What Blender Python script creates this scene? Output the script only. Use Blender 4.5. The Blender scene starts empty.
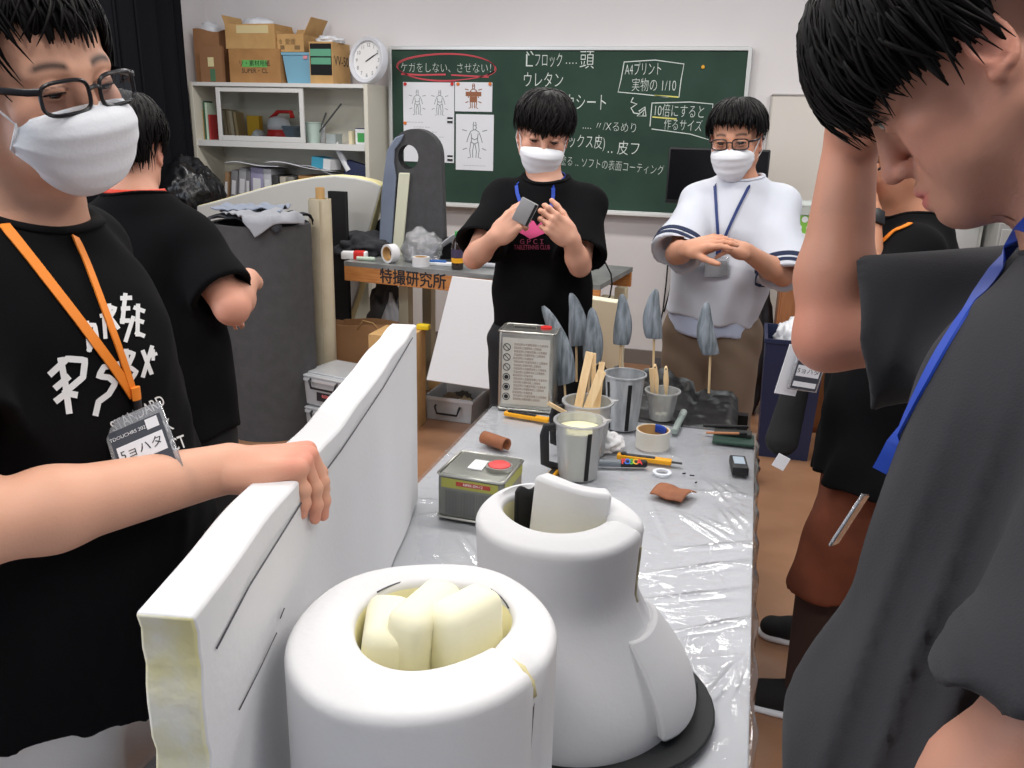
import bpy, bmesh, math, random
import numpy as np
from mathutils import Vector, Matrix
from mathutils.bvhtree import BVHTree
random.seed(7); rng = np.random.default_rng(7)
SC = bpy.context.scene
COL = SC.collection
PI = math.pi
# ------------------------------------------------------------------ camera numbers (used to measure the room)
FPX = 860.0; CAM_H = 1.58
YAW, PITCH, ROLL = math.radians(15.1), math.radians(16.9), math.radians(1.4)
_cy, _sy = math.cos(YAW), math.sin(YAW)
FW = np.array([-_sy*math.cos(PITCH), _cy*math.cos(PITCH), -math.sin(PITCH)])
_R = np.array([_cy, _sy, 0.]); _U = np.cross(_R, FW)
RT = math.cos(ROLL)*_R + math.sin(ROLL)*_U; UP = np.cross(RT, FW)
CAMC = np.array([0, 0, CAM_H])
def ray(x, y): return RT*(x-512)/FPX - UP*(y-384)/FPX + FW
def PY(x, y, Y): d = ray(x, y); return CAMC + d*(Y/d[1])
def PZ(x, y, z): d = ray(x, y); return CAMC + d*((z-CAM_H)/d[2])
def PD(x, y, D): return CAMC + ray(x, y)*D
def V(*a): return np.array(a, float)
def nrm(v): v = np.asarray(v, float); return v/max(np.linalg.norm(v), 1e-12)
def lin(c):
    c = np.asarray(c, float)/255.0
    return np.where(c <= .04045, c/12.92, ((c+.055)/1.055)**2.4)
def rotz(a): c, s = math.cos(a), math.sin(a); return np.array([[c, -s, 0], [s, c, 0], [0, 0, 1.]])
def rotx(a): c, s = math.cos(a), math.sin(a); return np.array([[1., 0, 0], [0, c, -s], [0, s, c]])
def roty(a): c, s = math.cos(a), math.sin(a); return np.array([[c, 0, s], [0, 1., 0], [-s, 0, c]])
def axrot(ax, a):
    k = nrm(ax); K = np.array([[0, -k[2], k[1]], [k[2], 0, -k[0]], [-k[1], k[0], 0]])
    return np.eye(3)+math.sin(a)*K+(1-math.cos(a))*K@K
# ------------------------------------------------------------------ materials
MATS = {}
def mat(name, col, rough=.6, metal=0., spec=.5, var=None, vscale=8., vdetail=4., bump=0., bscale=60., trans=0., ior=1.45,
        sss=0., attr=None, coat=0., sheen=0., alpha=1., vstretch=None, coat_rough=.1, vlo=.35, vhi=.65):
    if name in MATS: return MATS[name]
    m = bpy.data.materials.new(name); m.use_nodes = True
    nt = m.node_tree; b = nt.nodes['Principled BSDF']
    c = (*lin(col), 1)
    b.inputs['Base Color'].default_value = c
    b.inputs['Roughness'].default_value = rough
    b.inputs['Metallic'].default_value = metal
    b.inputs['Specular IOR Level'].default_value = spec
    b.inputs['IOR'].default_value = ior
    if trans: b.inputs['Transmission Weight'].default_value = trans
    if sheen: b.inputs['Sheen Weight'].default_value = sheen; b.inputs['Sheen Roughness'].default_value = .5
    if coat: b.inputs['Coat Weight'].default_value = coat; b.inputs['Coat Roughness'].default_value = coat_rough
    if sss:
        b.inputs['Subsurface Weight'].default_value = sss
        b.inputs['Subsurface Radius'].default_value = (.012, .005, .003)
        b.inputs['Subsurface Scale'].default_value = 1.0
    if alpha < 1: b.inputs['Alpha'].default_value = alpha
    tc = nt.nodes.new('ShaderNodeTexCoord')
    src = tc.outputs['Object']
    if vstretch:
        mp = nt.nodes.new('ShaderNodeMapping'); mp.inputs['Scale'].default_value = vstretch
        nt.links.new(src, mp.inputs['Vector']); src = mp.outputs['Vector']
    colsock = None
    if attr:
        a = nt.nodes.new('ShaderNodeVertexColor'); a.layer_name = attr; colsock = a.outputs['Color']
    if var is not None:
        n = nt.nodes.new('ShaderNodeTexNoise'); n.inputs['Scale'].default_value = vscale; n.inputs['Detail'].default_value = vdetail
        nt.links.new(src, n.inputs['Vector'])
        mr = nt.nodes.new('ShaderNodeMapRange'); mr.inputs['From Min'].default_value = vlo; mr.inputs['From Max'].default_value = vhi
        nt.links.new(n.outputs['Fac'], mr.inputs['Value'])
        mx = nt.nodes.new('ShaderNodeMix'); mx.data_type = 'RGBA'
        nt.links.new(mr.outputs['Result'], mx.inputs[0])
        if colsock: nt.links.new(colsock, mx.inputs[6]); 
        else: mx.inputs[6].default_value = c
        if attr:
            mx.blend_type = 'MULTIPLY'
        mx.inputs[7].default_value = (*lin(var), 1)
        colsock = mx.outputs[2]
    if colsock: nt.links.new(colsock, b.inputs['Base Color'])
    if bump:
        n2 = nt.nodes.new('ShaderNodeTexNoise'); n2.inputs['Scale'].default_value = bscale; n2.inputs['Detail'].default_value = 3
        nt.links.new(src, n2.inputs['Vector'])
        bp = nt.nodes.new('ShaderNodeBump'); bp.inputs['Strength'].default_value = bump; bp.inputs['Distance'].default_value = .01
        nt.links.new(n2.outputs['Fac'], bp.inputs['Height']); nt.links.new(bp.outputs['Normal'], b.inputs['Normal'])
    MATS[name] = m
    return m
def mat_film(name, tint=(255, 255, 255), refl=.14, rough=.06, bump=.6, bscale=14, haze=0.):
    """thin clear plastic: mostly see-through, sharp highlights, optional milky haze"""
    if name in MATS: return MATS[name]
    m = bpy.data.materials.new(name); m.use_nodes = True; nt = m.node_tree; nt.nodes.clear()
    o = nt.nodes.new('ShaderNodeOutputMaterial'); t = nt.nodes.new('ShaderNodeBsdfTransparent'); t.inputs[0].default_value = (*lin(tint), 1)
    g = nt.nodes.new('ShaderNodeBsdfGlossy'); g.inputs['Roughness'].default_value = rough
    d = nt.nodes.new('ShaderNodeBsdfDiffuse'); d.inputs[0].default_value = (*lin((235, 237, 240)), 1)
    fr = nt.nodes.new('ShaderNodeFresnel'); fr.inputs['IOR'].default_value = 1.5
    mx0 = nt.nodes.new('ShaderNodeMixShader'); mx0.inputs[0].default_value = haze
    mx = nt.nodes.new('ShaderNodeMixShader')
    ad = nt.nodes.new('ShaderNodeMath'); ad.operation = 'ADD'; ad.inputs[1].default_value = refl; ad.use_clamp = True
    nt.links.new(t.outputs[0], mx0.inputs[1]); nt.links.new(d.outputs[0], mx0.inputs[2])
    nt.links.new(fr.outputs[0], ad.inputs[0]); nt.links.new(ad.outputs[0], mx.inputs[0])
    nt.links.new(mx0.outputs[0], mx.inputs[1]); nt.links.new(g.outputs[0], mx.inputs[2]); nt.links.new(mx.outputs[0], o.inputs[0])
    if bump:
        tc = nt.nodes.new('ShaderNodeTexCoord'); n = nt.nodes.new('ShaderNodeTexNoise'); n.inputs['Scale'].default_value = bscale
        n.inputs['Detail'].default_value = 5; n.inputs['Distortion'].default_value = 1.2
        bp = nt.nodes.new('ShaderNodeBump'); bp.inputs['Strength'].default_value = bump; bp.inputs['Distance'].default_value = .02
        nt.links.new(tc.outputs['Object'], n.inputs['Vector']); nt.links.new(n.outputs['Fac'], bp.inputs['Height'])
        for k in (g, fr): nt.links.new(bp.outputs['Normal'], k.inputs['Normal'])
    MATS[name] = m
    return m
# ------------------------------------------------------------------ objects
def tag(o, label, cat, group=None, kind=None):
    if label: o['label'] = label
    if cat: o['category'] = cat
    if group: o['group'] = group
    if kind: o['kind'] = kind
    return o
def thing(name, label, cat, loc=(0, 0, 0), rz=0., group=None):
    o = bpy.data.objects.new(name, None); COL.objects.link(o); o.empty_display_size = .05
    o.location = tuple(float(a) for a in loc); o.rotation_euler = (0, 0, rz)
    return tag(o, label, cat, group)
def link_mesh(name, verts, faces, m, parent=None, smooth=40, shift=None, mi=None):
    me = bpy.data.meshes.new(name)
    v = np.asarray(verts, float)
    if shift is not None: v = v-np.asarray(shift, float)
    me.from_pydata(v.tolist(), [], [tuple(int(i) for i in f) for f in faces])
    for mm in (m if isinstance(m, (list, tuple)) else [m]): me.materials.append(mm)
    if mi is not None: me.polygons.foreach_set('material_index', np.asarray(mi, dtype=np.int32))
    if smooth is not None:
        me.polygons.foreach_set('use_smooth', np.ones(len(me.polygons), dtype=bool))
        if smooth < 180: me.set_sharp_from_angle(angle=math.radians(smooth))
    me.update()
    o = bpy.data.objects.new(name, me); COL.objects.link(o)
    if parent is not None: o.parent = parent
    return o
class MB:
    def __init__(s): s.v = []; s.f = []; s.mi = []; s.n = 0
    def add(s, v, f, M=None, t=None, mi=0):
        v = np.asarray(v, float).reshape(-1, 3)
        if M is not None: v = v@np.asarray(M).T
        if t is not None: v = v+np.asarray(t, float)
        s.v.append(v); s.f += [tuple(int(i)+s.n for i in q) for q in f]; s.mi += [mi]*len(f); s.n += len(v); return s
    def box(s, c, d, M=None, t=None, mi=0, taper=(1, 1)):
        x, y, z = np.asarray(d, float)/2
        v = [(-x*a, -y*b, k) if 0 else None for a in () for b in () for k in ()]
        v = []
        for k, (ta, tb) in ((-z, (1, 1)), (z, taper)):
            v += [(-x*ta, -y*tb, k), (x*ta, -y*tb, k), (x*ta, y*tb, k), (-x*ta, y*tb, k)]
        v = np.array(v)
        if M is not None: v = v@np.asarray(M).T
        v = v+np.asarray(c, float)
        return s.add(v, [(3, 2, 1, 0), (4, 5, 6, 7), (0, 1, 5, 4), (1, 2, 6, 5), (2, 3, 7, 6), (3, 0, 4, 7)], None, t, mi)
    def rbox(s, c, d, r=.01, M=None, mi=0, seg=2):
        bm = bmesh.new(); bmesh.ops.create_cube(bm, size=1)
        bmesh.ops.scale(bm, vec=tuple(float(a) for a in d), verts=bm.verts)
        bmesh.ops.bevel(bm, geom=list(bm.edges), offset=r, segments=seg, profile=.5, affect='EDGES')
        v = np.array([a.co[:] for a in bm.verts]); f = [[q.index for q in p.verts] for p in bm.faces]; bm.free()
        if M is not None: v = v@np.asarray(M).T
        return s.add(v+np.asarray(c, float), f, mi=mi)
    def lathe(s, prof, n=32, c=(0, 0, 0), M=None, mi=0, sx=1., sy=1., a0=0., a1=2*PI):
        full = abs(a1-a0-2*PI) < 1e-6
        k = n if full else n+1
        an = a0+(a1-a0)*np.arange(k)/n
        v = []; P = len(prof)
        for r, z in prof: v += [(r*math.cos(a)*sx, r*math.sin(a)*sy, z) for a in an]
        f = []
        for i in range(P-1):
            for j in range(n if full else n):
                j2 = (j+1) % k
                f.append((i*k+j, i*k+j2, (i+1)*k+j2, (i+1)*k+j))
        v = np.array(v)
        if full:
            if prof[0][0] > 1e-6: f.append(tuple(range(k-1, -1, -1)))
            if prof[-1][0] > 1e-6: f.append(tuple((P-1)*k+j for j in range(k)))
        if M is not None: v = v@np.asarray(M).T
        return s.add(v+np.asarray(c, float), f, mi=mi)
    def ring(s, prof, n=32, c=(0, 0, 0), M=None, mi=0, sx=1., sy=1.):
        """closed profile swept round the axis (a tube wall, no caps)"""
        an = 2*PI*np.arange(n)/n; v = []; P = len(prof)
        for r, z in prof: v += [(r*math.cos(a)*sx, r*math.sin(a)*sy, z) for a in an]
        f = [(i*n+j, i*n+(j+1) % n, ((i+1) % P)*n+(j+1) % n, ((i+1) % P)*n+j) for i in range(P) for j in range(n)]
        v = np.array(v)
        if M is not None: v = v@np.asarray(M).T
        return s.add(v+np.asarray(c, float), f, mi=mi)
    def tube(s, pts, r=.01, n=8, up=None, flat=None, mi=0, closed=False, square=False):
        """sweep along pts; flat=(a,b): half-width along the up-ish side and along the normal"""
        p = np.asarray(pts, float); m = len(p)
        T = np.zeros_like(p)
        for i in range(m):
            a = p[(i-1) % m] if (closed or i > 0) else p[i]; b = p[(i+1) % m] if (closed or i < m-1) else p[i]
            T[i] = nrm(b-a)
        u = np.asarray(up, float) if up is not None else (V(0, 0, 1) if abs(T[0][2]) < .9 else V(1, 0, 0))
        v = []
        rr = np.broadcast_to(np.asarray(r, float), (m,))
        for i in range(m):
            if up is not None and np.ndim(up) == 2: u = up[i]
            u = nrm(u-T[i]*(u@T[i])); w = np.cross(T[i], u)
            a, b = flat if flat is not None else (1., 1.)
            if flat is not None and np.ndim(a): a = a[i]
            for j in range(n):
                an = 2*PI*(j+.5)/n if square else 2*PI*j/n
                q = math.sqrt(2) if square else 1.
                v.append(p[i]+rr[i]*q*(math.cos(an)*b*u + math.sin(an)*a*w))
        f = [(i*n+j, i*n+(j+1) % n, (i+1)*n+(j+1) % n, (i+1)*n+j) for i in range(m-1) for j in range(n)]
        if closed: f += [((m-1)*n+j, (m-1)*n+(j+1) % n, (j+1) % n, j) for j in range(n)]
        else: f += [tuple(range(n-1, -1, -1)), tuple((m-1)*n+j for j in range(n))]
        return s.add(v, f, mi=mi)
    def prism(s, poly, h, M=None, t=(0, 0, 0), mi=0):
        """2D polygon (ccw) in xy extruded from z=0 to h"""
        k = len(poly); v = [(a, b, 0) for a, b in poly]+[(a, b, h) for a, b in poly]
        f = [tuple(range(k-1, -1, -1)), tuple(range(k, 2*k))]+[(i, (i+1) % k, k+(i+1) % k, k+i) for i in range(k)]
        v = np.array(v)
        if M is not None: v = v@np.asarray(M).T
        return s.add(v+np.asarray(t, float), f, mi=mi)
    def grid(s, fn, nu, nv, mi=0):
        v = [fn(i/nu, j/nv) for j in range(nv+1) for i in range(nu+1)]
        f = [(j*(nu+1)+i, j*(nu+1)+i+1, (j+1)*(nu+1)+i+1, (j+1)*(nu+1)+i) for j in range(nv) for i in range(nu)]
        return s.add(v, f, mi=mi)
    def slab(s, fn, nu, nv, th, mi=0):
        """a surface with real thickness th (offset along its normals)"""
        g = np.array([[fn(i/nu, j/nv) for i in range(nu+1)] for j in range(nv+1)], float)
        du = np.gradient(g, axis=1); dv = np.gradient(g, axis=0); n = np.cross(du, dv)
        n /= np.maximum(np.linalg.norm(n, axis=2, keepdims=True), 1e-12)
        b = g-n*th; N = (nu+1)*(nv+1); id = lambda i, j: j*(nu+1)+i
        f = []
        for j in range(nv):
            for i in range(nu):
                q = (id(i, j), id(i+1, j), id(i+1, j+1), id(i, j+1)); f.append(q); f.append(tuple(N+k for k in q[::-1]))
        e = [(id(i, 0), id(i+1, 0)) for i in range(nu)]+[(id(nu, j), id(nu, j+1)) for j in range(nv)]+[(id(i+1, nv), id(i, nv)) for i in range(nu)]+[(id(0, j+1), id(0, j)) for j in range(nv)]
        f += [(b_, a_, N+a_, N+b_) for a_, b_ in e]
        if th < 0: f = [q[::-1] for q in f]
        return s.add(np.vstack([g.reshape(-1, 3), b.reshape(-1, 3)]), f, mi=mi)
    def build(s, name, m, parent=None, smooth=40, bevel=0., shift=None):
        o = link_mesh(name, np.vstack(s.v), s.f, m, parent, smooth, shift, s.mi if isinstance(m, (list, tuple)) else None)
        if bevel:
            b = o.modifiers.new('Bevel', 'BEVEL'); b.width = bevel; b.segments = 2; b.limit_method = 'ANGLE'; b.angle_limit = math.radians(40)
        return o
def struct(name, mb, m, **k):
    o = mb.build(name, m, **k); o['kind'] = 'structure'; return o
def children(o): return [c for c in bpy.data.objects if c.parent == o]
def copy_tree(o, parent=None):
    kids = children(o)
    c = o.copy(); COL.objects.link(c)
    if parent is not None: c.parent = parent
    for k in kids: copy_tree(k, c)
    return c
# ------------------------------------------------------------------ lettering
def text_geo(s, size=1., bold=0., align='CENTER', spacing=1.):
    cu = bpy.data.curves.new('t', 'FONT'); cu.body = s; cu.size = size; cu.align_x = align; cu.align_y = 'CENTER'
    cu.offset = bold; cu.resolution_u = 3; cu.space_character = spacing
    o = bpy.data.objects.new('t', cu); COL.objects.link(o)
    dg = bpy.context.evaluated_depsgraph_get(); dg.update()
    me = bpy.data.meshes.new_from_object(o.evaluated_get(dg))
    v = np.array([q.co[:] for q in me.vertices]).reshape(-1, 3); f = [tuple(p.vertices) for p in me.polygons]
    bpy.data.objects.remove(o); bpy.data.curves.remove(cu); bpy.data.meshes.remove(me)
    return v, f
def frame(o, xdir, ydir):
    """matrix+origin that puts local x,y on a surface (z = outward)"""
    x = nrm(xdir); y = np.asarray(ydir, float); y = nrm(y-x*(x@y)); z = np.cross(x, y)
    return np.stack([x, y, z], 1), np.asarray(o, float)
def put_text(mb, s, size, o, xdir, ydir, lift=.0015, bold=0., mi=0, align='CENTER', rot=0., spacing=1., sx=1.):
    v, f = text_geo(s, size, bold, align, spacing)
    if len(v) == 0: return
    v = v.copy(); v[:, 0] *= sx
    if rot: v = v@rotz(rot).T
    M, c = frame(o, xdir, ydir)
    v[:, 2] += lift
    mb.add(v, f, M, c, mi)
def stroke2d(pts, w, jit=0.):
    """flat brush stroke polygons in the xy plane"""
    p = np.asarray(pts, float); m = len(p)
    T = np.array([nrm(p[min(i+1, m-1)]-p[max(i-1, 0)]) for i in range(m)]); N = np.stack([-T[:, 1], T[:, 0]], 1)
    ww = np.broadcast_to(np.asarray(w, float), (m,))[:, None]/2
    p0 = p.copy(); p0[0] -= T[0]*ww[0]; p0[-1] += T[-1]*ww[-1]
    L = p0+N*ww; Rr = p0-N*ww
    v = [(a[0], a[1], 0) for a in Rr]+[(a[0], a[1], 0) for a in L]
    return v, [(i, i+1, m+i+1, m+i) for i in range(m-1)]
WORLD, LAMP, WIN, EXPO = .36, 24., 45., -.12
# ================================================================== materials of the room
M_wall = mat('wall paint', (224, 220, 220), .85, var=(219, 215, 215), vscale=1.5)
M_panel = mat('cream wall panel', (214, 208, 200), .6)
M_floor = mat('brown lino', (158, 118, 90), .3, var=(148, 108, 80), vscale=5, bump=.04, bscale=25)
M_curt = mat('black curtain', (22, 23, 28), .95, spec=.15)
M_board = mat('green chalkboard', (33, 58, 47), .8, var=(42, 68, 56), vscale=3.2, vdetail=6)
M_alu = mat('aluminium trim', (205, 207, 206), .35, metal=.4)
M_chalk = mat('white chalk', (214, 222, 216), .95)
M_rchalk = mat('red chalk', (205, 82, 92), .95)
M_ychalk = mat('yellow chalk', (220, 214, 120), .95)
M_paper = mat('white paper', (226, 227, 232), .8)
M_ink = mat('grey ink', (120, 124, 130), .8)
M_dink = mat('black ink', (36, 36, 40), .7)
M_card = mat('cardboard', (178, 133, 84), .85, var=(166, 122, 76), vscale=9)
M_card2 = mat('light cardboard', (200, 160, 106), .85, var=(188, 148, 96), vscale=9)
M_kraft = mat('kraft paper', (160, 116, 80), .85, var=(146, 104, 70), vscale=6, bump=.2, bscale=20)
M_cab = mat('cream painted steel', (214, 210, 196), .5)
M_cabw = mat('white painted edge', (222, 222, 220), .5)
M_blk = mat('black plastic', (24, 24, 27), .45)
M_blkm = mat('matt black', (22, 22, 24), .85)
M_white = mat('white plastic', (232, 233, 235), .4)
M_chrome = mat('chrome', (220, 222, 225), .15, metal=1.)
M_wood = mat('pine wood', (196, 134, 76), .55, var=(176, 112, 58), vscale=5, vstretch=(1.5, 14, 14))
M_red = mat('red plastic', (206, 40, 36), .45)
M_green = mat('green plastic', (70, 160, 84), .5)
M_navy = mat('navy plastic', (34, 44, 78), .6)
# ================================================================== the setting
struct('floor', MB().box((-.7, 2.4, -.03), (6.6, 7.0, .06)), M_floor)
struct('wall_back', MB().box((-.7, 5.86, 1.5), (6.6, .12, 3.0)), M_wall)
struct('wall_left', MB().box((-3.96, 2.4, 1.5), (.12, 6.8, 3.0)), M_wall)
struct('baseboard_back', MB().box((-.7, 5.79, .05), (6.4, .02, .1)), mat('grey vinyl base', (120, 112, 106), .6))
p0 = PY(772, 95, 5.78)
mb = MB(); mb.box((p0[0]+1.1, 5.79, p0[2]/2+.05), (2.2, .02, p0[2]-.1)); 
struct('trim_1', mb, M_panel)
mb = MB(); mb.box((p0[0]+1.1, 5.785, p0[2]+.004), (2.2, .03, .008)); mb.box((p0[0]-.004, 5.785, p0[2]/2+.05), (.008, .03, p0[2]-.1))
struct('trim_2', mb, mat('panel joint', (176, 172, 168), .6))
# curtain on the left wall
def curt(u, v):
    y = 3.2+2.2*u
    a = u*2*PI*11
    return (-3.79+.035*math.sin(a)+.012*math.sin(a*2.3+1)+.02*math.sin(v*3+u*9), y+.02*math.sin(a*2), .25+2.7*v)
c = MB().slab(curt, 220, 8, .006).build('curtain', M_curt, smooth=180)
tag(c, 'black floor-length curtain hanging at the left end of the room', 'curtain')
# ================================================================== blackboard
YB = 5.745
def B(x, y, Y=YB): return PY(x, y, Y)
bl, br = B(389, 46), B(752, 48); zt = (bl[2]+br[2])/2; zb = B(450, 205)[2]
bx0, bx1 = bl[0], br[0]
bc = V((bx0+bx1)/2, 5.8, zb)
bb = thing('blackboard', 'green chalkboard covered in white handwriting on the back wall', 'blackboard', bc)
MB().box((0, -.03, (zt-zb)/2), (bx1-bx0-.03, .05, zt-zb-.03)).build('board_surface', M_board, bb)
mb = MB(); W = bx1-bx0; Hh = zt-zb
for s in (-1, 1): mb.box((s*(W/2-.008), -.035, Hh/2), (.024, .065, Hh))
mb.box((0, -.035, Hh-.008), (W-.032, .065, .024))
mb.box((0, -.035, .008), (W-.032, .065, .024)); mb.build('frame', M_alu, bb, bevel=.003)
MB().box((0, -.085, .004), (W, .05, .022)).build('chalk_tray', M_cabw, bb, bevel=.004)
YS = 5.7445; PX_M = .00672
def on_board(items, name, m, lift=0.):
    """chalk marks: each item is lettering (text, x0, x1, y, height) or a stroke"""
    for it in items:
        mb = MB()
        if it[0] == 't':
            _, s, x0, x1, y, px = it[:6]; rot = it[6] if len(it) > 6 else 0.
            v, f = text_geo(s, px*PX_M*1.3, -.0012); v = v.copy(); wd = np.ptp(v[:, 0])
            a, b = B(x0, y, YS), B(x1, y, YS); v[:, 0] = (v[:, 0]-v[:, 0].min()-wd/2)*((b[0]-a[0])/wd)
            if rot: v = v@rotz(rot).T
            M, c = frame((a+b)/2-bc, (1, 0, 0), (0, 0, 1)); v[:, 2] += .001+lift; mb.add(v, f, M, c)
        else:
            _, pts, w = it
            q = [B(a, b, YS)-bc for a, b in pts]
            v, f = stroke2d([(k[0], k[2]) for k in q], w*PX_M)
            mb.add([(a, YS-bc[1]-.001-lift, b) for a, b, _ in v], f)
        mb.build(name, m, bb, smooth=None)
on_board([('t', 'ケガをしない、させない！', 401, 491, 68.5, 8)], 'chalk_writing', M_chalk)
on_board([('t', 'L', 526, 533, 61, 13), ('s', [(527, 52), (529, 55)], .9), ('s', [(531, 51.5), (533, 54.5)], .9), ('t', 'フロック', 535, 562, 61, 11)], 'chalk_writing', M_chalk)
on_board([('t', '‥‥', 566, 577, 60, 9), ('t', '頭', 580, 594, 61, 14)], 'chalk_writing', M_chalk)
on_board([('t', 'ウレタン', 524, 563, 81, 12)], 'chalk_writing', M_chalk)
on_board([('t', 'サンペルカシート', 523, 606, 103, 13)], 'chalk_writing', M_chalk)
on_board([('t', '‥‥ 〃/Xるめり', 583, 636, 127, 8, -.04)], 'chalk_writing', M_chalk)
on_board([('t', '(ラテックス皮)', 548, 605, 142, 11, -.02)], 'chalk_writing', M_chalk)
on_board([('t', '‥ 皮フ', 608, 639, 149, 11, -.02)], 'chalk_writing', M_chalk)
on_board([('t', '塗る ‥ ソフトの表面コーティング', 560, 664, 166, 8, -.06)], 'chalk_writing', M_chalk)
on_board([('t', 'A4プリント', 625, 661, 70, 10, .02)], 'chalk_writing', M_chalk)
on_board([('t', '実物の 1/10', 632, 676, 86, 10, .0)], 'chalk_writing', M_chalk)
on_board([('s', [(624, 62), (655, 60), (684, 64), (681, 80), (679, 97)], .8)], 'chalk_line', M_chalk)
on_board([('s', [(624, 63), (621, 80), (618, 92), (640, 94), (668, 97)], .8)], 'chalk_line', M_chalk)
on_board([('t', '10倍にすると', 655, 704, 112, 10, -.02)], 'chalk_writing', M_chalk)
on_board([('t', '作るサイズ', 664, 702, 126, 9, -.03)], 'chalk_writing', M_chalk)
on_board([('s', [(653, 103), (690, 102), (713, 104), (711, 122), (710, 140), (690, 134), (652, 129)], .8)], 'chalk_line', M_chalk)
on_board([('s', [(652, 103), (650, 126)], .8)], 'chalk_line', M_chalk)
on_board([('s', [(633, 98), (631, 102), (637, 104), (631, 108), (634, 113), (640, 114), (639, 111), (645, 107), (646, 116), (637, 116), (645, 109), (643, 115)], 1.0)], 'chalk_arrow', M_chalk)
el = [(446+49*math.cos(a)+1.5*math.sin(3*a), 67+13.5*math.sin(a)) for a in np.linspace(.3, 2*PI+.6, 50)]
on_board([('s', el, .9), ('s', [(a+1, b+.9) for a, b in el[8:]], .6), ('s', [(402, 74), (420, 75), (445, 74.5)], 1.6), ('s', [(452, 75), (470, 76), (488, 77)], 1.4)], 'red_circle', M_rchalk)
on_board([('s', [(655, 95.5), (678, 97)], 1.2)], 'yellow_underline', M_ychalk)
on_board([('s', [(653, 117), (676, 119)], 1.2)], 'yellow_underline', M_ychalk)
# papers held by magnets
def sketch(mb, cx, cz, h, y, w=.0035):
    """loose pencil figure: head, trunk, arms, legs"""
    def S(pts): 
        v, f = stroke2d([(cx+a*h, cz+b*h) for a, b in pts], w); mb.add([(a, y, b) for a, b, _ in v], f)
    S([(.05*math.cos(a), .4+.07*math.sin(a)) for a in np.linspace(0, 2*PI, 12)])
    for s in (-1, 1):
        S([(s*.04, .33), (s*.13, .28), (s*.2, .12), (s*.24, -.02)]); S([(s*.11, .22), (s*.09, .05), (s*.12, -.04)])
        S([(s*.12, -.04), (s*.15, -.25), (s*.12, -.46), (s*.2, -.48)]); S([(s*.02, -.08), (s*.06, -.28), (s*.05, -.46)]); S([(s*.05, .47), (s*.03, .55)])
        S([(s*.25, .3), (s*.38, .33)]); S([(s*.25, -.2), (s*.36, -.24)])
    S([(-.1, .1), (0, .05), (.1, .1)]); S([(-.11, -.02), (0, -.07), (.11, -.02)])
def poster(x0, y0, x1, y1, label, drawfn, lift):
    a, b = B(x0, y0, 5.742), B(x1, y1, 5.742); w = b[0]-a[0]; h = a[2]-b[2]
    t = thing('paper_sheet', label, 'paper', (a[0]+w/2, 5.742-lift, b[2]), group='papers held on the blackboard')
    MB().box((0, 0, h/2), (w, .0012, h)).build('sheet', M_paper, t)
    mb = MB(); drawfn(mb, w, h); mb.build('drawing', mat('brown marker', (150, 98, 70), .8) if label.startswith('small') else M_ink, t, smooth=None)
    return t
def d1(mb, w, h):
    for k in (-.22, .22): sketch(mb, k*w, h*.74, h*.3, -.0012)
    for k in range(5): put_text(mb, 'ーーーー ーー', .02, (-.1+.05*k % .2, -.0008, h*(.5-.06*k)), (1, 0, 0), (0, 0, 1), .0008)
def d2(mb, w, h):
    sketch(mb, 0, h*.5, h*.8, -.0012, .006)
    mb.box((0, -.0012, h*.42), (w*.2, .0004, h*.2)); mb.box((0, -.0012, h*.6), (w*.42, .0004, h*.15))
def d3(mb, w, h): sketch(mb, 0, h*.52, h*.62, -.0012, .005); put_text(mb, 'ーーーーーーーー', .02, (0, -.0008, h*.08), (1, 0, 0), (0, 0, 1), .0008)
poster(403, 82, 454, 163, 'largest white paper on the blackboard with two faint figure sketches', d1, 0)
poster(455, 82, 492, 112, 'small white paper on the blackboard with a brown figure drawing', d2, 0)
poster(456, 114, 493, 171, 'white paper with a single line-drawn figure below the small brown drawing', d3, 0)
for (x, y), mcol, lab in (((405, 84), M_red, 'red magnet at the top left corner of the largest pinned paper'), ((452, 84), M_red, 'red magnet at the top right corner of the largest pinned paper'),
                 ((458, 84), mat('orange plastic', (226, 120, 50), .5), 'orange magnet at the top left of the small brown drawing'), ((490, 84), MATS['orange plastic'], 'orange magnet at the top right of the small brown drawing'),
                 ((405, 123), MATS['orange plastic'], 'orange magnet on the left edge of the largest pinned paper'), ((703, 67), mat('yellow plastic', (228, 168, 50), .5), 'lone yellow magnet near the top right of the blackboard')):
    p = B(x, y, 5.738)
    o = MB().lathe([(.011, 0), (.011, .006), (.008, .009), (0, .009)], 14, M=rotx(PI/2)).build('magnet', mcol); o.location = (p[0], 5.741 if x < 600 else 5.745, p[2])
    tag(o, lab, 'magnet', 'magnets on the blackboard')
for y, lab in ((120, 'upper striped clip on the right edge of the largest pinned paper'), (158, 'lower striped clip on the right edge of the largest pinned paper')):
    p = B(450, y, 5.738); t = thing('paper_clip', lab, 'clip', (p[0], 5.7405, p[2]), group='clips on the blackboard')
    mb = MB(); mb.box((0, -.003, .012), (.036, .006, .012)); mb.box((0, -.003, -.012), (.036, .006, .012)); mb.build('black_bar', M_blkm, t)
    MB().box((0, -.0025, 0), (.034, .005, .012)).build('white_bar', M_white, t)
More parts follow.
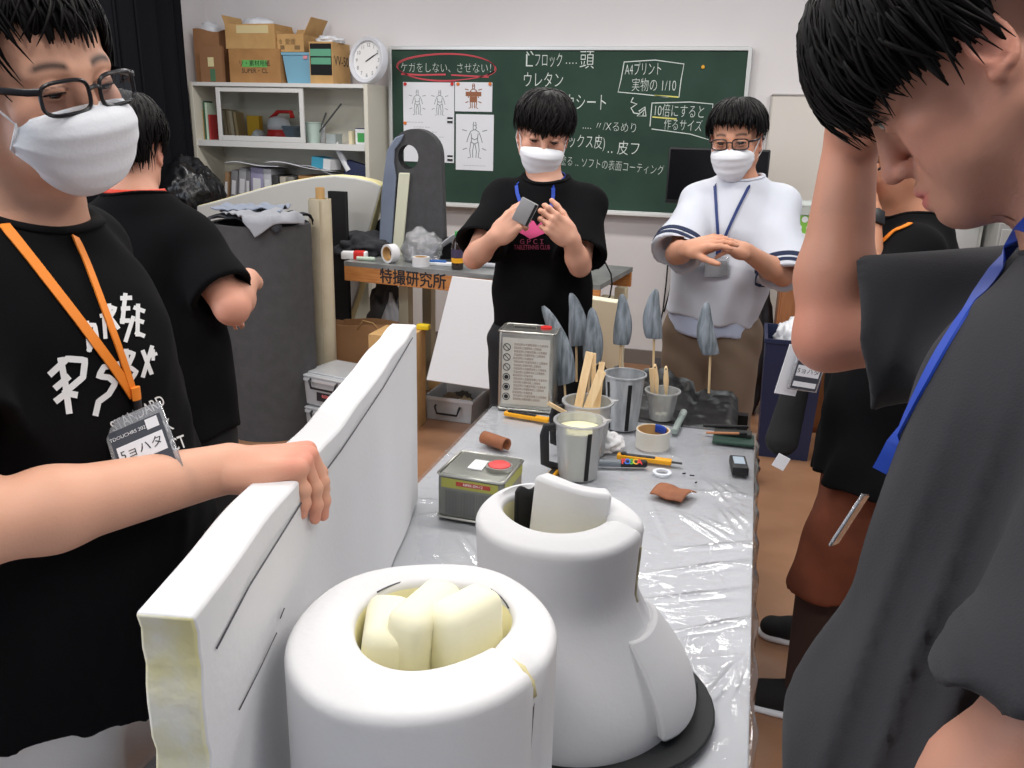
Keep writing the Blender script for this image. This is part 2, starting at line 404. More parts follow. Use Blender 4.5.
# ================================================================== open cabinet at the back left
CX0, CX1, CY0, CY1 = -3.84, -2.5, 5.46, 5.795
ztop = PY(280, 83, CY0)[2]; zm1 = PY(300, 143, CY0)[2]; zm0 = PY(300, 149, CY0)[2]
cab = thing('open_cabinet', 'cream open steel cabinet filled with books and boxes in the back left corner', 'cabinet', ((CX0+CX1)/2, (CY0+CY1)/2, 0))
cw, cd = CX1-CX0, CY1-CY0
for s in (-1, 1): MB().box((s*(cw/2-.014), 0, ztop/2), (.028, cd, ztop)).build('side_panel', M_cab, cab, bevel=.002)
MB().box((0, 0, ztop-.012), (cw-.056, cd, .024)).build('top_panel', M_cabw, cab)
MB().box((0, cd/2-.008, ztop/2), (cw-.056, .012, ztop-.05)).build('back_panel', M_cab, cab)
MB().box((0, -.004, (zm0+zm1)/2), (cw-.056, cd-.03, zm1-zm0)).build('shelf', M_cabw, cab)
MB().box((0, -.004, .80), (cw-.056, cd-.03, .025)).build('shelf', M_cabw, cab)
MB().box((0, -.004, .06), (cw-.056, cd-.03, .1)).build('plinth', M_cab, cab)
# sliding door frame on the left half of the upper compartment
fx0, fx1 = PY(215, 100, CY0)[0]-cab.location[0], PY(302, 100, CY0)[0]-cab.location[0]
mb = MB(); hh = ztop-.03-zm1
for x in (fx0, fx1-.03): mb.box((x+.015, -cd/2+.02, zm1+hh/2), (.03, .018, hh))
mb.box(((fx0+fx1)/2, -cd/2+.02, ztop-.045), (fx1-fx0-.06, .018, .03)); mb.box(((fx0+fx1)/2, -cd/2+.02, zm1+.018), (fx1-fx0-.06, .018, .035))
dr = mb.build('sliding_door', M_cabw, cab, bevel=.002)
MB().box(((fx0+fx1)/2, -cd/2+.02, zm1+hh/2), (fx1-fx0-.06, .004, hh-.07)).build('glass_pane', mat_film('clear glass', (250, 252, 252), .02, .02, 0), dr)
# things inside the upper compartment
def cabx(px, y=130, Y=5.6): return PY(px, y, Y)[0]
def book(x, w, h, d, m, label, z, Y, lean=0., name='book', group='books in the cabinet', pages=True):
    t = thing(name, label, 'book', (x, Y, z), 0, group); t.rotation_euler = (0, lean, 0)
    mb = MB(); 
    for s in (-1, 1): mb.box((s*(w/2-.0015), 0, h/2), (.003, d, h))
    mb.box((0, -d/2+.0015, h/2), (w-.006, .003, h)); mb.build('cover', m, t)
    MB().box((0, .002, h/2), (w-.0065, d-.008, h-.008)).build('pages', mat('book pages', (222, 214, 196), .9), t)
    return t
bk = lambda n, c: mat(n, c, .7)
zs = zm1+.0005
x = cabx(207)
for w, h, m, l in ((.018, .2, bk('cover ochre', (190, 160, 110)), 'slim ochre book at the left end of the cabinet shelf'), (.012, .26, bk('cover dark green', (60, 96, 74)), 'tall dark green book near the left end of the shelf'),
                   (.016, .25, bk('cover pale green', (196, 216, 196)), 'pale green book between the dark green and red books'), (.012, .17, bk('cover red', (176, 56, 56)), 'short red book behind the left door stile')):
    book(x, w, h, .1, m, l, zs, 5.6); x += w+.004
x = cabx(227)
for i, (w, h, c, l) in enumerate(((.018, .21, (186, 168, 140), 'first beige book behind the cabinet glass, beside the door stile'), (.022, .2, (206, 190, 160), 'second beige book from the left behind the cabinet glass'),
                   (.02, .205, (170, 150, 122), 'third and darkest beige book behind the cabinet glass'), (.026, .2, (214, 200, 172), 'fourth, palest beige book behind the cabinet glass'), (.02, .19, (196, 172, 130), 'fifth beige book touching the yellow book behind the glass'))):
    book(x, w, h, .1, bk('cover b%d' % i, c), l, zs, 5.6, -.06 if i < 3 else -.1); x += w+.008
book(cabx(250)+.03, .095, .17, .05, bk('cover yellow', (226, 178, 50)), 'thick bright yellow book standing in the cabinet', zs, 5.62, 0)
def lump(name, label, cat, c, r, m, seed=0, amp=.15, parent=None, flat=0., group=None, sub=4, freq=3.):
    """crumpled soft thing: noisy ellipsoid with a flat base"""
    from mathutils import noise
    bm = bmesh.new(); bmesh.ops.create_icosphere(bm, subdivisions=sub, radius=1)
    v = np.array([q.co[:] for q in bm.verts]); f = [[q.index for q in p.verts] for p in bm.faces]; bm.free()
    k = np.array([1+amp*(noise.noise(Vector(q*freq)+Vector((seed*7.1, 0, 0)))+.6*abs(noise.noise(Vector(q*freq*2.3)+Vector((0, seed*3.3, 0)))))for q in v])
    v = v*k[:, None]*np.asarray(r); v[:, 2] = np.maximum(v[:, 2], -r[2]*(1-flat)) 
    z0 = v[:, 2].min(); v[:, 2] -= z0
    o = link_mesh(name, v, f, m, parent, 180); o.location = tuple(c)
    return tag(o, label, cat, group) if parent is None else o
M_bag = mat('milky plastic bag', (222, 224, 228), .35)
lump('plastic_wrap', 'small white crumpled bag beside the yellow book', 'bag', (cabx(262)-.02, 5.58, zs), (.04, .05, .045), M_bag, 3, .2, flat=.3, sub=3)
t = thing('snack_bag', 'red and white bag lying in the cabinet behind the glass', 'bag', (cabx(279), 5.6, zs))
MB().lathe([(0, 0), (.085, .004), (.1, .03), (.085, .085), (.05, .1)], 20, sx=.9, sy=.8).build('bag_base', M_red, t, 180)
MB().lathe([(.086, .078), (.092, .11), (.075, .155), (.03, .17), (0, .171)], 20, sx=.9, sy=.8).build('bag_body', M_bag, t, 180)
MB().tube([(-.06, 0, .15), (0, .0, .2), (.1, 0, .2), (.11, 0, .16)], .02, 8, flat=(1.4, .6)).build('bag_top', M_red, t, 180)
def bin_(name, label, cat, loc, w, d, h, m, tp=.85, rim=.008, group=None, rz=0):
    t = thing(name, label, cat, loc, rz, group); mb = MB(); th = .004
    b = [(-w/2*tp, -d/2*tp), (w/2*tp, -d/2*tp), (w/2*tp, d/2*tp), (-w/2*tp, d/2*tp)]; u = [(a/tp, c/tp) for a, c in b]
    vo = [(a, c, 0) for a, c in b]+[(a, c, h) for a, c in u]; k = 1-2*th/w
    vi = [(a*k, c*k, th) for a, c in b]+[(a*k, c*k, h) for a, c in u]
    f = [(3, 2, 1, 0), (8, 9, 10, 11)]
    for i in range(4):
        j = (i+1) % 4; f += [(i, j, 4+j, 4+i), (8+j, 8+i, 12+i, 12+j), (4+i, 4+j, 12+j, 12+i)]
    mb.add(vo+vi, f); mb.build('bin_body', m, t)
    mb = MB(); q = [(-w/2, -d/2, h), (w/2, -d/2, h), (w/2, d/2, h), (-w/2, d/2, h)]; mb.tube(q, rim, 4, square=True, closed=True); mb.build('rim', m, t)
    return t
bin_('plastic_bin', 'small grey-blue bin on the cabinet shelf right of the red bag', 'bin', (cabx(291, 130, 5.61), 5.62, zs), .1, .14, .1, mat('grey blue plastic', (112, 126, 140), .5))
# bucket with tools
bp = V(cabx(313, 130, 5.6), 5.6, zs)
t = thing('bucket', 'pale green bucket on the right half of the cabinet shelf', 'bucket', bp)
MB().ring([(.045, .004), (.062, .13), (.066, .13), (.066, .136), (.058, .136), (.041, .008), (.0, .008), (0, .0), (.045, 0)][:6], 24).build('bucket_body', mat('pale green plastic', (178, 196, 188), .5), t)
MB().lathe([(0, 0), (.045, 0), (.045, .01), (0, .01)], 24).build('bucket_base', MATS['pale green plastic'], t)
M_tool = mat('dull steel', (96, 98, 100), .4, metal=.6)
for a, b, l in (((.0, 0, .02), (.23, -.02, .26), 'long dark rod sticking out of the green bucket to the right'), ((-.01, .01, .02), (-.1, 0, .2), 'short dark rod sticking out of the green bucket to the left'), ((.01, .02, .02), (.1, .01, .2), 'dark rod standing between the two other rods in the green bucket')):
    o = MB().tube([bp+V(*a), bp+V(*b)], .006, 8).build('metal_rod', M_tool, shift=bp+V(*a)); o.location = tuple(bp+V(*a)); tag(o, l, 'tool', 'tools in the green bucket')
o = MB().box((0, 0, .06), (.11, .004, .12), M=rotx(-.2)).build('paper_card', M_paper); o.location = (bp[0]-.01, bp[1]+.085, zs); tag(o, 'pale card standing behind the green bucket', 'card')
bin_('clear_tub', 'small clear tub on the shelf right of the green bucket', 'tub', (cabx(333, 130, 5.57), 5.58, zs), .075, .1, .06, mat('clear plastic', (214, 222, 222), .25, trans=.6, ior=1.3), .95, .003)
book(cabx(356), .024, .085, .12, bk('cover cream', (226, 214, 180)), 'small cream book at the right end of the cabinet shelf', zs, 5.57)
t = thing('small_carton', 'small white carton with a green picture at the right end of the shelf', 'carton', (cabx(364)+.0, 5.57, zs))
MB().box((0, 0, .05), (.072, .06, .1)).build('carton_body', M_white, t); MB().box((.004, -.031, .045), (.05, .002, .06)).build('printed_panel', M_green, t)
MB().box((0, 0, .103), (.07, .06, .006)).build('carton_lid', M_navy, t)
# lower compartment: folders leaning, loose papers, blue box, tube
zl = .8135
x = -3.68
fold = [(.03, .48, (150, 120, 90), 'brown folder at the left end of the lower cabinet shelf', .15), (.05, .5, (128, 128, 132), 'dark grey folder leaning in the lower cabinet shelf', .2), (.06, .52, (160, 160, 166), 'mid grey folder leaning beside the dark grey folder', .2),
        (.035, .5, (120, 120, 126), 'slim grey folder left of the lavender folder', .12), (.1, .53, (156, 152, 182), 'thick lavender folder in the lower cabinet shelf', .08), (.06, .52, (196, 198, 204), 'white folder right of the lavender folder', .03),
        (.05, .47, (60, 60, 62), 'black-labelled folder near the middle of the lower shelf', 0), (.045, .46, (178, 172, 160), 'beige folder right of the black folder', 0), (.05, .46, (140, 138, 132), 'grey-brown folder at the right of the folder row', 0)]
for w, h, c, l, ln in fold:
    h *= .8; ln *= .6
    t = thing('file_folder', l, 'folder', (x+w/2, 5.62, zl), 0, 'folders in the lower cabinet shelf'); t.rotation_euler = (0, ln, 0)
    MB().rbox((0, 0, h/2), (w, .2, h), .004).build('folder_case', mat('folder %d %d' % (c[0], c[2]), c, .6), t)
    MB().box((0, -.101, h*.7), (w*.6, .002, h*.25)).build('spine_label', M_paper, t)
    x += w+.012
xr = x
def sheetfn(x0, y0, z0, L, D, sag, tw): return lambda u, v: (x0+L*u, y0+D*v, z0-sag*u*u+tw*(v-.5)*u+.008*math.sin(7*u+3*v))
zf = zl+.45
for i, (x0, L, sg, z0, l) in enumerate(((-3.62, .42, .03, zf, 'white sheet lying on top of the folders at the left'), (-3.3, .5, .06, zf+.012, 'large pale sheet lying across the folders'), (-3.05, .42, .13, zf-.005, 'grey sheet drooping over the ends of the folders'))):
    o = MB().slab(sheetfn(x0, 5.48, z0, L, .28, sg, -.03), 16, 6, .004).build('loose_sheet', M_paper if i < 2 else mat('grey card', (170, 170, 172), .8), smooth=180)
    tag(o, l, 'paper', 'loose sheets in the lower cabinet shelf')
def xcab(px, py, Y): p = PY(px, py, Y); return p
q = xcab(322, 163, 5.52)
t = thing('small_box', 'cyan and white box lying in the lower shelf of the cabinet', 'box', (q[0], 5.56, q[2]-.035)); t.rotation_euler = (.0, .12, -.2)
MB().box((-.02, 0, .035), (.1, .12, .07)).build('box_body', mat('cyan card', (70, 160, 190), .6), t); MB().box((.06, 0, .035), (.06, .118, .068)).build('box_end', M_white, t)
o = MB().tube([(-.05, 0, .15), (.07, -.02, -.05)], .022, 16).build('paper_tube', M_paper); q = xcab(338, 160, 5.52); o.location = (q[0], 5.56, q[2]-.02); tag(o, 'white paper tube leaning in the lower shelf of the cabinet', 'tube')
q = xcab(355, 172, 5.52)
o = MB().rbox((0, 0, 0), (.2, .06, .24), .012, M=roty(.25)).build('cloth_folder', M_navy); o.location = (q[0], 5.56, q[2]-.06); tag(o, 'navy blue folder tilted at the right of the lower shelf', 'folder')
o = MB().box((0, 0, .19), (.2, .2, .38)).build('carton', M_card); o.location = (xr+.13, 5.62, zl); tag(o, 'brown carton on the lower shelf below the cyan box', 'box')
o = MB().box((0, 0, .12), (.2, .2, .24)).build('dark_carton', mat('dark card', (52, 50, 52), .8)); o.location = (-2.64, 5.62, zl); tag(o, 'dark box at the right end of the lower cabinet shelf', 'box')
# ------------------------------------------------------------------ on top of the cabinet
zt_ = ztop+.0005
def carton(name, label, x0, x1, Y, d, z, h, m, flaps=(), rz=0., cat='cardboard box', group=None, open_=False, th=.005):
    w = x1-x0; t = thing(name, label, cat, ((x0+x1)/2, Y+d/2, z), rz, group)
    mb = MB()
    mb.box((0, 0, th/2), (w, d, th))
    for s in (-1, 1):
        mb.box((s*(w/2-th/2), 0, h/2+th/2), (th, d, h-th)); mb.box((0, s*(d/2-th/2), h/2+th/2), (w-2*th, th, h-th))
    if not open_: mb.box((0, 0, h-th/2), (w-2*th, d-2*th, th))
    mb.build('carton_body', m, t)
    for side, ang, L in flaps:
        f = MB()
        if side in 'LR':
            s = -1 if side == 'L' else 1
            f.box((s*L/2, 0, 0), (L, d*.98, th*.8), M=None); M = roty(-s*ang); o = V(s*w/2, 0, h)
        else:
            s = -1 if side == 'F' else 1
            f.box((0, s*L/2, 0), (w*.98, L, th*.8)); M = rotx(s*ang); o = V(0, s*d/2, h)
        f.v = [a@M.T+o for a in f.v]; f.build('flap', m, t)
    return t
def px_x(px, Y, py=60): return PY(px, py, Y)[0]
def hz(p, q, px, Y): return PY(px, p, Y)[2]-PY(px, q, Y)[2]
Yt = 5.5
t = thing('paper_bag', 'tall brown paper bag at the left end of the cabinet top', 'paper bag', (px_x(205, Yt)-.02, Yt+.15, zt_))
h = hz(29, 82, 200, Yt); w = .2
bm_ = MB(); n = 28
def bagwall(w, d, h, seed, th=.003):
    pts = [(-w/2, -d/2), (w/2, -d/2), (w/2, d/2), (-w/2, d/2)]
    def f(u, v):
        s = (u*4) % 4; i = int(s) % 4; k = s-int(s); a, b = pts[i], pts[(i+1) % 4]
        x, y = a[0]+(b[0]-a[0])*k, a[1]+(b[1]-a[1])*k
        g = .012*math.sin(9*v+seed+i*2)*math.sin(PI*k)*v
        nx, ny = ((0, -1), (1, 0), (0, 1), (-1, 0))[i]
        return (x+nx*g, y+ny*g, h*v+(.012*math.sin(u*17+seed) if v > .99 else 0))
    return f
mb = MB().slab(bagwall(w, .18, h, 1), 40, 14, .003); mb.box((0, 0, .003), (w-.01, .17, .005)); mb.build('bag_body', M_kraft, t, 60)
lump('bag_contents', None, None, (-.02, 0, h-.1), (.07, .06, .08), M_bag, 5, .3, parent=t, sub=3)
t = carton('carton', 'dark brown carton with a cream sticker at the left of the cabinet top', px_x(201, 5.49), px_x(223, 5.49), 5.475, .03, zt_, hz(46, 82, 212, 5.48), mat('dark kraft', (146, 106, 74), .85))
MB().box((0, -.016, .13), (.045, .002, .06)).build('sticker', mat('cream sticker', (220, 210, 160), .7), t); MB().box((.01, -.016, .045), (.04, .002, .08)).build('tape', mat('green tape', (80, 120, 90), .6), t)
hA = hz(48, 82, 255, Yt)
xA0, xA1 = px_x(229, Yt), px_x(280, Yt)
t = carton('carton', 'large carton with a green label on the cabinet top', xA0, xA1, Yt, .25, zt_, hA, M_card)
MB().box((0, -.126, hA*.57), (.19, .002, .045)).build('green_label', mat('green label', (104, 180, 96), .7), t)
mb = MB(); put_text(mb, 'リ・素材用紙', .04, (0, -.127, hA*.57), (1, 0, 0), (0, 0, 1), .001); put_text(mb, 'SUPER・CL', .04, (0, -.1255, hA*.35), (1, 0, 0), (0, 0, 1), .001); mb.build('lettering', M_dink, t, None)
hB = hz(23, 48, 250, Yt)
t = carton('carton', 'open carton with a pale paper strip stacked on the green-labelled carton', px_x(227, Yt), px_x(276, Yt), Yt, .24, zt_+hA+.001, hB, M_card2, (('L', 1.2, .06),), open_=True)
MB().box((.02, -.121, hB*.78), (.24, .002, .05)).build('paper_strip', mat('pale strip', (216, 198, 150), .8), t)
lump('packing', None, None, (0, 0, hB-.05), (.12, .08, .05), M_bag, 9, .3, parent=t, sub=3)
xb0, xb1 = px_x(281, Yt), px_x(311, Yt); hb = hz(52, 82, 295, Yt)
t = bin_('storage_bin', 'light blue plastic bin on the cabinet top', 'bin', ((xb0+xb1)/2, Yt+.13, zt_), xb1-xb0, .22, hb, mat('light blue plastic', (126, 176, 200), .5, spec=.4), .82)
MB().box((.06, -.112, hb*.88), (.03, .003, .02)).build('sticker', mat('pink sticker', (230, 150, 160), .6), t)
xc0, xc1 = px_x(276, Yt)+.004, px_x(303, Yt); hc = hz(33, 51, 290, Yt)
t = carton('carton', 'small open carton with raised flaps stacked on the light blue bin', xc0, xc1, Yt+.02, .24, zt_+hb+.011, hc, M_card2, (('R', 1.05, .12), ('B', .9, .1), ('L', 1.3, .05)), open_=True)
mb = MB(); put_text(mb, '8  愛媛', .04, (-.02, -.121, hc*.55), (1, 0, 0), (0, 0, 1), .001); mb.box((.05, -.121, hc*.25), (.04, .001, .025)); mb.box((-.06, -.121, hc*.25), (.03, .001, .025)); mb.build('lettering', mat('faded ink', (130, 104, 70), .8), t, None)
xd0, xd1 = px_x(311, Yt), px_x(334, Yt); hd = hz(40, 82, 322, Yt)
t = carton('carton', 'carton with a black front and green bands beside the clock', xd0, xd1, Yt-.02, .26, zt_, hd, M_card2)
wd = xd1-xd0
MB().box((0, -.131, hd*.58), (wd*.92, .002, hd*.75)).build('black_panel', M_blkm, t)
mb = MB(); mb.box((0, -.133, hd*.74), (wd*.9, .002, hd*.17)); mb.box((0, -.133, hd*.54), (wd*.86, .002, hd*.16)); mb.build('green_band', mat('green print', (96, 160, 130), .7), t)
mb = MB(); put_text(mb, 'VV-50', .085, (wd/2+.0005, 0, hd*.55), (0, 1, 0), (0, 0, 1), .0005); mb.build('lettering', M_dink, t, None)
lump('plastic_bag', 'crumpled clear plastic bag on top of the black-fronted carton', 'bag', ((xd0+xd1)/2+.01, Yt+.1, zt_+hd), (.09, .1, .032), M_bag, 4, .3, flat=.6, sub=4)
# clock
cp = PY(366, 83, 5.53)
t = thing('wall_clock', 'round white clock standing on the cabinet top beside the blackboard', 'clock', (px_x(367, 5.56), 5.56, zt_), math.radians(-17))
t.rotation_euler = (math.radians(-7), 0, math.radians(-17))
Rk = .148; Mx = rotx(PI/2); ck = V(0, 0, Rk+.004)
MB().ring([(Rk-.026, -.02), (Rk-.026, .03), (Rk-.006, .036), (Rk, .025), (Rk, -.02)], 48, ck, Mx).build('clock_rim', mat('silver white plastic', (214, 216, 222), .35), t)
MB().lathe([(0, -.018), (Rk-.027, -.018), (Rk-.027, .012), (0, .012)], 48, ck, Mx).build('clock_face', mat('clock face', (236, 236, 236), .5), t)
mb = MB()
for k in range(12):
    a = PI/2-2*PI*(k+1)/12; put_text(mb, str(k+1), .034, ck+V(.095*math.cos(a), -.0125, .095*math.sin(a)), (1, 0, 0), (0, 0, 1), .001)
mb.build('numerals', M_ink, t, None)
for L, w, a, nm in ((.06, .008, 28, 'hour_hand'), (.095, .005, 27, 'minute_hand')):
    a = math.radians(a); d = V(math.cos(a), 0, math.sin(a)); MB().tube([ck+V(0, -.016, 0)-d*.015, ck+V(0, -.016, 0)+d*L], w/2, 4).build(nm, M_dink, t)
# ================================================================== things between the wall and the table
M_foamw = mat('white foam', (216, 216, 218), .8, bump=.05, bscale=90)
M_foamc = mat('cream foam edge', (236, 228, 178), .8, var=(228, 218, 160), vscale=6)
M_eva = mat('dark grey foam sheet', (72, 72, 74), .85, bump=.15, bscale=70, var=(66, 66, 68), vscale=20)
M_eva_lit = mat('lit grey foam', (118, 128, 146), .6, var=(104, 114, 132), vscale=5)  # grey foam with light painted in as a paler, bluer tone
# black rubbish bag on a low dark locker
bgp = PY(187, 205, 4.94)
t = thing('low_locker', 'dark grey low locker under the black rubbish bag', 'locker', (bgp[0], 4.96, 0))
MB().box((.03, 0, .42), (.48, .42, .84)).build('locker_body', mat('grey steel', (84, 86, 90), .5), t, bevel=.004)
for s in (-1, 1): MB().box((.03+s*.115, -.215, .44), (.22, .012, .74)).build('door', mat('grey steel door', (96, 98, 102), .5), t, bevel=.003)
M_rub = mat('black bin liner', (20, 20, 22), .25, spec=.6, bump=.5, bscale=12)
lump('rubbish_bag', 'bulging shiny black rubbish bag beside the curtain', 'bag', (bgp[0], 4.94, .841), (.235, .19, .25), M_rub, 2, .16, flat=.12, sub=5, freq=2.6)
# cream curved foam board
Yc = 4.62
pts = [(196, 206), (215, 201), (240, 194), (265, 187), (290, 181), (315, 176.5), (335, 175), (355, 177), (372, 181), (382, 186)]
top = [PY(a, b, Yc) for a, b in pts]; 
rb = PY(366, 238, Yc-.02)
prof = [(p[0], p[2]) for p in top]+[(rb[0], rb[2]), (rb[0]-.06, .62), (rb[0]-.3, .002), (top[0][0], .002)]
cx = prof[-1][0]
t = thing('foam_board', 'large cream foam board with a wavy top edge in front of the cabinet', 'foam board', (top[0][0], Yc, 0))
poly = [(a-top[0][0], b) for a, b in prof][::-1]
mb = MB(); mb.prism(poly, .10, M=np.array([[1, 0, 0], [0, 0, 1.], [0, 1, 0]]).T@np.eye(3) if 0 else np.array([[1., 0, 0], [0, 0, 1.], [0, 1., 0]]))
fo = mb.build('board', [mat('shaded white foam skin', (196, 196, 192), .8), M_foamc], t, bevel=.012)  # white face with its shade put into a pale grey colour
me = fo.data
for p in me.polygons: p.material_index = 0 if abs(p.normal.y) > .7 else 1
# dark grey roll with cloth
rl = PZ(265, 434, 0); rr = .17
rx0, rx1 = PY(219, 225, 3.84)[0], PY(304, 225, 3.84)[0]
rh = PY(265, 226, 3.70)[2]
rc = V((rx0+rx1)/2, 3.84, 0); rr = (rx1-rx0)/2
t = thing('foam_roll', 'tall dark grey roll of sheet foam with a cloth draped over its top', 'foam roll', rc)
pr = []
sp = [((rr-.012*k/40*1.0)*math.cos(a), (rr-.012*k/40)*math.sin(a)) for k, a in enumerate(np.linspace(.3, .3-2*PI*2.6, 105))]
mb = MB(); q = [(a, b, 0) for a, b in sp]
mb.slab(lambda u, v: (*sp[min(104, int(u*104+.5))], rh*v), 104, 6, .008); mb.build('rolled_sheet', M_eva, t, 60)
M_cl1 = mat('grey blue cloth', (128, 136, 152), .9, sheen=.2); M_cl2 = mat('dark cloth', (44, 45, 50), .9); M_cl3 = mat('light grey cloth', (150, 152, 158), .9)
def drape(name, label, cx, cy, z, hx, hy, drop, m, seed, group=None, R=rr, rot=0., th=.006):
    """cloth lying over the rim of the roll: flat inside, hanging outside"""
    def f(u, v):
        x, y = (u-.5)*2*hx, (v-.5)*2*hy
        x, y = x*math.cos(rot)-y*math.sin(rot), x*math.sin(rot)+y*math.cos(rot)
        x += cx; y += cy; r = math.hypot(x, y); a = math.atan2(y, x)
        w = .010*math.sin(9*u+seed)+.010*math.sin(7*v*1.3+seed*2)+.006*math.sin(23*u+11*v)
        if r > R+.012:
            over = r-R-.012; rr_ = R+.014+.012*abs(math.sin(6*a+seed))+.1*over; return (rr_*math.cos(a), rr_*math.sin(a), z-over*drop+w*.4)
        return (x, y, z+abs(w)+.014)
    o = MB().slab(f, 40, 40, -th).build(name, m, smooth=180); o.location = tuple(rc)
    return tag(o, label, 'cloth', group)
drape('draped_cloth', 'dark cloth spread over the top of the grey foam roll', -.0, .0, rh+.004, .2, .19, 1., M_cl2, 2, 'cloths on the foam roll')
drape('draped_cloth', 'blue-grey cloth on the left of the foam roll top', -.07, .04, rh+.04, .17, .12, .6, M_cl1, 5, 'cloths on the foam roll', rot=.3)
drape('draped_cloth', 'light grey cloth hanging over the front right of the foam roll', .08, -.1, rh+.03, .14, .14, .95, M_cl3, 8, 'cloths on the foam roll', rot=-.5)
# beige fabric roll, black roll
def roll(name, label, px0, px1, ytop, Y, m, core=None):
    x0, x1 = PY(px0, ytop+10, Y)[0], PY(px1, ytop+10, Y)[0]; r = (x1-x0)/2; h = PY((px0+px1)/2, ytop, Y)[2]
    t = thing(name, label, 'roll', ((x0+x1)/2, Y+r, 0))
    sp = [((r-.0016*k/4)*math.cos(a), (r-.0016*k/4)*math.sin(a)) for k, a in enumerate(np.linspace(-1.2, -1.2-2*PI*2.2, 90))]
    MB().slab(lambda u, v: (*sp[min(89, int(u*89+.5))], .001+h*v), 89, 4, .004).build('rolled_cloth', m, t, 60)
    if core: MB().ring([(.018, .002), (.018, h+core), (.024, h+core), (.024, .002)], 20).build('cardboard_core', M_card2, t)
    return t, h
roll('fabric_roll', 'cream fabric roll with a cardboard core standing beside the grey foam roll', 304, 326, 200, 4.1, mat('cream cloth', (206, 196, 172), .9, var=(196, 184, 158), vscale=9), .06)
t = thing('black_plank', 'tall black board standing at the left end of the workbench', 'board', (0, 0, 0))
a, b = PY(327, 191, 4.42), PY(345, 191, 4.42)
t.location = ((a[0]+b[0])/2, 4.44, 0); bh = a[2]
MB().box((0, 0, bh/2), (b[0]-a[0], .03, bh)).build('board', M_blkm, t, bevel=.003)
# ------------------------------------------------------------------ workbench with the stencilled front
BZ = .845; bA = PY(344, 262, 4.22); bB = PY(600, 284, 4.05)
brot = math.atan2(bB[1]-bA[1], bB[0]-bA[0]); bL = math.hypot(bB[0]-bA[0], bB[1]-bA[1]); bO = V(bA[0], bA[1], 0)
MBr = rotz(brot)
def on_bench(u, d, z=0.): return bO+MBr@V(u, d, z)
t = thing('workbench', 'wooden workbench with black lettering on its front edge', 'workbench', bO, brot)
MB().box((bL/2, .31, BZ-.012), (bL, .62, .024)).build('bench_top', mat('worn steel top', (150, 152, 150), .35, metal=.3, var=(120, 122, 122), vscale=6), t)
MB().box((bL/2, .012, BZ-.064), (bL, .024, .08)).build('front_board', M_wood, t, bevel=.002)
MB().box((bL/2, .6, BZ-.064), (bL, .024, .08)).build('back_board', M_wood, t, bevel=.002)
for u in (.22, bL-.04):
    for d in (.28, .56): MB().box((u, d, (BZ-.104)/2), (.06, .06, BZ-.104)).build('leg', mat('cream leg', (206, 196, 168), .6), t, bevel=.003)
mb = MB(); uu = PY(413, 276, 4.17)[0]-bA[0]; [put_text(mb, '特撮研究所', .085, (uu+dx, -.0005, BZ-.064+dz), (1, 0, 0), (0, 0, 1), .001+.0001*k, .0, sx=.93) for k, (dx, dz) in enumerate(((0, 0), (.0016, 0), (-.0016, 0), (0, .0014), (0, -.0014)))]; mb.build('lettering', M_dink, t, None)
def bench_at(px, py, d):
    """point on the bench top under a pixel, d behind its front edge"""
    p = PZ(px, py, BZ); q = MBr.T@(p-bO); return on_bench(q[0], d, BZ+.0005)
# grey arch prop
ap = bench_at(413, 248, .36)+V(.15,0,0)
t = thing('foam_arch', 'tall grey foam arch with a round hole near its rounded top on the workbench', 'foam prop', ap, .25)
ah = 0.69; aw = .155
def arch_poly(w, h, k=16, lean=.05):
    P = [(-w*1.25, 0), (w*1.1, 0), (w*1.02, h*.55)]
    for i in range(k+1):
        a = PI*i/k; P.append((w*.06+w*.92*math.cos(a), h-w*.92+w*.92*math.sin(a)*1.0))
    P.append((-w*1.12, h*.5)); return P
def with_hole(outer, hc, hr, depth, k=24):
    """bmesh prism of an outline with a round hole"""
    bm = bmesh.new(); vo = [bm.verts.new((a, 0, b)) for a, b in outer]; vh = [bm.verts.new((hc[0]+hr*math.cos(2*PI*i/k), 0, hc[1]+hr*1.15*math.sin(2*PI*i/k))) for i in range(k)]
    eo = [bm.edges.new((vo[i], vo[(i+1) % len(vo)])) for i in range(len(vo))]; eh = [bm.edges.new((vh[i], vh[(i+1) % k])) for i in range(k)]
    r = bmesh.ops.triangle_fill(bm, use_beauty=True, edges=eo+eh)
    f = [g for g in r['geom'] if isinstance(g, bmesh.types.BMFace)]
    f = [g for g in bm.faces]
    ex = bmesh.ops.extrude_face_region(bm, geom=f); vs = [g for g in ex['geom'] if isinstance(g, bmesh.types.BMVert)]
    bmesh.ops.translate(bm, vec=(0, depth, 0), verts=vs); bmesh.ops.recalc_face_normals(bm, faces=bm.faces)
    v = [q.co[:] for q in bm.verts]; F = [[q.index for q in p.verts] for p in (bm.verts.index_update() or bm.faces)]; bm.free(); return v, F
v, F = with_hole(arch_poly(aw, ah), (-.03, ah-.15), .057, .2)
mb = MB(); mb.add(v, F); mb.build('arch_body', M_eva, t, 35)
v, F = with_hole([(-aw*1.3, 0), (-aw*.38, 0), (-aw*.34, ah*.72), (-aw*.2, ah*.78), (aw*.25, ah*.92), (0, ah*1.0), (-aw*.45, ah*.95), (-aw*.8, ah*.83), (-aw*1.16, ah*.5)], (.0, ah-.14), .001, .03, 6) if 0 else ([], [])
pl = [(-aw*1.30, 0), (-aw*.82, 0), (-aw*.60, ah*.62), (-aw*.68, ah*.74), (-aw*.64, ah*.84), (-aw*.42, ah*.90), (-aw*.30, ah*.96), (-aw*.62, ah*.93), (-aw*.92, ah*.83), (-aw*1.14, ah*.5)]
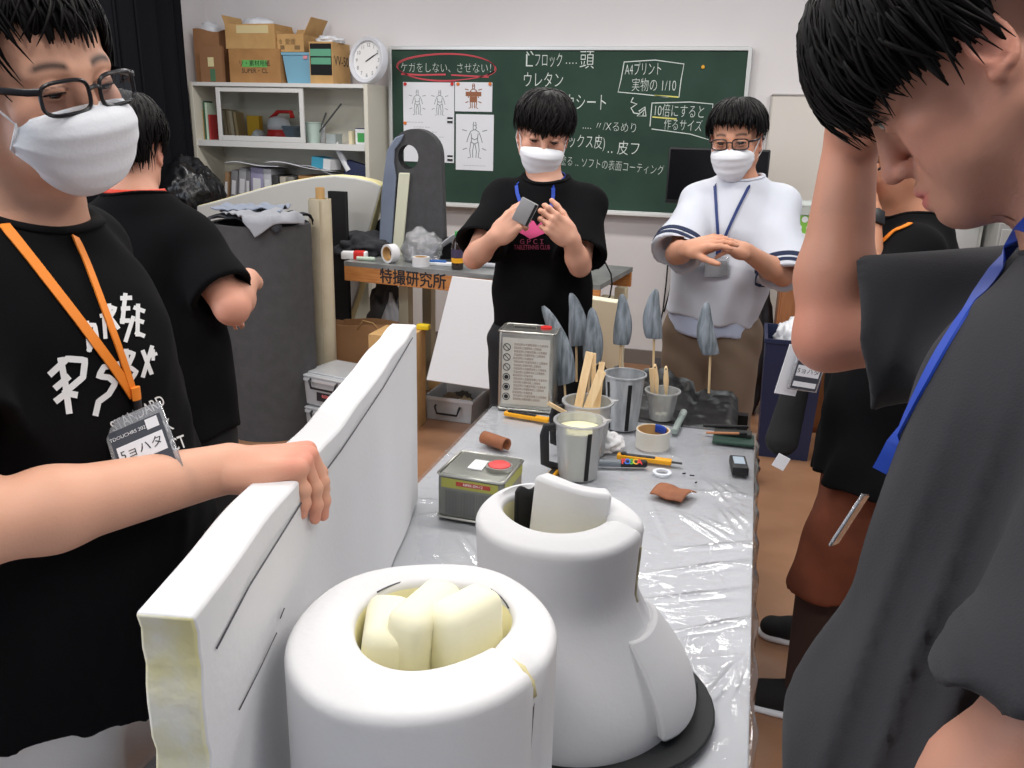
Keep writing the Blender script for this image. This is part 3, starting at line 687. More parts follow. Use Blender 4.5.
MB().prism(pl, .025, M=np.array([[1., 0, 0], [0, 0, -1.], [0, 1., 0]]), t=(0, .002, 0)).build('lit_side_panel', M_eva_lit, t, bevel=.006)  # lit left side of the grey arch, its light put into the colour
pl = [(-aw*.8, 0), (-aw*.42, 0), (-aw*.12, ah*.66), (-aw*.5, ah*.66)]
MB().prism(pl, .03, M=np.array([[1., 0, 0], [0, 0, -1.], [0, 1., 0]]), t=(0, .002, 0)).build('cream_strip', mat('pale strip foam', (206, 206, 184), .8), t, bevel=.004)
# small things on the bench
p = bench_at(358, 258, .1)
t = thing('tape_pack', 'red and white packet at the left end of the workbench', 'packet', p, .3)
MB().rbox((0, 0, .02), (.14, .06, .04), .006).build('packet_body', M_white, t); MB().rbox((.025, 0, .021), (.06, .064, .044), .006).build('red_band', M_red, t)
def tape_roll(label, p, r=.04, h=.045, m=None, M=None, group=None, ri=None):
    t = thing('tape_roll', label, 'tape', p, 0, group); ri = ri or r*.72; c = V(0, 0, 0 if M is None else r)
    MB().ring([(ri+.003, 0), (r, 0), (r, h), (ri+.003, h)], 32, c, M).build('tape', m or M_foamw, t, 40)
    MB().ring([(ri, 0.001), (ri+.003, 0.001), (ri+.003, h-.001), (ri, h-.001)], 32, c, M).build('core', M_card2, t, 40); return t
p = bench_at(396, 262, .1); tape_roll('white tape roll standing on edge behind the bench lettering', p, .05, .05, M_foamw, rotz(-.5)@rotx(PI/2))
p = bench_at(415, 268, .06); tape_roll('white tape roll lying flat above the bench lettering', p, .045, .05, M_foamw)
lump('black_cloth', 'heap of black cloth at the left end of the workbench', 'cloth', bench_at(362, 254, .3), (.17, .14, .07), M_cl2, 6, .4, flat=.4, sub=4)
o = MB().slab(lambda u, v: (.02+.28*u, .02*math.sin(4*u), .02+(.02+.26*u)*v), 12, 6, .008).build('black_offcut', M_blkm, smooth=180); o.location = tuple(bench_at(345, 250, .44)); tag(o, 'dark triangular sheet standing behind the black cloth heap on the bench', 'sheet')
p = bench_at(378, 258, .06); o = MB().tube([(-.05, 0, .012), (.05, .01, .012)], .011, 10).build('marker_pen', mat('pale green plastic2', (190, 206, 190), .5)); o.location = tuple(p); tag(o, 'pale marker lying between the red packet and the standing tape roll', 'pen')
lump('plastic_bag', 'clear crumpled plastic bag behind the tape on the workbench', 'bag', bench_at(421, 262, .2), (.1, .08, .1), mat_film('crinkled clear bag', (250, 250, 252), .12, .1, 1., 30, .22), 11, .35, flat=.3, sub=4)
# tea bottle
p = bench_at(449, 272, .07)
t = thing('tea_bottle', 'dark tea bottle with a green cap and yellow label on the workbench', 'bottle', p)
MB().lathe([(0, 0), (.028, 0), (.031, .006), (.031, .1), (.029, .13), (.018, .155), (.012, .165), (.012, .175), (0, .175)], 24).build('bottle_body', mat('dark tea', (40, 26, 22), .15, coat=.6), t, 60)
MB().ring([(.0312, .035), (.0318, .035), (.0318, .06), (.0312, .06)], 24).build('yellow_label', mat('amber label', (236, 168, 30), .5), t, 40)
MB().ring([(.0312, .062), (.0318, .062), (.0318, .105), (.0312, .105)], 24).build('printed_label', mat('purple label', (66, 56, 84), .5), t, 40)
MB().lathe([(0, .17), (.0145, .17), (.0145, .192), (.013, .195), (0, .195)], 20).build('cap', M_green, t, 40)
p = bench_at(435, 266, .14); t = thing('tape_dispenser', 'blue and white tool lying between the bottle and the clear bag', 'tool', p, .1)
MB().rbox((0, 0, .008), (.16, .05, .016), .004).build('tool_body', M_white, t); MB().rbox((.0, 0, .02), (.09, .03, .012), .004).build('blue_grip', mat('blue plastic', (50, 100, 170), .4), t)
o = MB().slab(lambda u, v: (.3*u-.1, .2*v, .06+.11*math.sin(2.4*u)*(1-.4*v)+.02*u), 14, 8, .003).build('paper_sheet', M_paper, smooth=180)
o.location = tuple(bench_at(455, 262, .22)); tag(o, 'curled white paper behind the tea bottle on the bench', 'paper')
o = MB().slab(lambda u, v: (.02+.16*u, .04*u, (.02+.15*v)*(1-.5*u)), 8, 6, .003).build('paper_sheet', M_paper, smooth=180); o.location = tuple(bench_at(455, 272, .12)); tag(o, 'folded white paper right of the tea bottle, leaning to the boy in black', 'paper')
o = MB().rbox((0, 0, .05), (.16, .2, .1), .006).build('black_case', M_blkm); o.location = tuple(bench_at(440, 256, .42)); o.rotation_euler = (0, 0, .2); tag(o, 'black case behind the paper on the workbench', 'case')
o = MB().rbox((0, 0, .05), (.2, .2, .1), .006).build('white_carton', M_white); o.location = tuple(bench_at(483, 272, .3)); tag(o, 'white carton on the bench behind the elbow of the boy in black', 'box')
mbx = bench_at(590, 276, .06)
t = thing('wooden_block', 'wooden block at the right end of the workbench', 'block', mbx, .1)
MB().rbox((-.06, .02, .06), (.2, .1, .12), .004).build('block', M_wood, t)
# cable hanging from the bench end
cp_ = [PY(a, b, 4.16) for a, b in ((596, 258), (602, 257), (606, 264), (611, 274), (612, 284), (610, 296), (606, 303))]
o = MB().tube(cp_, .004, 6).build('power_cable', M_blkm, smooth=180); tag(o, 'thin black cable hanging in a loop beside the right end of the bench', 'cable')
for i, (xs, lab) in enumerate((([(668, 262), (666, 285), (663, 310), (658, 335)], 'thin black cable on the wall beside the left of the person in white'), ([(674, 266), (670, 290), (664, 312)], 'second thin cable nearest the person in white'))):
    o = MB().tube([PY(a, b, 5.77) for a, b in xs], .005, 6).build('wall_cable', M_blkm, smooth=180); tag(o, lab, 'cable')
# ------------------------------------------------------------------ under and before the bench
M_clear = mat_film('clear tub plastic', (240, 244, 246), .05, .15, .1, 8, .5)
def storage_box(label, c, w, d, h, rz, lid=True, group='clear storage boxes', content=None, hsize=.5):
    t = thing('storage_box', label, 'storage box', c, rz, group)
    th = .004; mb = MB(); k = .92
    def shell(w0, d0, w1, d1, z0, z1, zi):
        b = [(-w0/2, -d0/2), (w0/2, -d0/2), (w0/2, d0/2), (-w0/2, d0/2)]; u = [(-w1/2, -d1/2), (w1/2, -d1/2), (w1/2, d1/2), (-w1/2, d1/2)]
        s = lambda q, e: [(a-math.copysign(e, a), c_-math.copysign(e, c_)) for a, c_ in q]
        vo = [(a, c_, z0) for a, c_ in b]+[(a, c_, z1) for a, c_ in u]+[(a, c_, zi) for a, c_ in s(b, th)]+[(a, c_, z1) for a, c_ in s(u, th)]
        f = [(3, 2, 1, 0), (8, 9, 10, 11)]
        for i in range(4):
            j = (i+1) % 4; f += [(i, j, 4+j, 4+i), (8+j, 8+i, 12+i, 12+j), (4+i, 4+j, 12+j, 12+i)]
        return vo, f
    mb.add(*shell(w*k, d*k, w, d, 0, h, th)); mb.build('tub', M_clear, t, bevel=.004)
    mb = MB(); q = [(-w/2, -d/2, h-.012), (w/2, -d/2, h-.012), (w/2, d/2, h-.012), (-w/2, d/2, h-.012)]; mb.tube(q, .008, 4, square=True, closed=True); mb.build('rim', mat_film('clear rim', (236, 240, 242), .1, .15, .1, 8, .6), t)
    if lid:
        mb = MB(); mb.box((0, 0, h+.006), (w+.012, d+.012, .012)); mb.box((0, 0, h+.016), (w*.8, d*.8, .008)); mb.build('lid', mat_film('clear lid', (240, 244, 246), .08, .15, .1, 8, .6), t, bevel=.004)
    for s in ((-1,) if not lid else (-1, 1)):
        y = s*(d/2+.012); zz = h-.012 if lid else h*.62; hw = w*hsize/2
        MB().tube([(-hw, y-s*.008, zz+.006), (-hw, y+s*.006, zz), (-hw+.012, y+s*.008, zz-.036), (hw-.012, y+s*.008, zz-.036), (hw, y+s*.006, zz), (hw, y-s*.008, zz+.006)], .006, 6).build('handle', M_blk, t, 60)
    if lid:
        MB().box((0, -d*(1+k)/4-.002, h*.36), (w*.34, .003, h*.3), M=rotx(-.02)).build('label', mat('dark label', (40, 36, 40), .6), t)
        mb = MB(); put_text(mb, 'ROX', h*.14, (0, -d*(1+k)/4-.004, h*.4), (1, 0, 0), (0, 0, 1), .001, .001); mb.build('label_lettering', mat('white red print', (230, 120, 120), .6), t, None)
    return t
a0 = PZ(292, 422, 0); a1 = PZ(336, 434, 0); 
sA = math.atan2(*(PZ(336, 384, .33)-PZ(290, 369, .33))[[1, 0]])
fl, bl_, br_ = PZ(290, 369, .335), PZ(328, 349, .335), PZ(367, 356, .335)
dd = br_-bl_; rzb = math.atan2(dd[1], dd[0]); wb = .34; db = .30; hb_ = .15
fl = fl+V(.07, -.04, 0)
cb = V(fl[0], fl[1], 0)+rotz(rzb)@V(wb/2, db/2, 0)
tA = storage_box('lower clear storage box of the stack of two beside the grey foam roll', cb, wb, db, hb_, rzb)
tB = storage_box('upper clear storage box of the stack of two, black handle in front', cb+V(0, 0, hb_+.021), wb, db, hb_, rzb)
for z, (px, py_), c, l in ((.006, (0.02, 0.02), (210, 210, 206), 'white wrapped thing inside the lower clear storage box'), (hb_+.021+.006, (.08, -.08), (226, 110, 90), 'coral red package inside the upper clear storage box'), (hb_+.021+.006, (-.05, .06), (200, 200, 204), 'pale thing at the back of the upper clear storage box')):
    lump('package', l, 'package', cb+rotz(rzb)@V(px, py_, z), (.1 if c[0] != 226 else .05, .08 if c[0] != 226 else .05, .05), mat('package %d' % c[1], c, .7), 3, .2, flat=.2, sub=3)
f0, f1 = PZ(424, 420, 0), PZ(470, 426, 0); rz2 = math.atan2(f1[1]-f0[1], f1[0]-f0[0]); w2 = math.hypot(*(f1-f0)[:2])*1.04
c2 = f0+rotz(rz2)@V(w2/2-.005, .18, 0); h2 = PY(424, 396, f0[1])[2]
storage_box('open clear storage box under the leaning white foam board', c2, w2, .33, h2, rz2, lid=False)
for k, (dx, dy, c) in enumerate(((-.05, .02, (120, 104, 84)), (.05, -.04, (170, 150, 120)), (.0, .06, (70, 66, 62)))):
    lump('scrap', ('brown scrap', 'pale tan scrap', 'dark scrap')[k]+' lying in the open clear storage box', 'scrap', c2+rotz(rz2)@V(dx, dy, .006), (.06, .05, .06), mat('scrap %d' % k, c, .9), k+20, .4, flat=.3, sub=3)
f2 = PZ(488, 420, 0)
storage_box('clear storage box half hidden behind the legs of the boy in black', f2+V(.2, .2, 0), .34, .3, .16, rz2, lid=True)
# white foam board leaning on the bench above the box
def lean_board(name, label, c4, th, m, edge=None):
    """board through four corners (tl, tr, br, bl), thickness th away from the viewer"""
    tl, tr, br_, bl_ = [np.asarray(k, float) for k in c4]; n = nrm(np.cross(tr-bl_, tl-bl_)); n = n if n[1] > 0 else -n
    o = (bl_+br_)/2; v = [k-o for k in (tl, tr, br_, bl_)]; v += [k+n*th for k in v]
    f = [(0, 1, 2, 3), (7, 6, 5, 4), (1, 0, 4, 5), (2, 1, 5, 6), (3, 2, 6, 7), (0, 3, 7, 4)]
    mb = MB(); mb.add(v, f); ob = mb.build(name, m, bevel=.004); ob.location = tuple(o)
    bm = bmesh.new(); bm.from_mesh(ob.data); bmesh.ops.recalc_face_normals(bm, faces=bm.faces); bm.to_mesh(ob.data); bm.free()
    return tag(ob, label, 'foam board')
q0 = PY(452, 275, 4.02); zb2 = h2+.012
b0 = PY(426, 379, 3.86); b1 = PY(484, 388, 3.84)
off = V(0, 0, 0)
lean_board('foam_board', 'white foam board standing on the open clear box against the workbench', (PY(452, 276, 4.03), PY(560, 288, 3.97), PY(548, 398, 3.80), PY(426, 380, 3.87)), .025, M_foamw)
lean_board('foam_board', 'pale cream foam board leaning behind the right arm side of the boy in black', (PY(577, 297, 3.98), PY(617, 303, 3.96), PZ(628, 432, .002), PZ(552, 422, .002)), .03, mat('cream foam skin', (232, 226, 198), .8))
# cardboard box, paper bag, bags under the bench
f0 = PZ(432, 420, 0)
t = carton('carton', 'tall plain cardboard box behind the far end of the big foam panel', PY(370, 400, 3.93)[0], PY(409, 400, 3.93)[0], 3.93, .24, 0.001, PY(405, 338, 3.93)[2], M_card2, (), open_=False)
bpz = PY(361, 330, 4.25)
t = thing('paper_bag', 'brown paper bag with a string handle under the workbench', 'paper bag', (bpz[0], 4.32, 0.0005), 0)
hh = PY(350, 324, 4.25)[2]
mb = MB().slab(bagwall(.33, .15, hh, 4), 40, 14, .004); mb.box((0, 0, .003), (.32, .14, .005)); mb.build('bag_body', mat('kraft bag', (166, 124, 86), .85, bump=.2, bscale=20), t, 60)
MB().tube([(-.02, -.072, hh-.03), (.02, -.085, hh+.03), (.08, -.085, hh+.02), (.12, -.072, hh-.03)], .004, 6).build('string_handle', M_card2, t, 180)
lump('plastic_bag', 'white plastic carrier bag hanging open under the workbench beside the paper bag', 'bag', (PY(388, 320, 4.4)[0], 4.5, .0005), (.09, .08, .33), mat('white carrier bag', (206, 206, 210), .4), 13, .3, flat=.2, sub=4)
lump('dark_bag', 'dark grey crumpled bag above the brown paper bag under the bench', 'bag', (PY(378, 305, 4.6)[0]+.05, 4.62, .0005), (.13, .08, .37), mat('dark grey bag', (86, 84, 84), .6, bump=.3), 14, .35, flat=.2, sub=4)
o = MB().tube([(-.28, 0, .1), (.32, .02, .1)], .1, 24).build('wrapped_roll', M_card2, smooth=60); o.location = (PY(440, 300, 4.6)[0]+.22, 4.66, .0005); tag(o, 'tan wrapped roll lying on the floor under the workbench', 'roll')
t = thing('measuring_tape', 'yellow tape measure lying on the tall cardboard box', 'tape measure', (PY(425, 327, 4.1)[0]-.02, 4.13, PY(405, 338, 3.93)[2]+.0165))
MB().rbox((0, 0, .0), (.07, .04, .03), .008).build('tape_case', mat('bright yellow', (232, 200, 30), .5), t)
# ================================================================== right background
# television on a stand
a, b = PY(669, 147, 5.3), PY(771, 150, 5.3); zb_ = PY(666, 203, 5.3)[2]
tvw = b[0]-a[0]; zt2 = (a[2]+b[2])/2
t = thing('television', 'black television on a stand in front of the blackboard behind the person in white', 'television', ((a[0]+b[0])/2, 5.33, 0))
MB().rbox((0, 0, (zt2+zb_)/2), (tvw, .05, zt2-zb_), .008).build('casing', M_blk, t)
MB().box((0, -.0255, (zt2+zb_)/2+.006), (tvw-.02, .003, zt2-zb_-.035)).build('screen', mat('dark screen', (10, 10, 14), .2), t)
MB().box((0, .05, .62), (.09, .05, 1.0)).build('column', M_blk, t, bevel=.004)
MB().rbox((0, .03, .09), (.62, .4, .05), .01).build('base', M_blk, t)
for i in (-1, 1):
    for j in (-1, 1): MB().lathe([(0, -.015), (.03, -.015), (.033, 0), (.03, .015), (0, .015)], 16, (i*.28, .03+j*.17, .033), roty(PI/2)).build('caster', M_blk, t)
# dark coats and bags behind the person in white
pb = PY(757, 330, 4.9)
lump('dark_bag', 'tall black bag standing behind the right side of the person in white', 'bag', (pb[0]-.02, 4.95, 0.0005), (.1, .12, .42), M_cl2, 21, .2, flat=.1, sub=4)
lump('black_shoe_bag', 'small black bag on the floor beside the tall black bag', 'bag', (PY(752, 375, 3.9)[0], 3.9, 0.0005), (.07, .08, .09), M_blkm, 22, .3, flat=.2, sub=4)
# wooden cabinet with a green polka-dot box
YW = 4.7
px0, px1 = PY(784, 260, YW)[0], PY(784, 260, YW)[0]+.6
zc = PY(795, 251, YW)[2]
t = thing('wooden_cabinet', 'brown wooden cabinet carrying the green polka-dot box', 'cabinet', ((px0+px1)/2, YW+.22, 0))
cwid = px1-px0
MB().box((0, 0, zc/2), (cwid, .42, zc)).build('cabinet_body', mat('brown wood', (164, 106, 66), .5, var=(146, 92, 56), vscale=6, vstretch=(8, 8, 1)), t, bevel=.004)
for s in (-1, 1): MB().box((s*cwid/4, -.216, zc*.5), (cwid/2-.02, .014, zc-.06)).build('door', MATS['brown wood'], t, bevel=.003)
q = PY(796, 277, YW)
mb = MB().lathe([(0, 0), (.03, 0), (.034, .008), (.024, .02), (.012, .024), (0, .024)], 24, (q[0]-(px0+px1)/2+.01, -.224, q[2]), rotx(PI/2)); mb.build('door_lock', M_chrome, t)
gz = PY(800, 216, YW)[2]
t = thing('gift_box', 'green box with white polka dots on the wooden cabinet', 'box', (px0+.16, YW+.16, zc+.001))
gh = gz-zc
mb = MB(); mb.box((0, 0, gh/2), (.26, .26, gh)); mb.build('box_body', mat('leaf green card', (128, 186, 70), .6), t, bevel=.004)
mb = MB(); ro = random.Random(3)
for k in range(5):
    for j in range(4):
        x = -.105+.053*k+(.026 if j % 2 else 0); z = .03+(gh-.05)*j/3
        if abs(x) < .118: mb.lathe([(0, 0), (.016, 0), (.016, .0015), (0, .0015)], 14, (x, -.1305, z), rotx(PI/2))
mb.build('polka_dots', M_white, t)
bin_('clear_tray', 'clear shallow tray on top of the polka-dot box', 'tray', (px0+.16, YW+.16, gz+.003), .3, .3, .05, mat('tray clear', (226, 232, 228), .25, trans=.4, ior=1.3), .92, .004)
# blue tubs on the floor
q = PY(772, 310, 3.45)
bin_('plastic_tub', 'tall navy blue tub on the floor beside the wooden cabinet', 'tub', (PY(783, 330, 4.4)[0]+.06, 4.4, 0.0005), .28, .36, PY(778, 338, 4.3)[2], mat('navy tub', (36, 44, 74), .45), .86, .01)
lump('white_bundle', 'crumpled white bag lying in the navy blue tub', 'bag', (PY(783, 330, 4.4)[0]+.06, 4.4, PY(778, 338, 4.3)[2]-.1), (.085, .12, .1), M_bag, 31, .3, flat=.2, sub=4)
lump('dark_jacket', 'dark jacket heaped on the floor right of the navy blue tub', 'jacket', (PY(790, 290, 4.1)[0]+.4, 4.3, .0005), (.14, .08, .42), M_cl2, 33, .25, flat=.1, sub=4)
# white paper on the floor
p = PZ(748, 392, 0.0); o = MB().box((0, 0, .002), (.2, .15, .002)).build('paper_scrap', mat('cream paper', (232, 222, 184), .8)); o.location = (p[0]-.02, p[1], 0); o.rotation_euler = (0, 0, .5); tag(o, 'cream sheet of paper lying on the floor right of the black table', 'paper')
# white drawer unit and papers behind the right-hand people
q = PY(925, 206, 5.1); zq = q[2]
t = thing('drawer_unit', 'white plastic drawer unit in the right background', 'drawer unit', (PY(938, 230, 5.1)[0], 5.3, 0))
MB().rbox((0, 0, zq/2), (.44, .4, zq), .01).build('unit_body', mat('off white plastic', (214, 214, 210), .45), t)
for k in range(4): 
    d = MB().rbox((0, -.202, zq*(.14+.24*k)), (.4, .02, zq*.2), .006).build('drawer', mat('grey white plastic', (206, 206, 206), .45), t)
    MB().rbox((0, -.216, zq*(.14+.24*k)), (.12, .014, .02), .004).build('drawer_handle', M_white, d)
q2 = PY(975, 240, 4.4)
t = thing('grey_cabinet', 'grey cabinet with green papers on top in the right background', 'cabinet', (PY(1012, 230, 4.8)[0]+.24, 5.1, 0))
zg = PY(980, 222, 4.87)[2]
MB().box((0, 0, zg/2), (.56, .44, zg)).build('cabinet_body', mat('mid grey steel', (150, 150, 148), .5), t, bevel=.004)
for s in (-1, 1): MB().box((s*.137, -.226, zg/2), (.26, .012, zg-.06)).build('door', mat('mid grey door', (160, 160, 158), .5), t, bevel=.003)
for k, (c, dx, dz, l) in enumerate((((176, 216, 176), -.1, 0, 'pale green papers leaning on the grey cabinet'), ((214, 224, 220), .1, .0, 'white-green papers right of the pale green ones on the grey cabinet'))):
    o = MB().slab(lambda u, v: (.22*u-.11, .05*v+.02*math.sin(5*u+k), .006+.17*v*(1-.15*u)), 10, 8, .004).build('leaning_paper', mat('green paper %d' % k, c, .7, var=(200, 226, 206), vscale=14), smooth=180)
    o.location = (PY(1012, 230, 4.8)[0]+dx, 4.97, zg+.0005); tag(o, l, 'paper')
# ================================================================== the work table and what stands on it
TZ = .72
M_tab = mat('white table top', (212, 213, 217), .5)
TX0, TX1, TY0, TY1 = -.735, .073, .15, 2.49
t = thing('work_table', 'long white work table in the middle covered with clear plastic film', 'table', ((TX0+TX1)/2, (TY0+TY1)/2, 0))
MB().box((0, 0, TZ-.018), (TX1-TX0, TY1-TY0, .03)).build('table_top', M_tab, t, bevel=.003)
for i in (-1, 1):
    for j in (-1, 1): MB().box((i*.35, j*1.08, (TZ-.033)/2), (.04, .04, TZ-.033)).build('leg', mat('grey steel leg', (150, 150, 154), .4, metal=.5), t, bevel=.003)
    MB().box((i*.35, 0, TZ-.065), (.025, 2.1, .05)).build('rail', MATS['grey steel leg'], t)
# film over the table, with raised wrinkles and a skirt at the right edge
wr = random.Random(11); WRK = []
for k in range(40):
    x, y = wr.uniform(TX0, TX1), wr.uniform(.9, TY1); a = wr.choice([.5, -.6, 1.1, 1.9, 2.6])+wr.uniform(-.4, .4)
    WRK.append((x, y, math.cos(a), math.sin(a), wr.uniform(.06, .22), wr.uniform(.004, .010), wr.uniform(.0015, .0045)))
for x, y, a, L in ((-.02, 1.62, .45, .16), (-.03, 1.50, .40, .18), (0., 1.40, .55, .14), (-.04, 1.80, 2.3, .12), (.01, 1.86, 1.9, .10), (.0, 1.72, .35, .12), (.03, 1.25, 1.2, .12), (-.55, 1.75, .9, .12), (-.5, 1.55, 2.2, .14), (-.48, 1.42, .5, .16), (-.6, 1.9, 1.0, .1), (-.02, 2.02, 2.0, .1)):
    for k in range(3): WRK.append((x+.02*k, y+.015*k, math.cos(a+.1*k), math.sin(a+.1*k), L*(1-.15*k), .005, .007-.0015*k))
def film(u, v):
    s = u*(TX1-TX0+.01+.10); x = TX0-.005+min(s, TX1-TX0+.01); y = TY0+.01+(TY1-TY0-.005)*v
    z = TZ+.0012
    if s > TX1-TX0+.01: z -= (s-(TX1-TX0+.01)); x += .004+.004*math.sin(40*y)
    else:
        for (cx, cy, c, sn, L, W, A) in WRK:
            dx, dy = x-cx, y-cy; p = dx*c+dy*sn; q = -dx*sn+dy*c+.15*p*p
            if abs(p) < L and abs(q) < 3*W: z += A*math.exp(-(q/W)**2)*(1-(p/L)**2)**2
    return (x, y, z)
o = MB().grid(film, 170, 300).build('plastic_film', mat_film('table film', (253, 254, 255), .06, .05, .14, 20, .03), smooth=180)
tag(o, 'clear crinkled plastic film spread over the white work table', 'plastic film')
# ------------------------------------------------------------------ big foam panel held by the person on the left
pa, pb_ = V(-.502, .572), V(-.742, 1.72)   # left edge line at the near and far end
pd = nrm(pb_-pa); pn = V(pd[1], -pd[0]); PT = .056; PH = .425; PLn = np.linalg.norm(pb_-pa)
def panel(u, n, z): q = pa+pd*u+pn*n; return V(q[0], q[1], TZ+.004+z)
ro = random.Random(5)
mb = MB(); nu, nz = 60, 22
def edgej(k): return .003*math.sin(k*1.7)+.004*math.sin(k*.53+1)+.002*math.sin(k*3.9)
mb.slab(lambda u, v: panel(PLn*u+(.0025*math.sin(v*23)+.002*math.sin(v*61) if u < .01 else 0), 0+.0015*math.sin(u*31), PH*v+(.0025*math.sin(u*9)+.001*math.sin(u*41) if v > .99 else 0)), nu, nz, -PT)
fp = mb.build('foam_sheet', [M_foamw, mat('yellowed foam edge', (226, 220, 164), .85, var=(236, 235, 224), vscale=11, vlo=.38, vhi=.6, bump=.3, bscale=30)], smooth=50)
for p in fp.data.polygons:
    if p.normal @ Vector((-pd[0], -pd[1], 0)) > .7: p.material_index = 1
bv = fp.modifiers.new('Bevel', 'BEVEL'); bv.width = .004; bv.segments = 2; bv.limit_method = 'ANGLE'
c0 = panel(0, 0, 0)
fp.data.transform(Matrix.Translation(Vector(-c0))); fp.location = tuple(c0)
tag(fp, 'long white foam panel standing on edge along the left of the table', 'foam panel')
def pen_line(uv, w): 
    mb = MB(); pts = [panel(u, PT+.0028, z)-c0 for u, z in uv]; mb.tube(pts, w, 4, up=V(pn[0], pn[1], 0), flat=(1., .6)); mb.build('pen_line', mat('pencil line', (78, 78, 84), .8), fp, 180)
pen_line([(.03, PH-.055), (.12, PH-.04), (.3, PH-.03), (.5, PH-.035), (.8, PH-.03), (1.1, PH-.012)], .0018)
pen_line([(.07, PH-.155), (.13, PH-.15), (.19, PH-.142)], .0013); pen_line([(.205, PH-.132), (.22, PH-.128)], .0013)
# ------------------------------------------------------------------ foam sheet rolled into a thick cylinder
def smoothnoise(a, seed, amp): return amp*(math.sin(2*a+seed)+.5*math.sin(3*a+seed*2.3)+.35*math.sin(5*a+seed*.7))
CZ = TZ+.005
def foam_tube(name, label, c, ro_, ri_, h, seed, gap_a, flare=None, hole_off=(0, 0), hole_s=(1, 1), sy=1.):
    t = thing(name, label, 'foam cylinder', c, 0)
    n = 96; prof = []
    rr = .012
    def R_out(a, z): 
        base = ro_ if flare is None else flare(a, z)
        base -= .006*math.exp(-((((a-gap_a+PI) % (2*PI))-PI)/.03)**2)
        return base+smoothnoise(a, seed, .0025)
    zs_ = [0, .002]+[h*k/14 for k in range(1, 14)]
    V_ = []; rows = []
    outer = [(k, z) for k, z in enumerate(zs_)]
    def row(f): V_.append([f(2*PI*j/n) for j in range(n)])
    for _, z in outer: row(lambda a: (R_out(a, z)*math.cos(a), R_out(a, z)*math.sin(a), z))
    seam = lambda a: math.exp(-((((a-gap_a+PI) % (2*PI))-PI)/.05)**2)
    for k in range(6):
        q = PI/2*k/5; row(lambda a: ((R_out(a, h)-rr+rr*math.cos(q))*math.cos(a)*(1-.03*seam(a)), (R_out(a, h)-rr+rr*math.cos(q))*math.sin(a)*(1-.03*seam(a)), h-rr+rr*math.sin(q)-.01*seam(a)+smoothnoise(a, seed+1, .0025)))
    def hin(a): return ri_*(1+.06*math.sin(2*a+seed)+.05*math.sin(3*a))
    def hp(a, k): return (hole_off[0]+hin(a)*hole_s[0]*k*math.cos(a), hole_off[1]+hin(a)*hole_s[1]*k*math.sin(a))
    for k in (.33, .66): row(lambda a: (*(np.array(((R_out(a, h)-rr)*math.cos(a), (R_out(a, h)-rr)*math.sin(a)))*(1-k)+np.array(hp(a, 1.08))*k), h+.004*math.sin(PI*k)-.008*seam(a)+smoothnoise(a, seed+1, .0025)))
    for k in range(5):
        q = PI/2*k/4; row(lambda a: (*hp(a, 1.0+.10*(1-math.sin(q))), h-.010*(1-math.cos(q))-.006*seam(a)))
    for z in (h*.8, h*.5, .03): row(lambda a: (*hp(a, 1.0), z))
    m = len(V_); v = np.array(V_).reshape(-1, 3); v[:, 1] *= sy
    f = [(i*n+j, i*n+(j+1) % n, (i+1)*n+(j+1) % n, (i+1)*n+j) for i in range(m-1) for j in range(n)]
    f.append(tuple(range(n-1, -1, -1))); f.append(tuple((m-1)*n+j for j in range(n)))
    nin = 3*n
    mi = [0]*len(f)
    for k in range((m-1)*n):
        if k >= (m-4)*n: mi[k] = 1
    mi[-1] = 1
    mb = MB(); mb.add(v, f); mb.mi = mi
    o = mb.build('foam_wall', [M_foamw, mat('yellow inner foam', (244, 238, 196), .85)], t, 60)
    return t
c1 = V(-.318, .815, CZ); h1 = .295
t = foam_tube('foam_cylinder', 'thick white foam cylinder nearest the camera, stuffed with foam blocks', c1, .150, .086, h1, 1., -.25, hole_off=(.002, .016), hole_s=(1.0, 1.02), sy=1.1)
M_cream = mat('cream foam block', (240, 236, 206), .85, bump=.05, bscale=80)
def foam_block(name, parent, c, d, R=None, m=None, label=None, seed=0, r=.02):
    mb = MB(); mb.rbox((0, 0, 0), d, r, seg=4); v = np.vstack(mb.v)
    from mathutils import noise
    v = v*(1+.04*np.array([noise.noise(Vector(q*30)+Vector((seed*5., 0, 0))) for q in v]))[:, None]
    if R is not None: v = v@np.asarray(R).T
    o = link_mesh(name, v+np.asarray(c), mb.f, m or M_cream, parent, 180); return o
for k, (c, d, R, l) in enumerate((((-.052, .000, h1-.060), (.055, .10, .14), rotz(.35)@roty(.12), 'left cream foam block stuffed in the near cylinder'),
                               ((-.008, .014, h1-.042), (.05, .105, .15), rotz(-.2)@roty(.08), 'tall middle foam block stuffed in the near cylinder'),
                               ((.044, .022, h1-.042), (.055, .09, .15), rotz(-.5)@roty(-.06), 'tall right foam block stuffed in the near cylinder'))):
    mb = MB(); mb.rbox((0, 0, 0), d, .018, seg=4)
    o = link_mesh('foam_block', np.vstack(mb.v)@R.T, mb.f, M_cream, None, 180); o.location = tuple(c1+V(*c)); tag(o, l, 'foam block', 'foam blocks in the near cylinder')
ha = [(.002+.093*1.0*math.cos(a), 1.1*(.016+.093*math.sin(a)), h1-.002) for a in np.linspace(.55, 2.75, 24)]
MB().tube(ha, .0012, 4).build('pen_line', MATS['pencil line'], t, 180)
sa = -.25; MB().tube([(.09*math.cos(sa), .098*math.sin(sa)+.008, h1-.008), (.115*math.cos(sa), .125*math.sin(sa), h1-.003), (.132*math.cos(sa), .145*math.sin(sa), h1-.006), (.143*math.cos(sa), .158*math.sin(sa), h1-.018), (.146*math.cos(sa), .162*math.sin(sa), h1-.034)], .0045, 6).build('glue_seam', mat('yellow glue', (214, 204, 156), .6), t, 180)
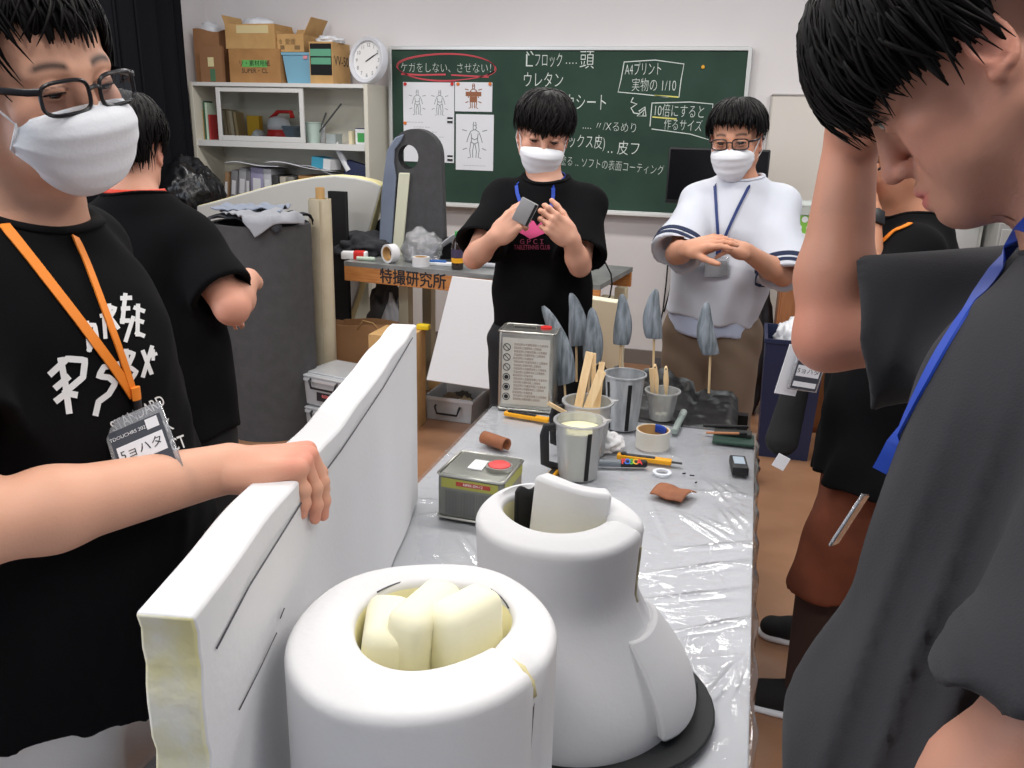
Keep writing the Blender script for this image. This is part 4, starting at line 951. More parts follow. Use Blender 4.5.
MB().tube([(.146*math.cos(sa-.12*k/6), .161*math.sin(sa-.12*k/6), h1-.04-.04*k) for k in range(7)], .0018, 4).build('pen_line', MATS['pencil line'], t, 180)
# ------------------------------------------------------------------ flared foam leg on a black sole
c2 = V(-.232, 1.15, CZ+.012); h2_ = .285
def flare(a, z):
    zf = h2_*.66; k = (.5+.5*math.cos(PI*min(1, z/zf)))**.75; fx = math.cos(a+.5)
    return .112+.012*(z/h2_)+k*(.022+.07*max(0, .5+.5*fx))
t = foam_tube('foam_boot', 'white foam boot shape flaring at the bottom on a black sole behind the near cylinder', c2, .12, .072, h2_, 2.2, -.05, flare, hole_off=(-.012, .012), hole_s=(1.05, .95)); t['category'] = 'foam prop'
so = []
for a in np.linspace(0, 2*PI, 60)[:-1]:
    r = flare(a, 0)+.004+.05*max(0, math.cos(a+.15))**2; so.append((r*math.cos(a), r*math.sin(a)))
MB().prism(so, .012, t=(0, 0, -.0115)).build('sole', mat('black sole foam', (30, 32, 34), .6, bump=.2, bscale=30), t, bevel=.003)
mb = MB()
fl_ = [(.185, .02), (.235, -.02), (.245, .055), (.21, .105), (.165, .09)]
mb.prism(fl_, .03, t=(-.02, -.02, -.0105)); mb.build('sole_flap', MATS['black sole foam'], t, bevel=.005)
# toe flap at the right of the foot
def flap(u, v):
    a = -.55+.95*u; z = .012+.128*v; r = flare(a, z*.98)+.024-.012*v**3-.01*abs(2*u-1)**4
    return (r*math.cos(a), r*math.sin(a), z)
MB().slab(flap, 24, 16, .03).build('foot_flap', M_foamw, t, 50, bevel=.006)
MB().tube([((flare(-.12, z)+.001)*math.cos(-.12), (flare(-.12, z)+.001)*math.sin(-.12), z) for z in np.linspace(.17, h2_-.025, 14)], .0035, 5).build('glue_seam', mat('dirty yellow glue', (200, 192, 160), .7, var=(120, 110, 80), vscale=40), t, 180)
# curved foam slab pushed into the leg, black liner behind it
def slabf(u, v):
    x = -.058+.122*u; return (x+.010*v, .018-.016*math.sin(PI*u)+.012*v, .17+.152*v*(1+.05*math.cos(PI*u*.9)))
o = MB().slab(slabf, 18, 10, .034).build('foam_slab', M_foamw, smooth=50, bevel=.006); o.location = tuple(c2); tag(o, 'curved white foam slab sticking out of the top of the foam boot shape', 'foam slab')
o = MB().slab(lambda u, v: (-.075*math.cos(.2+.9*u)-.0, .02+.075*math.sin(.2+.9*u), .2+.095*v+.006*math.sin(9*u)), 16, 6, .006).build('black_liner', M_blkm, t, 180)
# ------------------------------------------------------------------ tins
M_tin = mat('tinplate', (196, 196, 190), .28, metal=.85, var=(176, 176, 170), vscale=10)
M_tinw = mat('printed tin', (206, 206, 198), .4, metal=.25)
def tin(label, c, w, d, h, rz, group=None):
    t = thing('metal_can', label, 'can', c, rz, group)
    MB().rbox((0, 0, h/2), (w, d, h), .012, seg=3).build('can_body', M_tin if 'tall' in label else mat('grey printed tin', (128, 130, 124), .35, metal=.5), t, 50)
    mb = MB(); q = [(-w/2+.008, -d/2, h-.003), (w/2-.008, -d/2, h-.003), (w/2, -d/2+.008, h-.003), (w/2, d/2-.008, h-.003), (w/2-.008, d/2, h-.003), (-w/2+.008, d/2, h-.003), (-w/2, d/2-.008, h-.003), (-w/2, -d/2+.008, h-.003)]
    mb.tube(q, .0035, 6, closed=True); mb.build('top_rim', M_tin, t, 60)
    mb = MB(); mb.tube([(a, b, .003) for a, b, _ in q], .003, 6, closed=True); mb.build('bottom_rim', M_tin, t, 60)
    return t
p0, p1 = PZ(497, 410, TZ), PZ(552, 415, TZ); rz = math.atan2(p1[1]-p0[1], p1[0]-p0[0]); w = math.hypot(*(p1-p0)[:2]); 
hT = .252
t = tin('tall silver tin with warning symbols and small print on its front', (p0+p1)/2+rotz(rz)@V(0, .055, .004), w, .11, hT, rz)
mb = MB(); mb.box((0, -.0556, hT*.5), (w*.84, .0012, hT*.84)); mb.build('label_panel', M_tinw, t)
mb = MB()
for k in range(6):
    z = hT*(.80-.125*k); mb.ring([(.0095, 0), (.0118, 0), (.0118, .0006), (.0095, .0006)], 20, (-w*.34, -.0564, z), rotx(PI/2))
    if k < 3: mb.tube([(-w*.34-.006, -.0566, z+.006), (-w*.34+.006, -.0566, z-.006)], .0013, 4)
    else: mb.lathe([(0, 0), (.007, 0), (.007, .0006), (0, .0006)], 12, (-w*.34, -.0564, z), rotx(PI/2))
sy = mb.build('warning_symbols', M_dink, t, None)
mb = MB(); mb.box((-.01, 0, 0), (.0, 0, 0)) if 0 else None
for k in range(17):
    z = hT*(.84-.043*k); L = (.62, .5, .6, .57, .35)[k % 5]*w
    put_text(mb, '取扱説明火気厳禁保管上注意換気'[: 15 if k % 5 != 4 else 9], .0088, (-w*.22+L/2+.0, -.0562, z), (1, 0, 0), (0, 0, 1), .0004, sx=L/.135 if k % 5 != 4 else .8)
mb.build('small_print', mat('faded print', (140, 112, 100), .7), t, None)
MB().lathe([(0, 0), (.018, 0), (.018, .006), (.0, .006)], 20, (w*.28, .01, hT)).build('cap', M_red, t, 40); MB().tube([(-.05, 0, hT), (-.05, 0, hT+.008), (.02, 0, hT+.008), (.02, 0, hT)], .004, 6, flat=(1.6, .5)).build('handle', M_tin, t, 60)
p0, p1, p2 = PZ(437, 519, TZ), PZ(502, 530, TZ), PZ(534, 500, TZ); rz = math.atan2(p1[1]-p0[1], p1[0]-p0[0]); w = math.hypot(*(p1-p0)[:2]); d = .15
hL = .108
cL = p0+rotz(rz)@V(w/2, d/2, .005)
t = tin('low grey tin with an olive band and red cap beside the foam panel', cL, w, d, hL, rz)
mb = MB(); mb.box((0, -d/2-.0006, hL-.020), (w-.022, .0012, .022)); mb.box((w/2+.0006, 0, hL-.020), (.0012, d-.022, .022)); mb.build('olive_band', mat('olive print', (158, 158, 76), .45), t)
mb = MB(); mb.rbox((w*.12-.01, -d/2-.0014, hL-.019), (w*.52, .001, .010), .0004); mb.build('red_badge', mat('brick red print', (166, 62, 50), .5), t)
mb = MB(); put_text(mb, 'NMX-SM-12', .009, (w*.12-.01, -d/2-.002, hL-.019), (1, 0, 0), (0, 0, 1), .0004); mb.build('badge_lettering', M_white, t, None)
mb = MB()
for k in range(9): put_text(mb, '取扱説明火気厳禁保管上注意換気', .0075, (-.004, -d/2-.0006, hL*.62-.0065*k), (1, 0, 0), (0, 0, 1), .0004, sx=.95)
mb.build('small_print', mat('grey print', (92, 94, 96), .6), t, None)
MB().rbox((-.005, -.005, hL+.002), (.035, .055, .005), .002).build('white_sticker', M_white, t)
MB().ring([(.026, 0), (.03, 0), (.03, .010), (.026, .010)], 28, (.045, -.005, hL)).build('cap_ring', M_tin, t, 40)
MB().lathe([(0, 0), (.025, 0), (.025, .011), (.022, .013), (0, .013)], 28, (.045, -.005, hL)).build('cap', mat('white red cap', (214, 70, 70), .45), t, 40)
# ------------------------------------------------------------------ measuring cups
M_cup = mat_film('hazy cup plastic', (252, 252, 240), .0, .25, 0, 8, .36)
M_resin = mat('pale yellow resin', (232, 228, 190), .5)
def cup(label, c, r0, r1, h, rz=0, handle=True, plastic=None, fill=None, name='measuring_cup', band=None, group='mixing cups'):
    t = thing(name, label, 'cup', c, rz, group); pl = plastic or M_cup; th = .0025
    def pr(z): return r0+(r1-r0)*z/h
    mb = MB(); mb.ring([(pr(0), 0), (pr(h), h), (pr(h)-th, h), (pr(0)-th, .003)], 40); mb.lathe([(0, .0), (pr(0)-th*.5, 0), (pr(0)-th*.5, .003), (0, .003)], 40); mb.build('cup_wall', pl, t, 40)
    mb = MB(); mb.ring([(r1-th-.001, h-.004), (r1+.005, h-.004), (r1+.005, h), (r1-th-.001, h)], 40)
    if handle: mb.add([(r1*.97*math.cos(.25), r1*.97*math.sin(.25), h), (r1*.97*math.cos(.25), -r1*.97*math.sin(.25), h), (r1+.018, 0, h+.003), (r1*.97*math.cos(.25), r1*.97*math.sin(.25), h-.004), (r1*.97*math.cos(.25), -r1*.97*math.sin(.25), h-.012), (r1+.016, 0, h-.002)], [(0, 1, 2), (3, 5, 4), (0, 2, 5, 3), (1, 4, 5, 2)])
    mb.build('rim', mat_film('cup rim', (236, 238, 240), .12, .1, 0, 8, .45) if plastic is None else pl, t, 40)
    if handle:
        pts = [(-r1*.98, 0, h*.86), (-r1-.022, 0, h*.84), (-r1-.026, 0, h*.7), (-r1-.022, 0, h*.2), (-r1*.8, 0, h*.12)]
        MB().tube(pts, .008, 8, flat=(1.5, .7), up=V(0, 1, 0)).build('handle', M_blk, t, 60)
    if band is not None:
        for a in band: MB().tube([(pr(z)*1.012*math.cos(a), pr(z)*1.012*math.sin(a), z) for z in np.linspace(.002, h*.88, 6)], .006, 4, up=V(math.cos(a), math.sin(a), 0), flat=(1, .12)).build('black_scale_strip', M_blkm, t, None)
    if fill: MB().lathe([(0, .0035), (pr(0)-th-.0008, .0035), (pr(fill[0])-th-.0008, fill[0]), (0, fill[0])], 40).build('contents', fill[1], t, 40)
    return t
cA = PZ(566, 468, TZ)+V(0, .05, .004); cB = PZ(573, 484, TZ)+V(0, .055, .004)
hC = .148
cup('front clear measuring cup with a black handle and yellowish resin inside', cB, .050, .062, hC, .25, band=(-1.2,), fill=(.125, M_resin))
cA = V(cB[0]-.01, cB[1]+.16, cB[2])
cup('clear measuring cup holding wooden sticks, behind the front measuring cup', cA, .052, .065, hC, .3, band=(-2.4,), fill=(.1, M_resin))
cG = PZ(619, 434, TZ)+V(0, .055, .004)
cup('tall cup smeared with grey paint, behind the sticks', cG, .045, .058, .165, .2, handle=False, plastic=mat('grey smeared plastic', (142, 146, 150), .35, var=(180, 184, 188), vscale=14, vstretch=(3, 3, .7)), band=(-1.35, -2.6), name='paint_cup')
MB_ = None
cS = PZ(659, 424, TZ)+V(0, .045, .004)
cup('small clear plastic cup holding two brushes', cS, .035, .05, .09, 0, handle=False, name='plastic_cup', fill=(.02, mat('milky residue', (206, 206, 200), .5)))
# wooden stir sticks and brushes
M_stick = mat('bare wood', (234, 206, 162), .6, var=(222, 188, 140), vscale=8, vstretch=(10, 10, 1))
def stick(label, a, b, w=.010, th=.0022, name='wooden_stick', group='wooden sticks in the measuring cup', m=None):
    a, b = V(*a), V(*b); o = MB().tube([b-b, (a-b)*.5, a-b] if 0 else [V(0, 0, 0), (a-b)], 1, 4, flat=(w, th), square=True, up=V(0, 1, .2)).build(name, m or M_stick, bevel=.0012)
    o.location = tuple(b); return tag(o, label, 'stick', group)
stick('wide wooden stick leaning right in the clear cup, frontmost of the bunch', PY(602, 371, cA[1]+.02), cA+V(-.005, -.02, .102), .012)
stick('wooden stick leaning right in the clear cup, left of the frontmost', PY(590, 352, cA[1]+.05), cA+V(-.03, .0, .102), .011)
stick('thin wooden stick between two wider ones in the clear cup', PY(594, 353, cA[1]+.06), cA+V(.012, .02, .102), .006)
stick('wooden stick at the back right of the bunch in the clear cup', PY(602, 362, cA[1]+.07), cA+V(.02, .03, .102), .008)
stick('short wooden stick leaning left in the clear cup', PY(548, 403, cA[1]-.055), cA+V(-.02, -.03, .102), .006)
def brush(label, a, b):
    a, b = V(*a), V(*b); t = thing('paint_brush', label, 'brush', b, 0, 'brushes in the small cup'); d = a-b
    ks = np.linspace(0, 1, 9); wd = [.004, .0045, .006, .0078, .0085, .008, .0068, .0062, .003]
    mb = MB(); mb.tube([d*(.35+.65*k) for k in ks], [w for w in wd], 10, flat=(1.0, .5), up=V(0, 1, .2)); mb.build('handle', M_stick, t, 180)
    MB().tube([d*.2, d*.36], .009, 10, flat=(1.1, .4), up=V(0, 1, .2)).build('ferrule', M_tin, t, 60); MB().tube([d*0, d*.2], .009, 8, flat=(1.1, .5), up=V(0, 1, .2)).build('bristles', mat('bristles', (120, 92, 60), .9), t, 60)
    c = d*.94; MB().lathe([(0, -.006), (.0022, -.006), (.0022, .006), (0, .006)], 10, c, rotx(PI/2)).build('hang_hole', M_dink, t)
brush('left brush with a pale wooden handle in the small cup', PY(655, 364, cS[1]+.01), cS+V(-.008, -.005, .022))
brush('right brush with a pale wooden handle in the small cup', PY(666, 366, cS[1]+.02), cS+V(.014, .01, .022))
stick('narrow wooden stick beside the left brush in the small cup', PY(651, 368, cS[1]-.01), cS+V(-.022, -.008, .022), .006, group='sticks in the small cup')
# crumpled white paper, tape, markers, cutters
lump('tissue', 'crumpled white tissue between the front cup and the tape roll', 'tissue', PZ(607, 452, TZ)+V(0, .02, .004), (.04, .045, .026), mat('tissue white', (226, 226, 228), .9), 41, .4, flat=.4, sub=4)
pT = PZ(650, 453, TZ)+V(0, .045, .004)
tape_roll('wide translucent tape roll lying flat with a blue strip inside', pT, .047, .05, mat('milky tape', (216, 214, 206), .4), group=None, ri=.041)
o = MB().slab(lambda u, v: (.036*math.cos(.2+1.3*u), .036*math.sin(.2+1.3*u), .03+.024*v), 12, 3, .003).build('blue_strip', mat('deep blue', (30, 70, 170), .4), smooth=180); o.location = tuple(pT); tag(o, 'blue strip tucked inside the translucent tape roll', 'strip')
def pen(label, a, b, r, m, cap=None, capf=.35, group=None, name='marker_pen', cat='pen'):
    a, b = V(*a), V(*b); t = thing(name, label, cat, a, 0, group); d = b-a
    MB().tube([d*0, d*.03, d*(1-capf)], [r*.8, r, r], 16).build('barrel', m, t, 60)
    MB().tube([d*(1-capf), d*.97, d], [r*1.08, r*1.08, r*.8], 16).build('cap', cap or m, t, 60); return t, d
zP = TZ+.004
a, b = PZ(594, 463, zP+.009), PZ(647, 464, zP+.009); a[2] = b[2] = zP+.0095
t, d = pen('fat grey paint marker with a black cap and coloured lettering beside the cutter', a, b, .0095, mat('grey marker', (120, 128, 136), .4), M_blk, .5, name='paint_marker')
mb = MB(); ux = nrm(d)
for k, (ch, c) in enumerate((('P', (226, 60, 50)), ('O', (60, 110, 220)), ('S', (90, 180, 70)), ('C', (240, 190, 40)), ('A', (230, 60, 60)))):
    mb = MB(); put_text(mb, ch, .021, d*(.56+.075*k)+V(0, -.0108*.72, .0108*.72), ux, (0, .7, .7), .0006, .0008); mb.build('letter', mat('letter %d' % k, c, .5), t, None)
def cutter(label, a, b, w, blade=True):
    a, b = V(*a), V(*b); d = b-a; t = thing('utility_knife', label, 'cutter', a, math.atan2(d[1], d[0]), 'yellow cutters'); L = np.linalg.norm(d)
    MB().rbox((L*.42, 0, .007), (L*.84, w, .013), .003).build('handle', mat('cutter yellow', (238, 168, 30), .4), t)
    MB().rbox((L*.36, -.001, .009), (L*.46, w*.62, .014), .003).build('grip', M_blk, t); MB().lathe([(0, 0), (.008, 0), (.008, .008), (0, .008)], 16, (L*.1, 0, .010)).build('wheel', M_blk, t)
    MB().box((L*.9, 0, .007), (L*.2, w*.5, .0012)).build('blade', M_blk, t)
a, b = PZ(617, 458, zP), PZ(682, 466, zP)
cutter('yellow and black cutter right of the grey marker', a, b, .024)
a, b = PZ(558, 424, zP), PZ(505, 415, zP); cutter('yellow and black cutter lying before the tall tin', b, a, .024)
a, b = PZ(541, 490, zP), PZ(560, 468, zP); cutter('yellow cutter half hidden between the low tin and the cups', b, a+V(.0,.0,0), .02)
p = PZ(523, 404, zP); o = MB().tube([(-.025, 0, .012), (.03, .005, .012)], .012, 10).build('brown_cork', mat('brown cork', (150, 104, 70), .8)); o.location = tuple(p); tag(o, 'small brown roll lying against the tall tin', 'roll')
a, b = PZ(674, 432, zP+.009), PZ(684, 412, zP+.009); a[2] = b[2] = zP+.010
pen('grey-green marker standing out to the right of the small brush cup', a, b, .010, mat('sage marker', (150, 164, 160), .4), mat('sage cap', (176, 188, 184), .4), .3)
o = MB().ring([(.016, 0), (.024, 0), (.024, .004), (.016, .004)], 28).build('clear_ring', mat('white ring', (226, 232, 240), .3)); o.location = tuple(PZ(662, 473, zP)); tag(o, 'small white plastic ring lying below the cutter', 'ring')
# leather scraps
M_lea = mat('brown leather', (154, 96, 62), .6, var=(128, 76, 48), vscale=16, bump=.2, bscale=60)
p = PZ(673, 496, zP)
o = MB().slab(lambda u, v: ((u-.5)*.082+.012*(v-.5), (v-.5)*.075-.01*(u-.5), .006+.012*math.sin(PI*v)+.002*math.sin(9*u)), 14, 14, -.003).build('leather_scrap', M_lea, smooth=180); o.location = tuple(p); o.rotation_euler = (0, 0, -.25); tag(o, 'square brown leather scrap lying on the right half of the table', 'leather')
p = PZ(495, 447, zP)
o = MB().slab(lambda u, v: ((u-.5)*.085, .016*math.cos(-1.2+5.0*v), .017+.016*math.sin(-1.2+5.0*v)), 10, 20, .003).build('leather_roll', M_lea, smooth=180); o.location = tuple(p); o.rotation_euler = (0, 0, -.45); tag(o, 'curled brown leather strip behind the low tin', 'leather')
# notebook, pens, black device
p = PZ(735, 443, zP); o = MB().rbox((0, 0, .004), (.115, .085, .008), .002).build('green_notebook', mat('dark green cover', (44, 72, 62), .6)); o.location = tuple(p+V(-.005, .02, 0)); tag(o, 'dark green notebook at the right edge of the table', 'notebook')
o = MB().rbox((0, 0, .006), (.105, .04, .012), .003).build('dark_case', mat('olive black', (50, 52, 50), .6)); o.location = tuple(p+V(-.008, .045, .0085)); tag(o, 'narrow dark pen case lying on the green notebook', 'case')
zq = zP+.0215
a, b = PZ(703, 427, zq), PZ(748, 429, zq); pen('black pen lying furthest back above the green notebook', V(a[0], a[1], zq+.005), V(b[0], b[1], zq+.005), .005, M_blk, M_blk, .4)
a, b = PZ(706, 434, zq), PZ(747, 435, zq); pen('copper-coloured pencil in front of the black pen', V(a[0], a[1], zq+.004), V(b[0], b[1], zq+.004), .0035, mat('copper', (190, 130, 90), .5), M_blk, .2, name='pencil')
p = PZ(738, 474, zP)
t = thing('black_device', 'small black device with a pale label at the right edge of the table', 'device', p+V(0, .03, 0), .12)
MB().rbox((0, 0, .012), (.042, .09, .024), .004).build('device_body', M_blk, t); MB().box((0, .006, .0246), (.028, .05, .0012)).build('label', mat('pale blue label', (170, 186, 200), .4), t)
for k, (a, b, l) in enumerate(((692, 476, 'longest dark crumb near the leather scrap'), (684, 474, 'middle dark crumb near the white ring'), (696, 483, 'dark crumb nearest the leather scrap'))):
    o = MB().rbox((0, 0, .0015), (.012-.002*k, .004, .003), .001).build('foam_crumb', M_blkm); o.location = tuple(PZ(a, b, zP)); o.rotation_euler = (0, 0, .6*k); tag(o, l, 'scrap', 'crumbs on the table')
# ------------------------------------------------------------------ black table with the grey foam fins
BT = .70
BX0, BX1, BY0, BY1 = -.46, -.005, 2.515, 2.80
t = thing('small_table', 'small table covered in black paint-stained plastic behind the white work table', 'table', ((BX0+BX1)/2, (BY0+BY1)/2, 0))
MB().box((0, 0, BT-.02), (BX1-BX0-.02, BY1-BY0-.02, .03)).build('table_top', M_blkm, t)
for i in (-1, 1):
    for j in (-1, 1): MB().box((i*.27, j*.18, (BT-.035)/2), (.035, .035, BT-.035)).build('leg', M_blk, t)
M_stain = mat('stained black plastic', (17, 17, 18), .5, var=(120, 126, 128), vscale=13, vdetail=9, vlo=.52, vhi=.74, bump=.4, bscale=18)
from mathutils import noise as NZ
def blk(u, v):
    U = u*1.3-.15; Vv = v*1.3-.15
    x = BX0+(BX1-BX0)*min(max(U, 0), 1); y = BY0+(BY1-BY0)*min(max(Vv, 0), 1); z = BT
    n1 = NZ.noise(Vector((x*9, y*9, 1.)));  n2 = abs(NZ.noise(Vector((x*17, y*17, 4.))))
    edge = max(0, -U, U-1)*(BX1-BX0)+max(0, -Vv, Vv-1)*(BY1-BY0)
    back = min(1, max(0, (Vv-.45)*2.2))*(1 if U < .72 else .4)
    z += .012+.03*max(n1, -.2)*back+.05*n2*back+.06*back+.01*n2
    if edge > 0:
        z -= edge*2.6; k = .02+.03*edge+.01*n1
        x += (-k if U < 0 else k if U > 1 else 0); y += (-k*.3 if Vv < 0 else k if Vv > 1 else 0)
    return (x, y, z)
o = MB().slab(blk, 60, 60, -.003).build('black_sheet', M_stain, smooth=180); tag(o, 'crumpled black plastic sheet with grey paint stains on the small table', 'plastic sheet')
M_fin = mat('grey painted foam', (146, 155, 165), .6, var=(92, 102, 108), vscale=26, vdetail=6, vstretch=(3.5, 3.5, .5), bump=.2, bscale=30)
def fin(label, tip, base, w, sb, Y, curve=.25, rz=0., flip=1):
    """claw-shaped foam piece on a stick; tip and base in metres"""
    tip, base, sb = V(*tip), V(*base), V(*sb)
    t = thing('foam_claw', label, 'foam claw', sb, 0, 'painted foam claws on sticks')
    ax = tip-base; L = np.linalg.norm(ax); ax = ax/L; side = nrm(np.cross(ax, V(0, 1, 0)))
    v = []; n = 20; m = 18
    for i in range(m+1):
        k = i/m; r = w*(math.sqrt(max(0, 1-(k*.99)**2.4)))*(.86+.14*math.sin(PI*min(1, k*1.4))) if k > 0 else w*.82
        c = base+ax*L*k+side*(flip*curve*L*(k**2-k)*.9)
        for j in range(n):
            a = 2*PI*j/n; v.append(c+side*r*math.cos(a)+V(0, 1, 0)*r*.62*math.sin(a))
    f = [(i*n+j, i*n+(j+1) % n, (i+1)*n+(j+1) % n, (i+1)*n+j) for i in range(m) for j in range(n)]+[tuple(range(n-1, -1, -1)), tuple(m*n+j for j in range(n))]
    mb = MB(); mb.add(np.array(v)-sb, f); mb.build('claw', M_fin, t, 60)
    MB().tube([V(0, 0, 0), base+ax*.02-sb], .0038, 8).build('stick', M_stick, t, 60)
FZ = BT+.012
for (tx, ty), (bx, by), wp, (sx, sy), Y, cv, fl, l in (((543, 306), (566, 383), 11, (566, 396), 2.56, .3, 1, 'leftmost grey foam claw, just right of the tall tin, bent to the left'),
        ((571, 293), (577, 345), 10, (577, 372), 2.70, .3, 1, 'second grey foam claw from the left, pale and upright'),
        ((592, 308), (592, 362), 10.5, (588, 385), 2.66, .1, 1, 'blue-grey foam claw in front, third from the left, above the sticks'),
        ((622, 294), (621, 344), 9.5, (620, 372), 2.72, .15, 1, 'grey foam claw above the grey paint cup, against the cream board'),
        ((656, 289), (654, 338), 10, (654, 372), 2.71, .25, -1, 'grey foam claw between the grey paint cup and the person in white'),
        ((707, 302), (711, 354), 10, (710, 380), 2.72, .3, -1, 'rightmost dark streaked foam claw in front of the person in white')):
    tip, bs = PY(tx, ty, Y), PY(bx, by, Y); s0 = PY(sx, sy, Y); w_ = np.linalg.norm(PY(bx+wp, by, Y)-bs)
    s0 = V(s0[0], Y, FZ+.006) if Y < 2.7 else V(s0[0], Y, FZ+.05)
    fin(l, tip, bs, w_, s0, Y, cv, 0, fl)
# ================================================================== figures: smooth implicit surfaces turned into one mesh each
class Sdf:
    def __init__(s): s.ops = []; s.disp = None
    def add(s, fn, lo, hi, k=.02, mode='u'): s.ops.append((fn, np.asarray(lo, float), np.asarray(hi, float), k, mode)); return s
    def cone(s, a, b, ra, rb=None, k=.02, mode='u', flat=None, clip=None):
        a, b = np.asarray(a, float), np.asarray(b, float); rb = ra if rb is None else rb; ba = b-a; L2 = max(ba@ba, 1e-12)
        if flat is not None:
            n = np.asarray(flat[0], float); n = nrm(n-ba*(n@ba)/L2) if L2 > 1e-9 else nrm(n); sc = flat[1]
        def fn(X, Y, Z):
            qx, qy, qz = X-a[0], Y-a[1], Z-a[2]
            h = np.clip((qx*ba[0]+qy*ba[1]+qz*ba[2])/L2, 0, 1)
            wx, wy, wz = qx-h*ba[0], qy-h*ba[1], qz-h*ba[2]
            l0 = np.sqrt(wx*wx+wy*wy+wz*wz)
            r = ra+(rb-ra)*h
            if flat is not None:
                c = (wx*n[0]+wy*n[1]+wz*n[2]); l1 = np.sqrt(np.maximum(l0*l0+c*c*(1/sc**2-1), 1e-12)); d = (l1-r)*l0/np.maximum(l1, 1e-6)
                d = np.where(l1 < 1e-4, -r*sc, d)
            else: d = l0-r
            if clip is not None:
                for o, nn in clip: d = np.maximum(d, (X-o[0])*nn[0]+(Y-o[1])*nn[1]+(Z-o[2])*nn[2])
            return d
        R = max(ra, rb); return s.add(fn, np.minimum(a, b)-R, np.maximum(a, b)+R, k, mode)
    def ell(s, c, rad, R=None, k=.02, mode='u', clip=None):
        c = np.asarray(c, float); rad = np.asarray(rad, float); R = np.eye(3) if R is None else np.asarray(R)
        def fn(X, Y, Z):
            q = [X-c[0], Y-c[1], Z-c[2]]
            l = [q[0]*R[0, i]+q[1]*R[1, i]+q[2]*R[2, i] for i in range(3)]
            k0 = np.sqrt(sum((l[i]/rad[i])**2 for i in range(3))); k1 = np.sqrt(sum((l[i]/rad[i]**2)**2 for i in range(3)))
            d = np.where(k1 > 1e-6, k0*(k0-1)/np.maximum(k1, 1e-6), -rad.min())
            if clip is not None:
                for o, nn in clip: d = np.maximum(d, (X-o[0])*nn[0]+(Y-o[1])*nn[1]+(Z-o[2])*nn[2])
            return d
        e = np.sqrt(((R*rad[None, :])**2).sum(1)); return s.add(fn, c-e, c+e, k, mode)
    def box(s, c, R, half, r, k=.02, mode='u'):
        c = np.asarray(c, float); R = np.asarray(R); half = np.asarray(half, float)-r
        def fn(X, Y, Z):
            q = [X-c[0], Y-c[1], Z-c[2]]
            l = [np.abs(q[0]*R[0, i]+q[1]*R[1, i]+q[2]*R[2, i])-half[i] for i in range(3)]
            o = np.sqrt(sum(np.maximum(a, 0)**2 for a in l)); return o+np.minimum(np.maximum(np.maximum(l[0], l[1]), l[2]), 0)-r
        e = np.abs(R)@(half+r); return s.add(fn, c-e, c+e, k, mode)
    def plane(s, o, n, lo=None, hi=None):
        o, n = np.asarray(o, float), nrm(n)
        return s.add(lambda X, Y, Z: (X-o[0])*n[0]+(Y-o[1])*n[1]+(Z-o[2])*n[2], [-9]*3 if lo is None else lo, [9]*3 if hi is None else hi, .004, 'i')
    def bounds(s):
        lo = np.min([o[1] for o in s.ops if o[4] == 'u'], 0); hi = np.max([o[2] for o in s.ops if o[4] == 'u'], 0); return lo, hi
    def eval(s, lo, h, n):
        ax = [lo[i]+h*np.arange(n[i]) for i in range(3)]; D = np.full(tuple(n), 1e3, np.float32)
        for fn, a, b, k, mode in s.ops:
            m = k+3*h
            i0 = [max(0, int((a[i]-m-lo[i])/h)) for i in range(3)]; i1 = [min(n[i], int((b[i]+m-lo[i])/h)+2) for i in range(3)]
            if any(i1[i] <= i0[i] for i in range(3)): continue
            sl = tuple(slice(i0[i], i1[i]) for i in range(3))
            X, Y, Z = ax[0][sl[0]][:, None, None], ax[1][sl[1]][None, :, None], ax[2][sl[2]][None, None, :]
            d = fn(X, Y, Z).astype(np.float32); c = D[sl]
            if mode == 'u':
                hh = np.clip(.5+.5*(c-d)/k, 0, 1); D[sl] = np.where(c > 100, d, c+(d-c)*hh-k*hh*(1-hh))
            elif mode == 's':
                d = -d; hh = np.clip(.5-.5*(c-d)/k, 0, 1); D[sl] = np.where(c > 100, c, c+(d-c)*hh+k*hh*(1-hh))
            else: D[sl] = np.maximum(c, d)
        if s.disp is not None:
            D += s.disp(ax[0][:, None, None], ax[1][None, :, None], ax[2][None, None, :])
        return D
    def mesh(s, lo, hi, h, skip=()):
        lo = np.asarray(lo, float); n = np.ceil((np.asarray(hi)-lo)/h).astype(int)+1
        D = s.eval(lo, h, n); return nets(D, lo, h, skip)
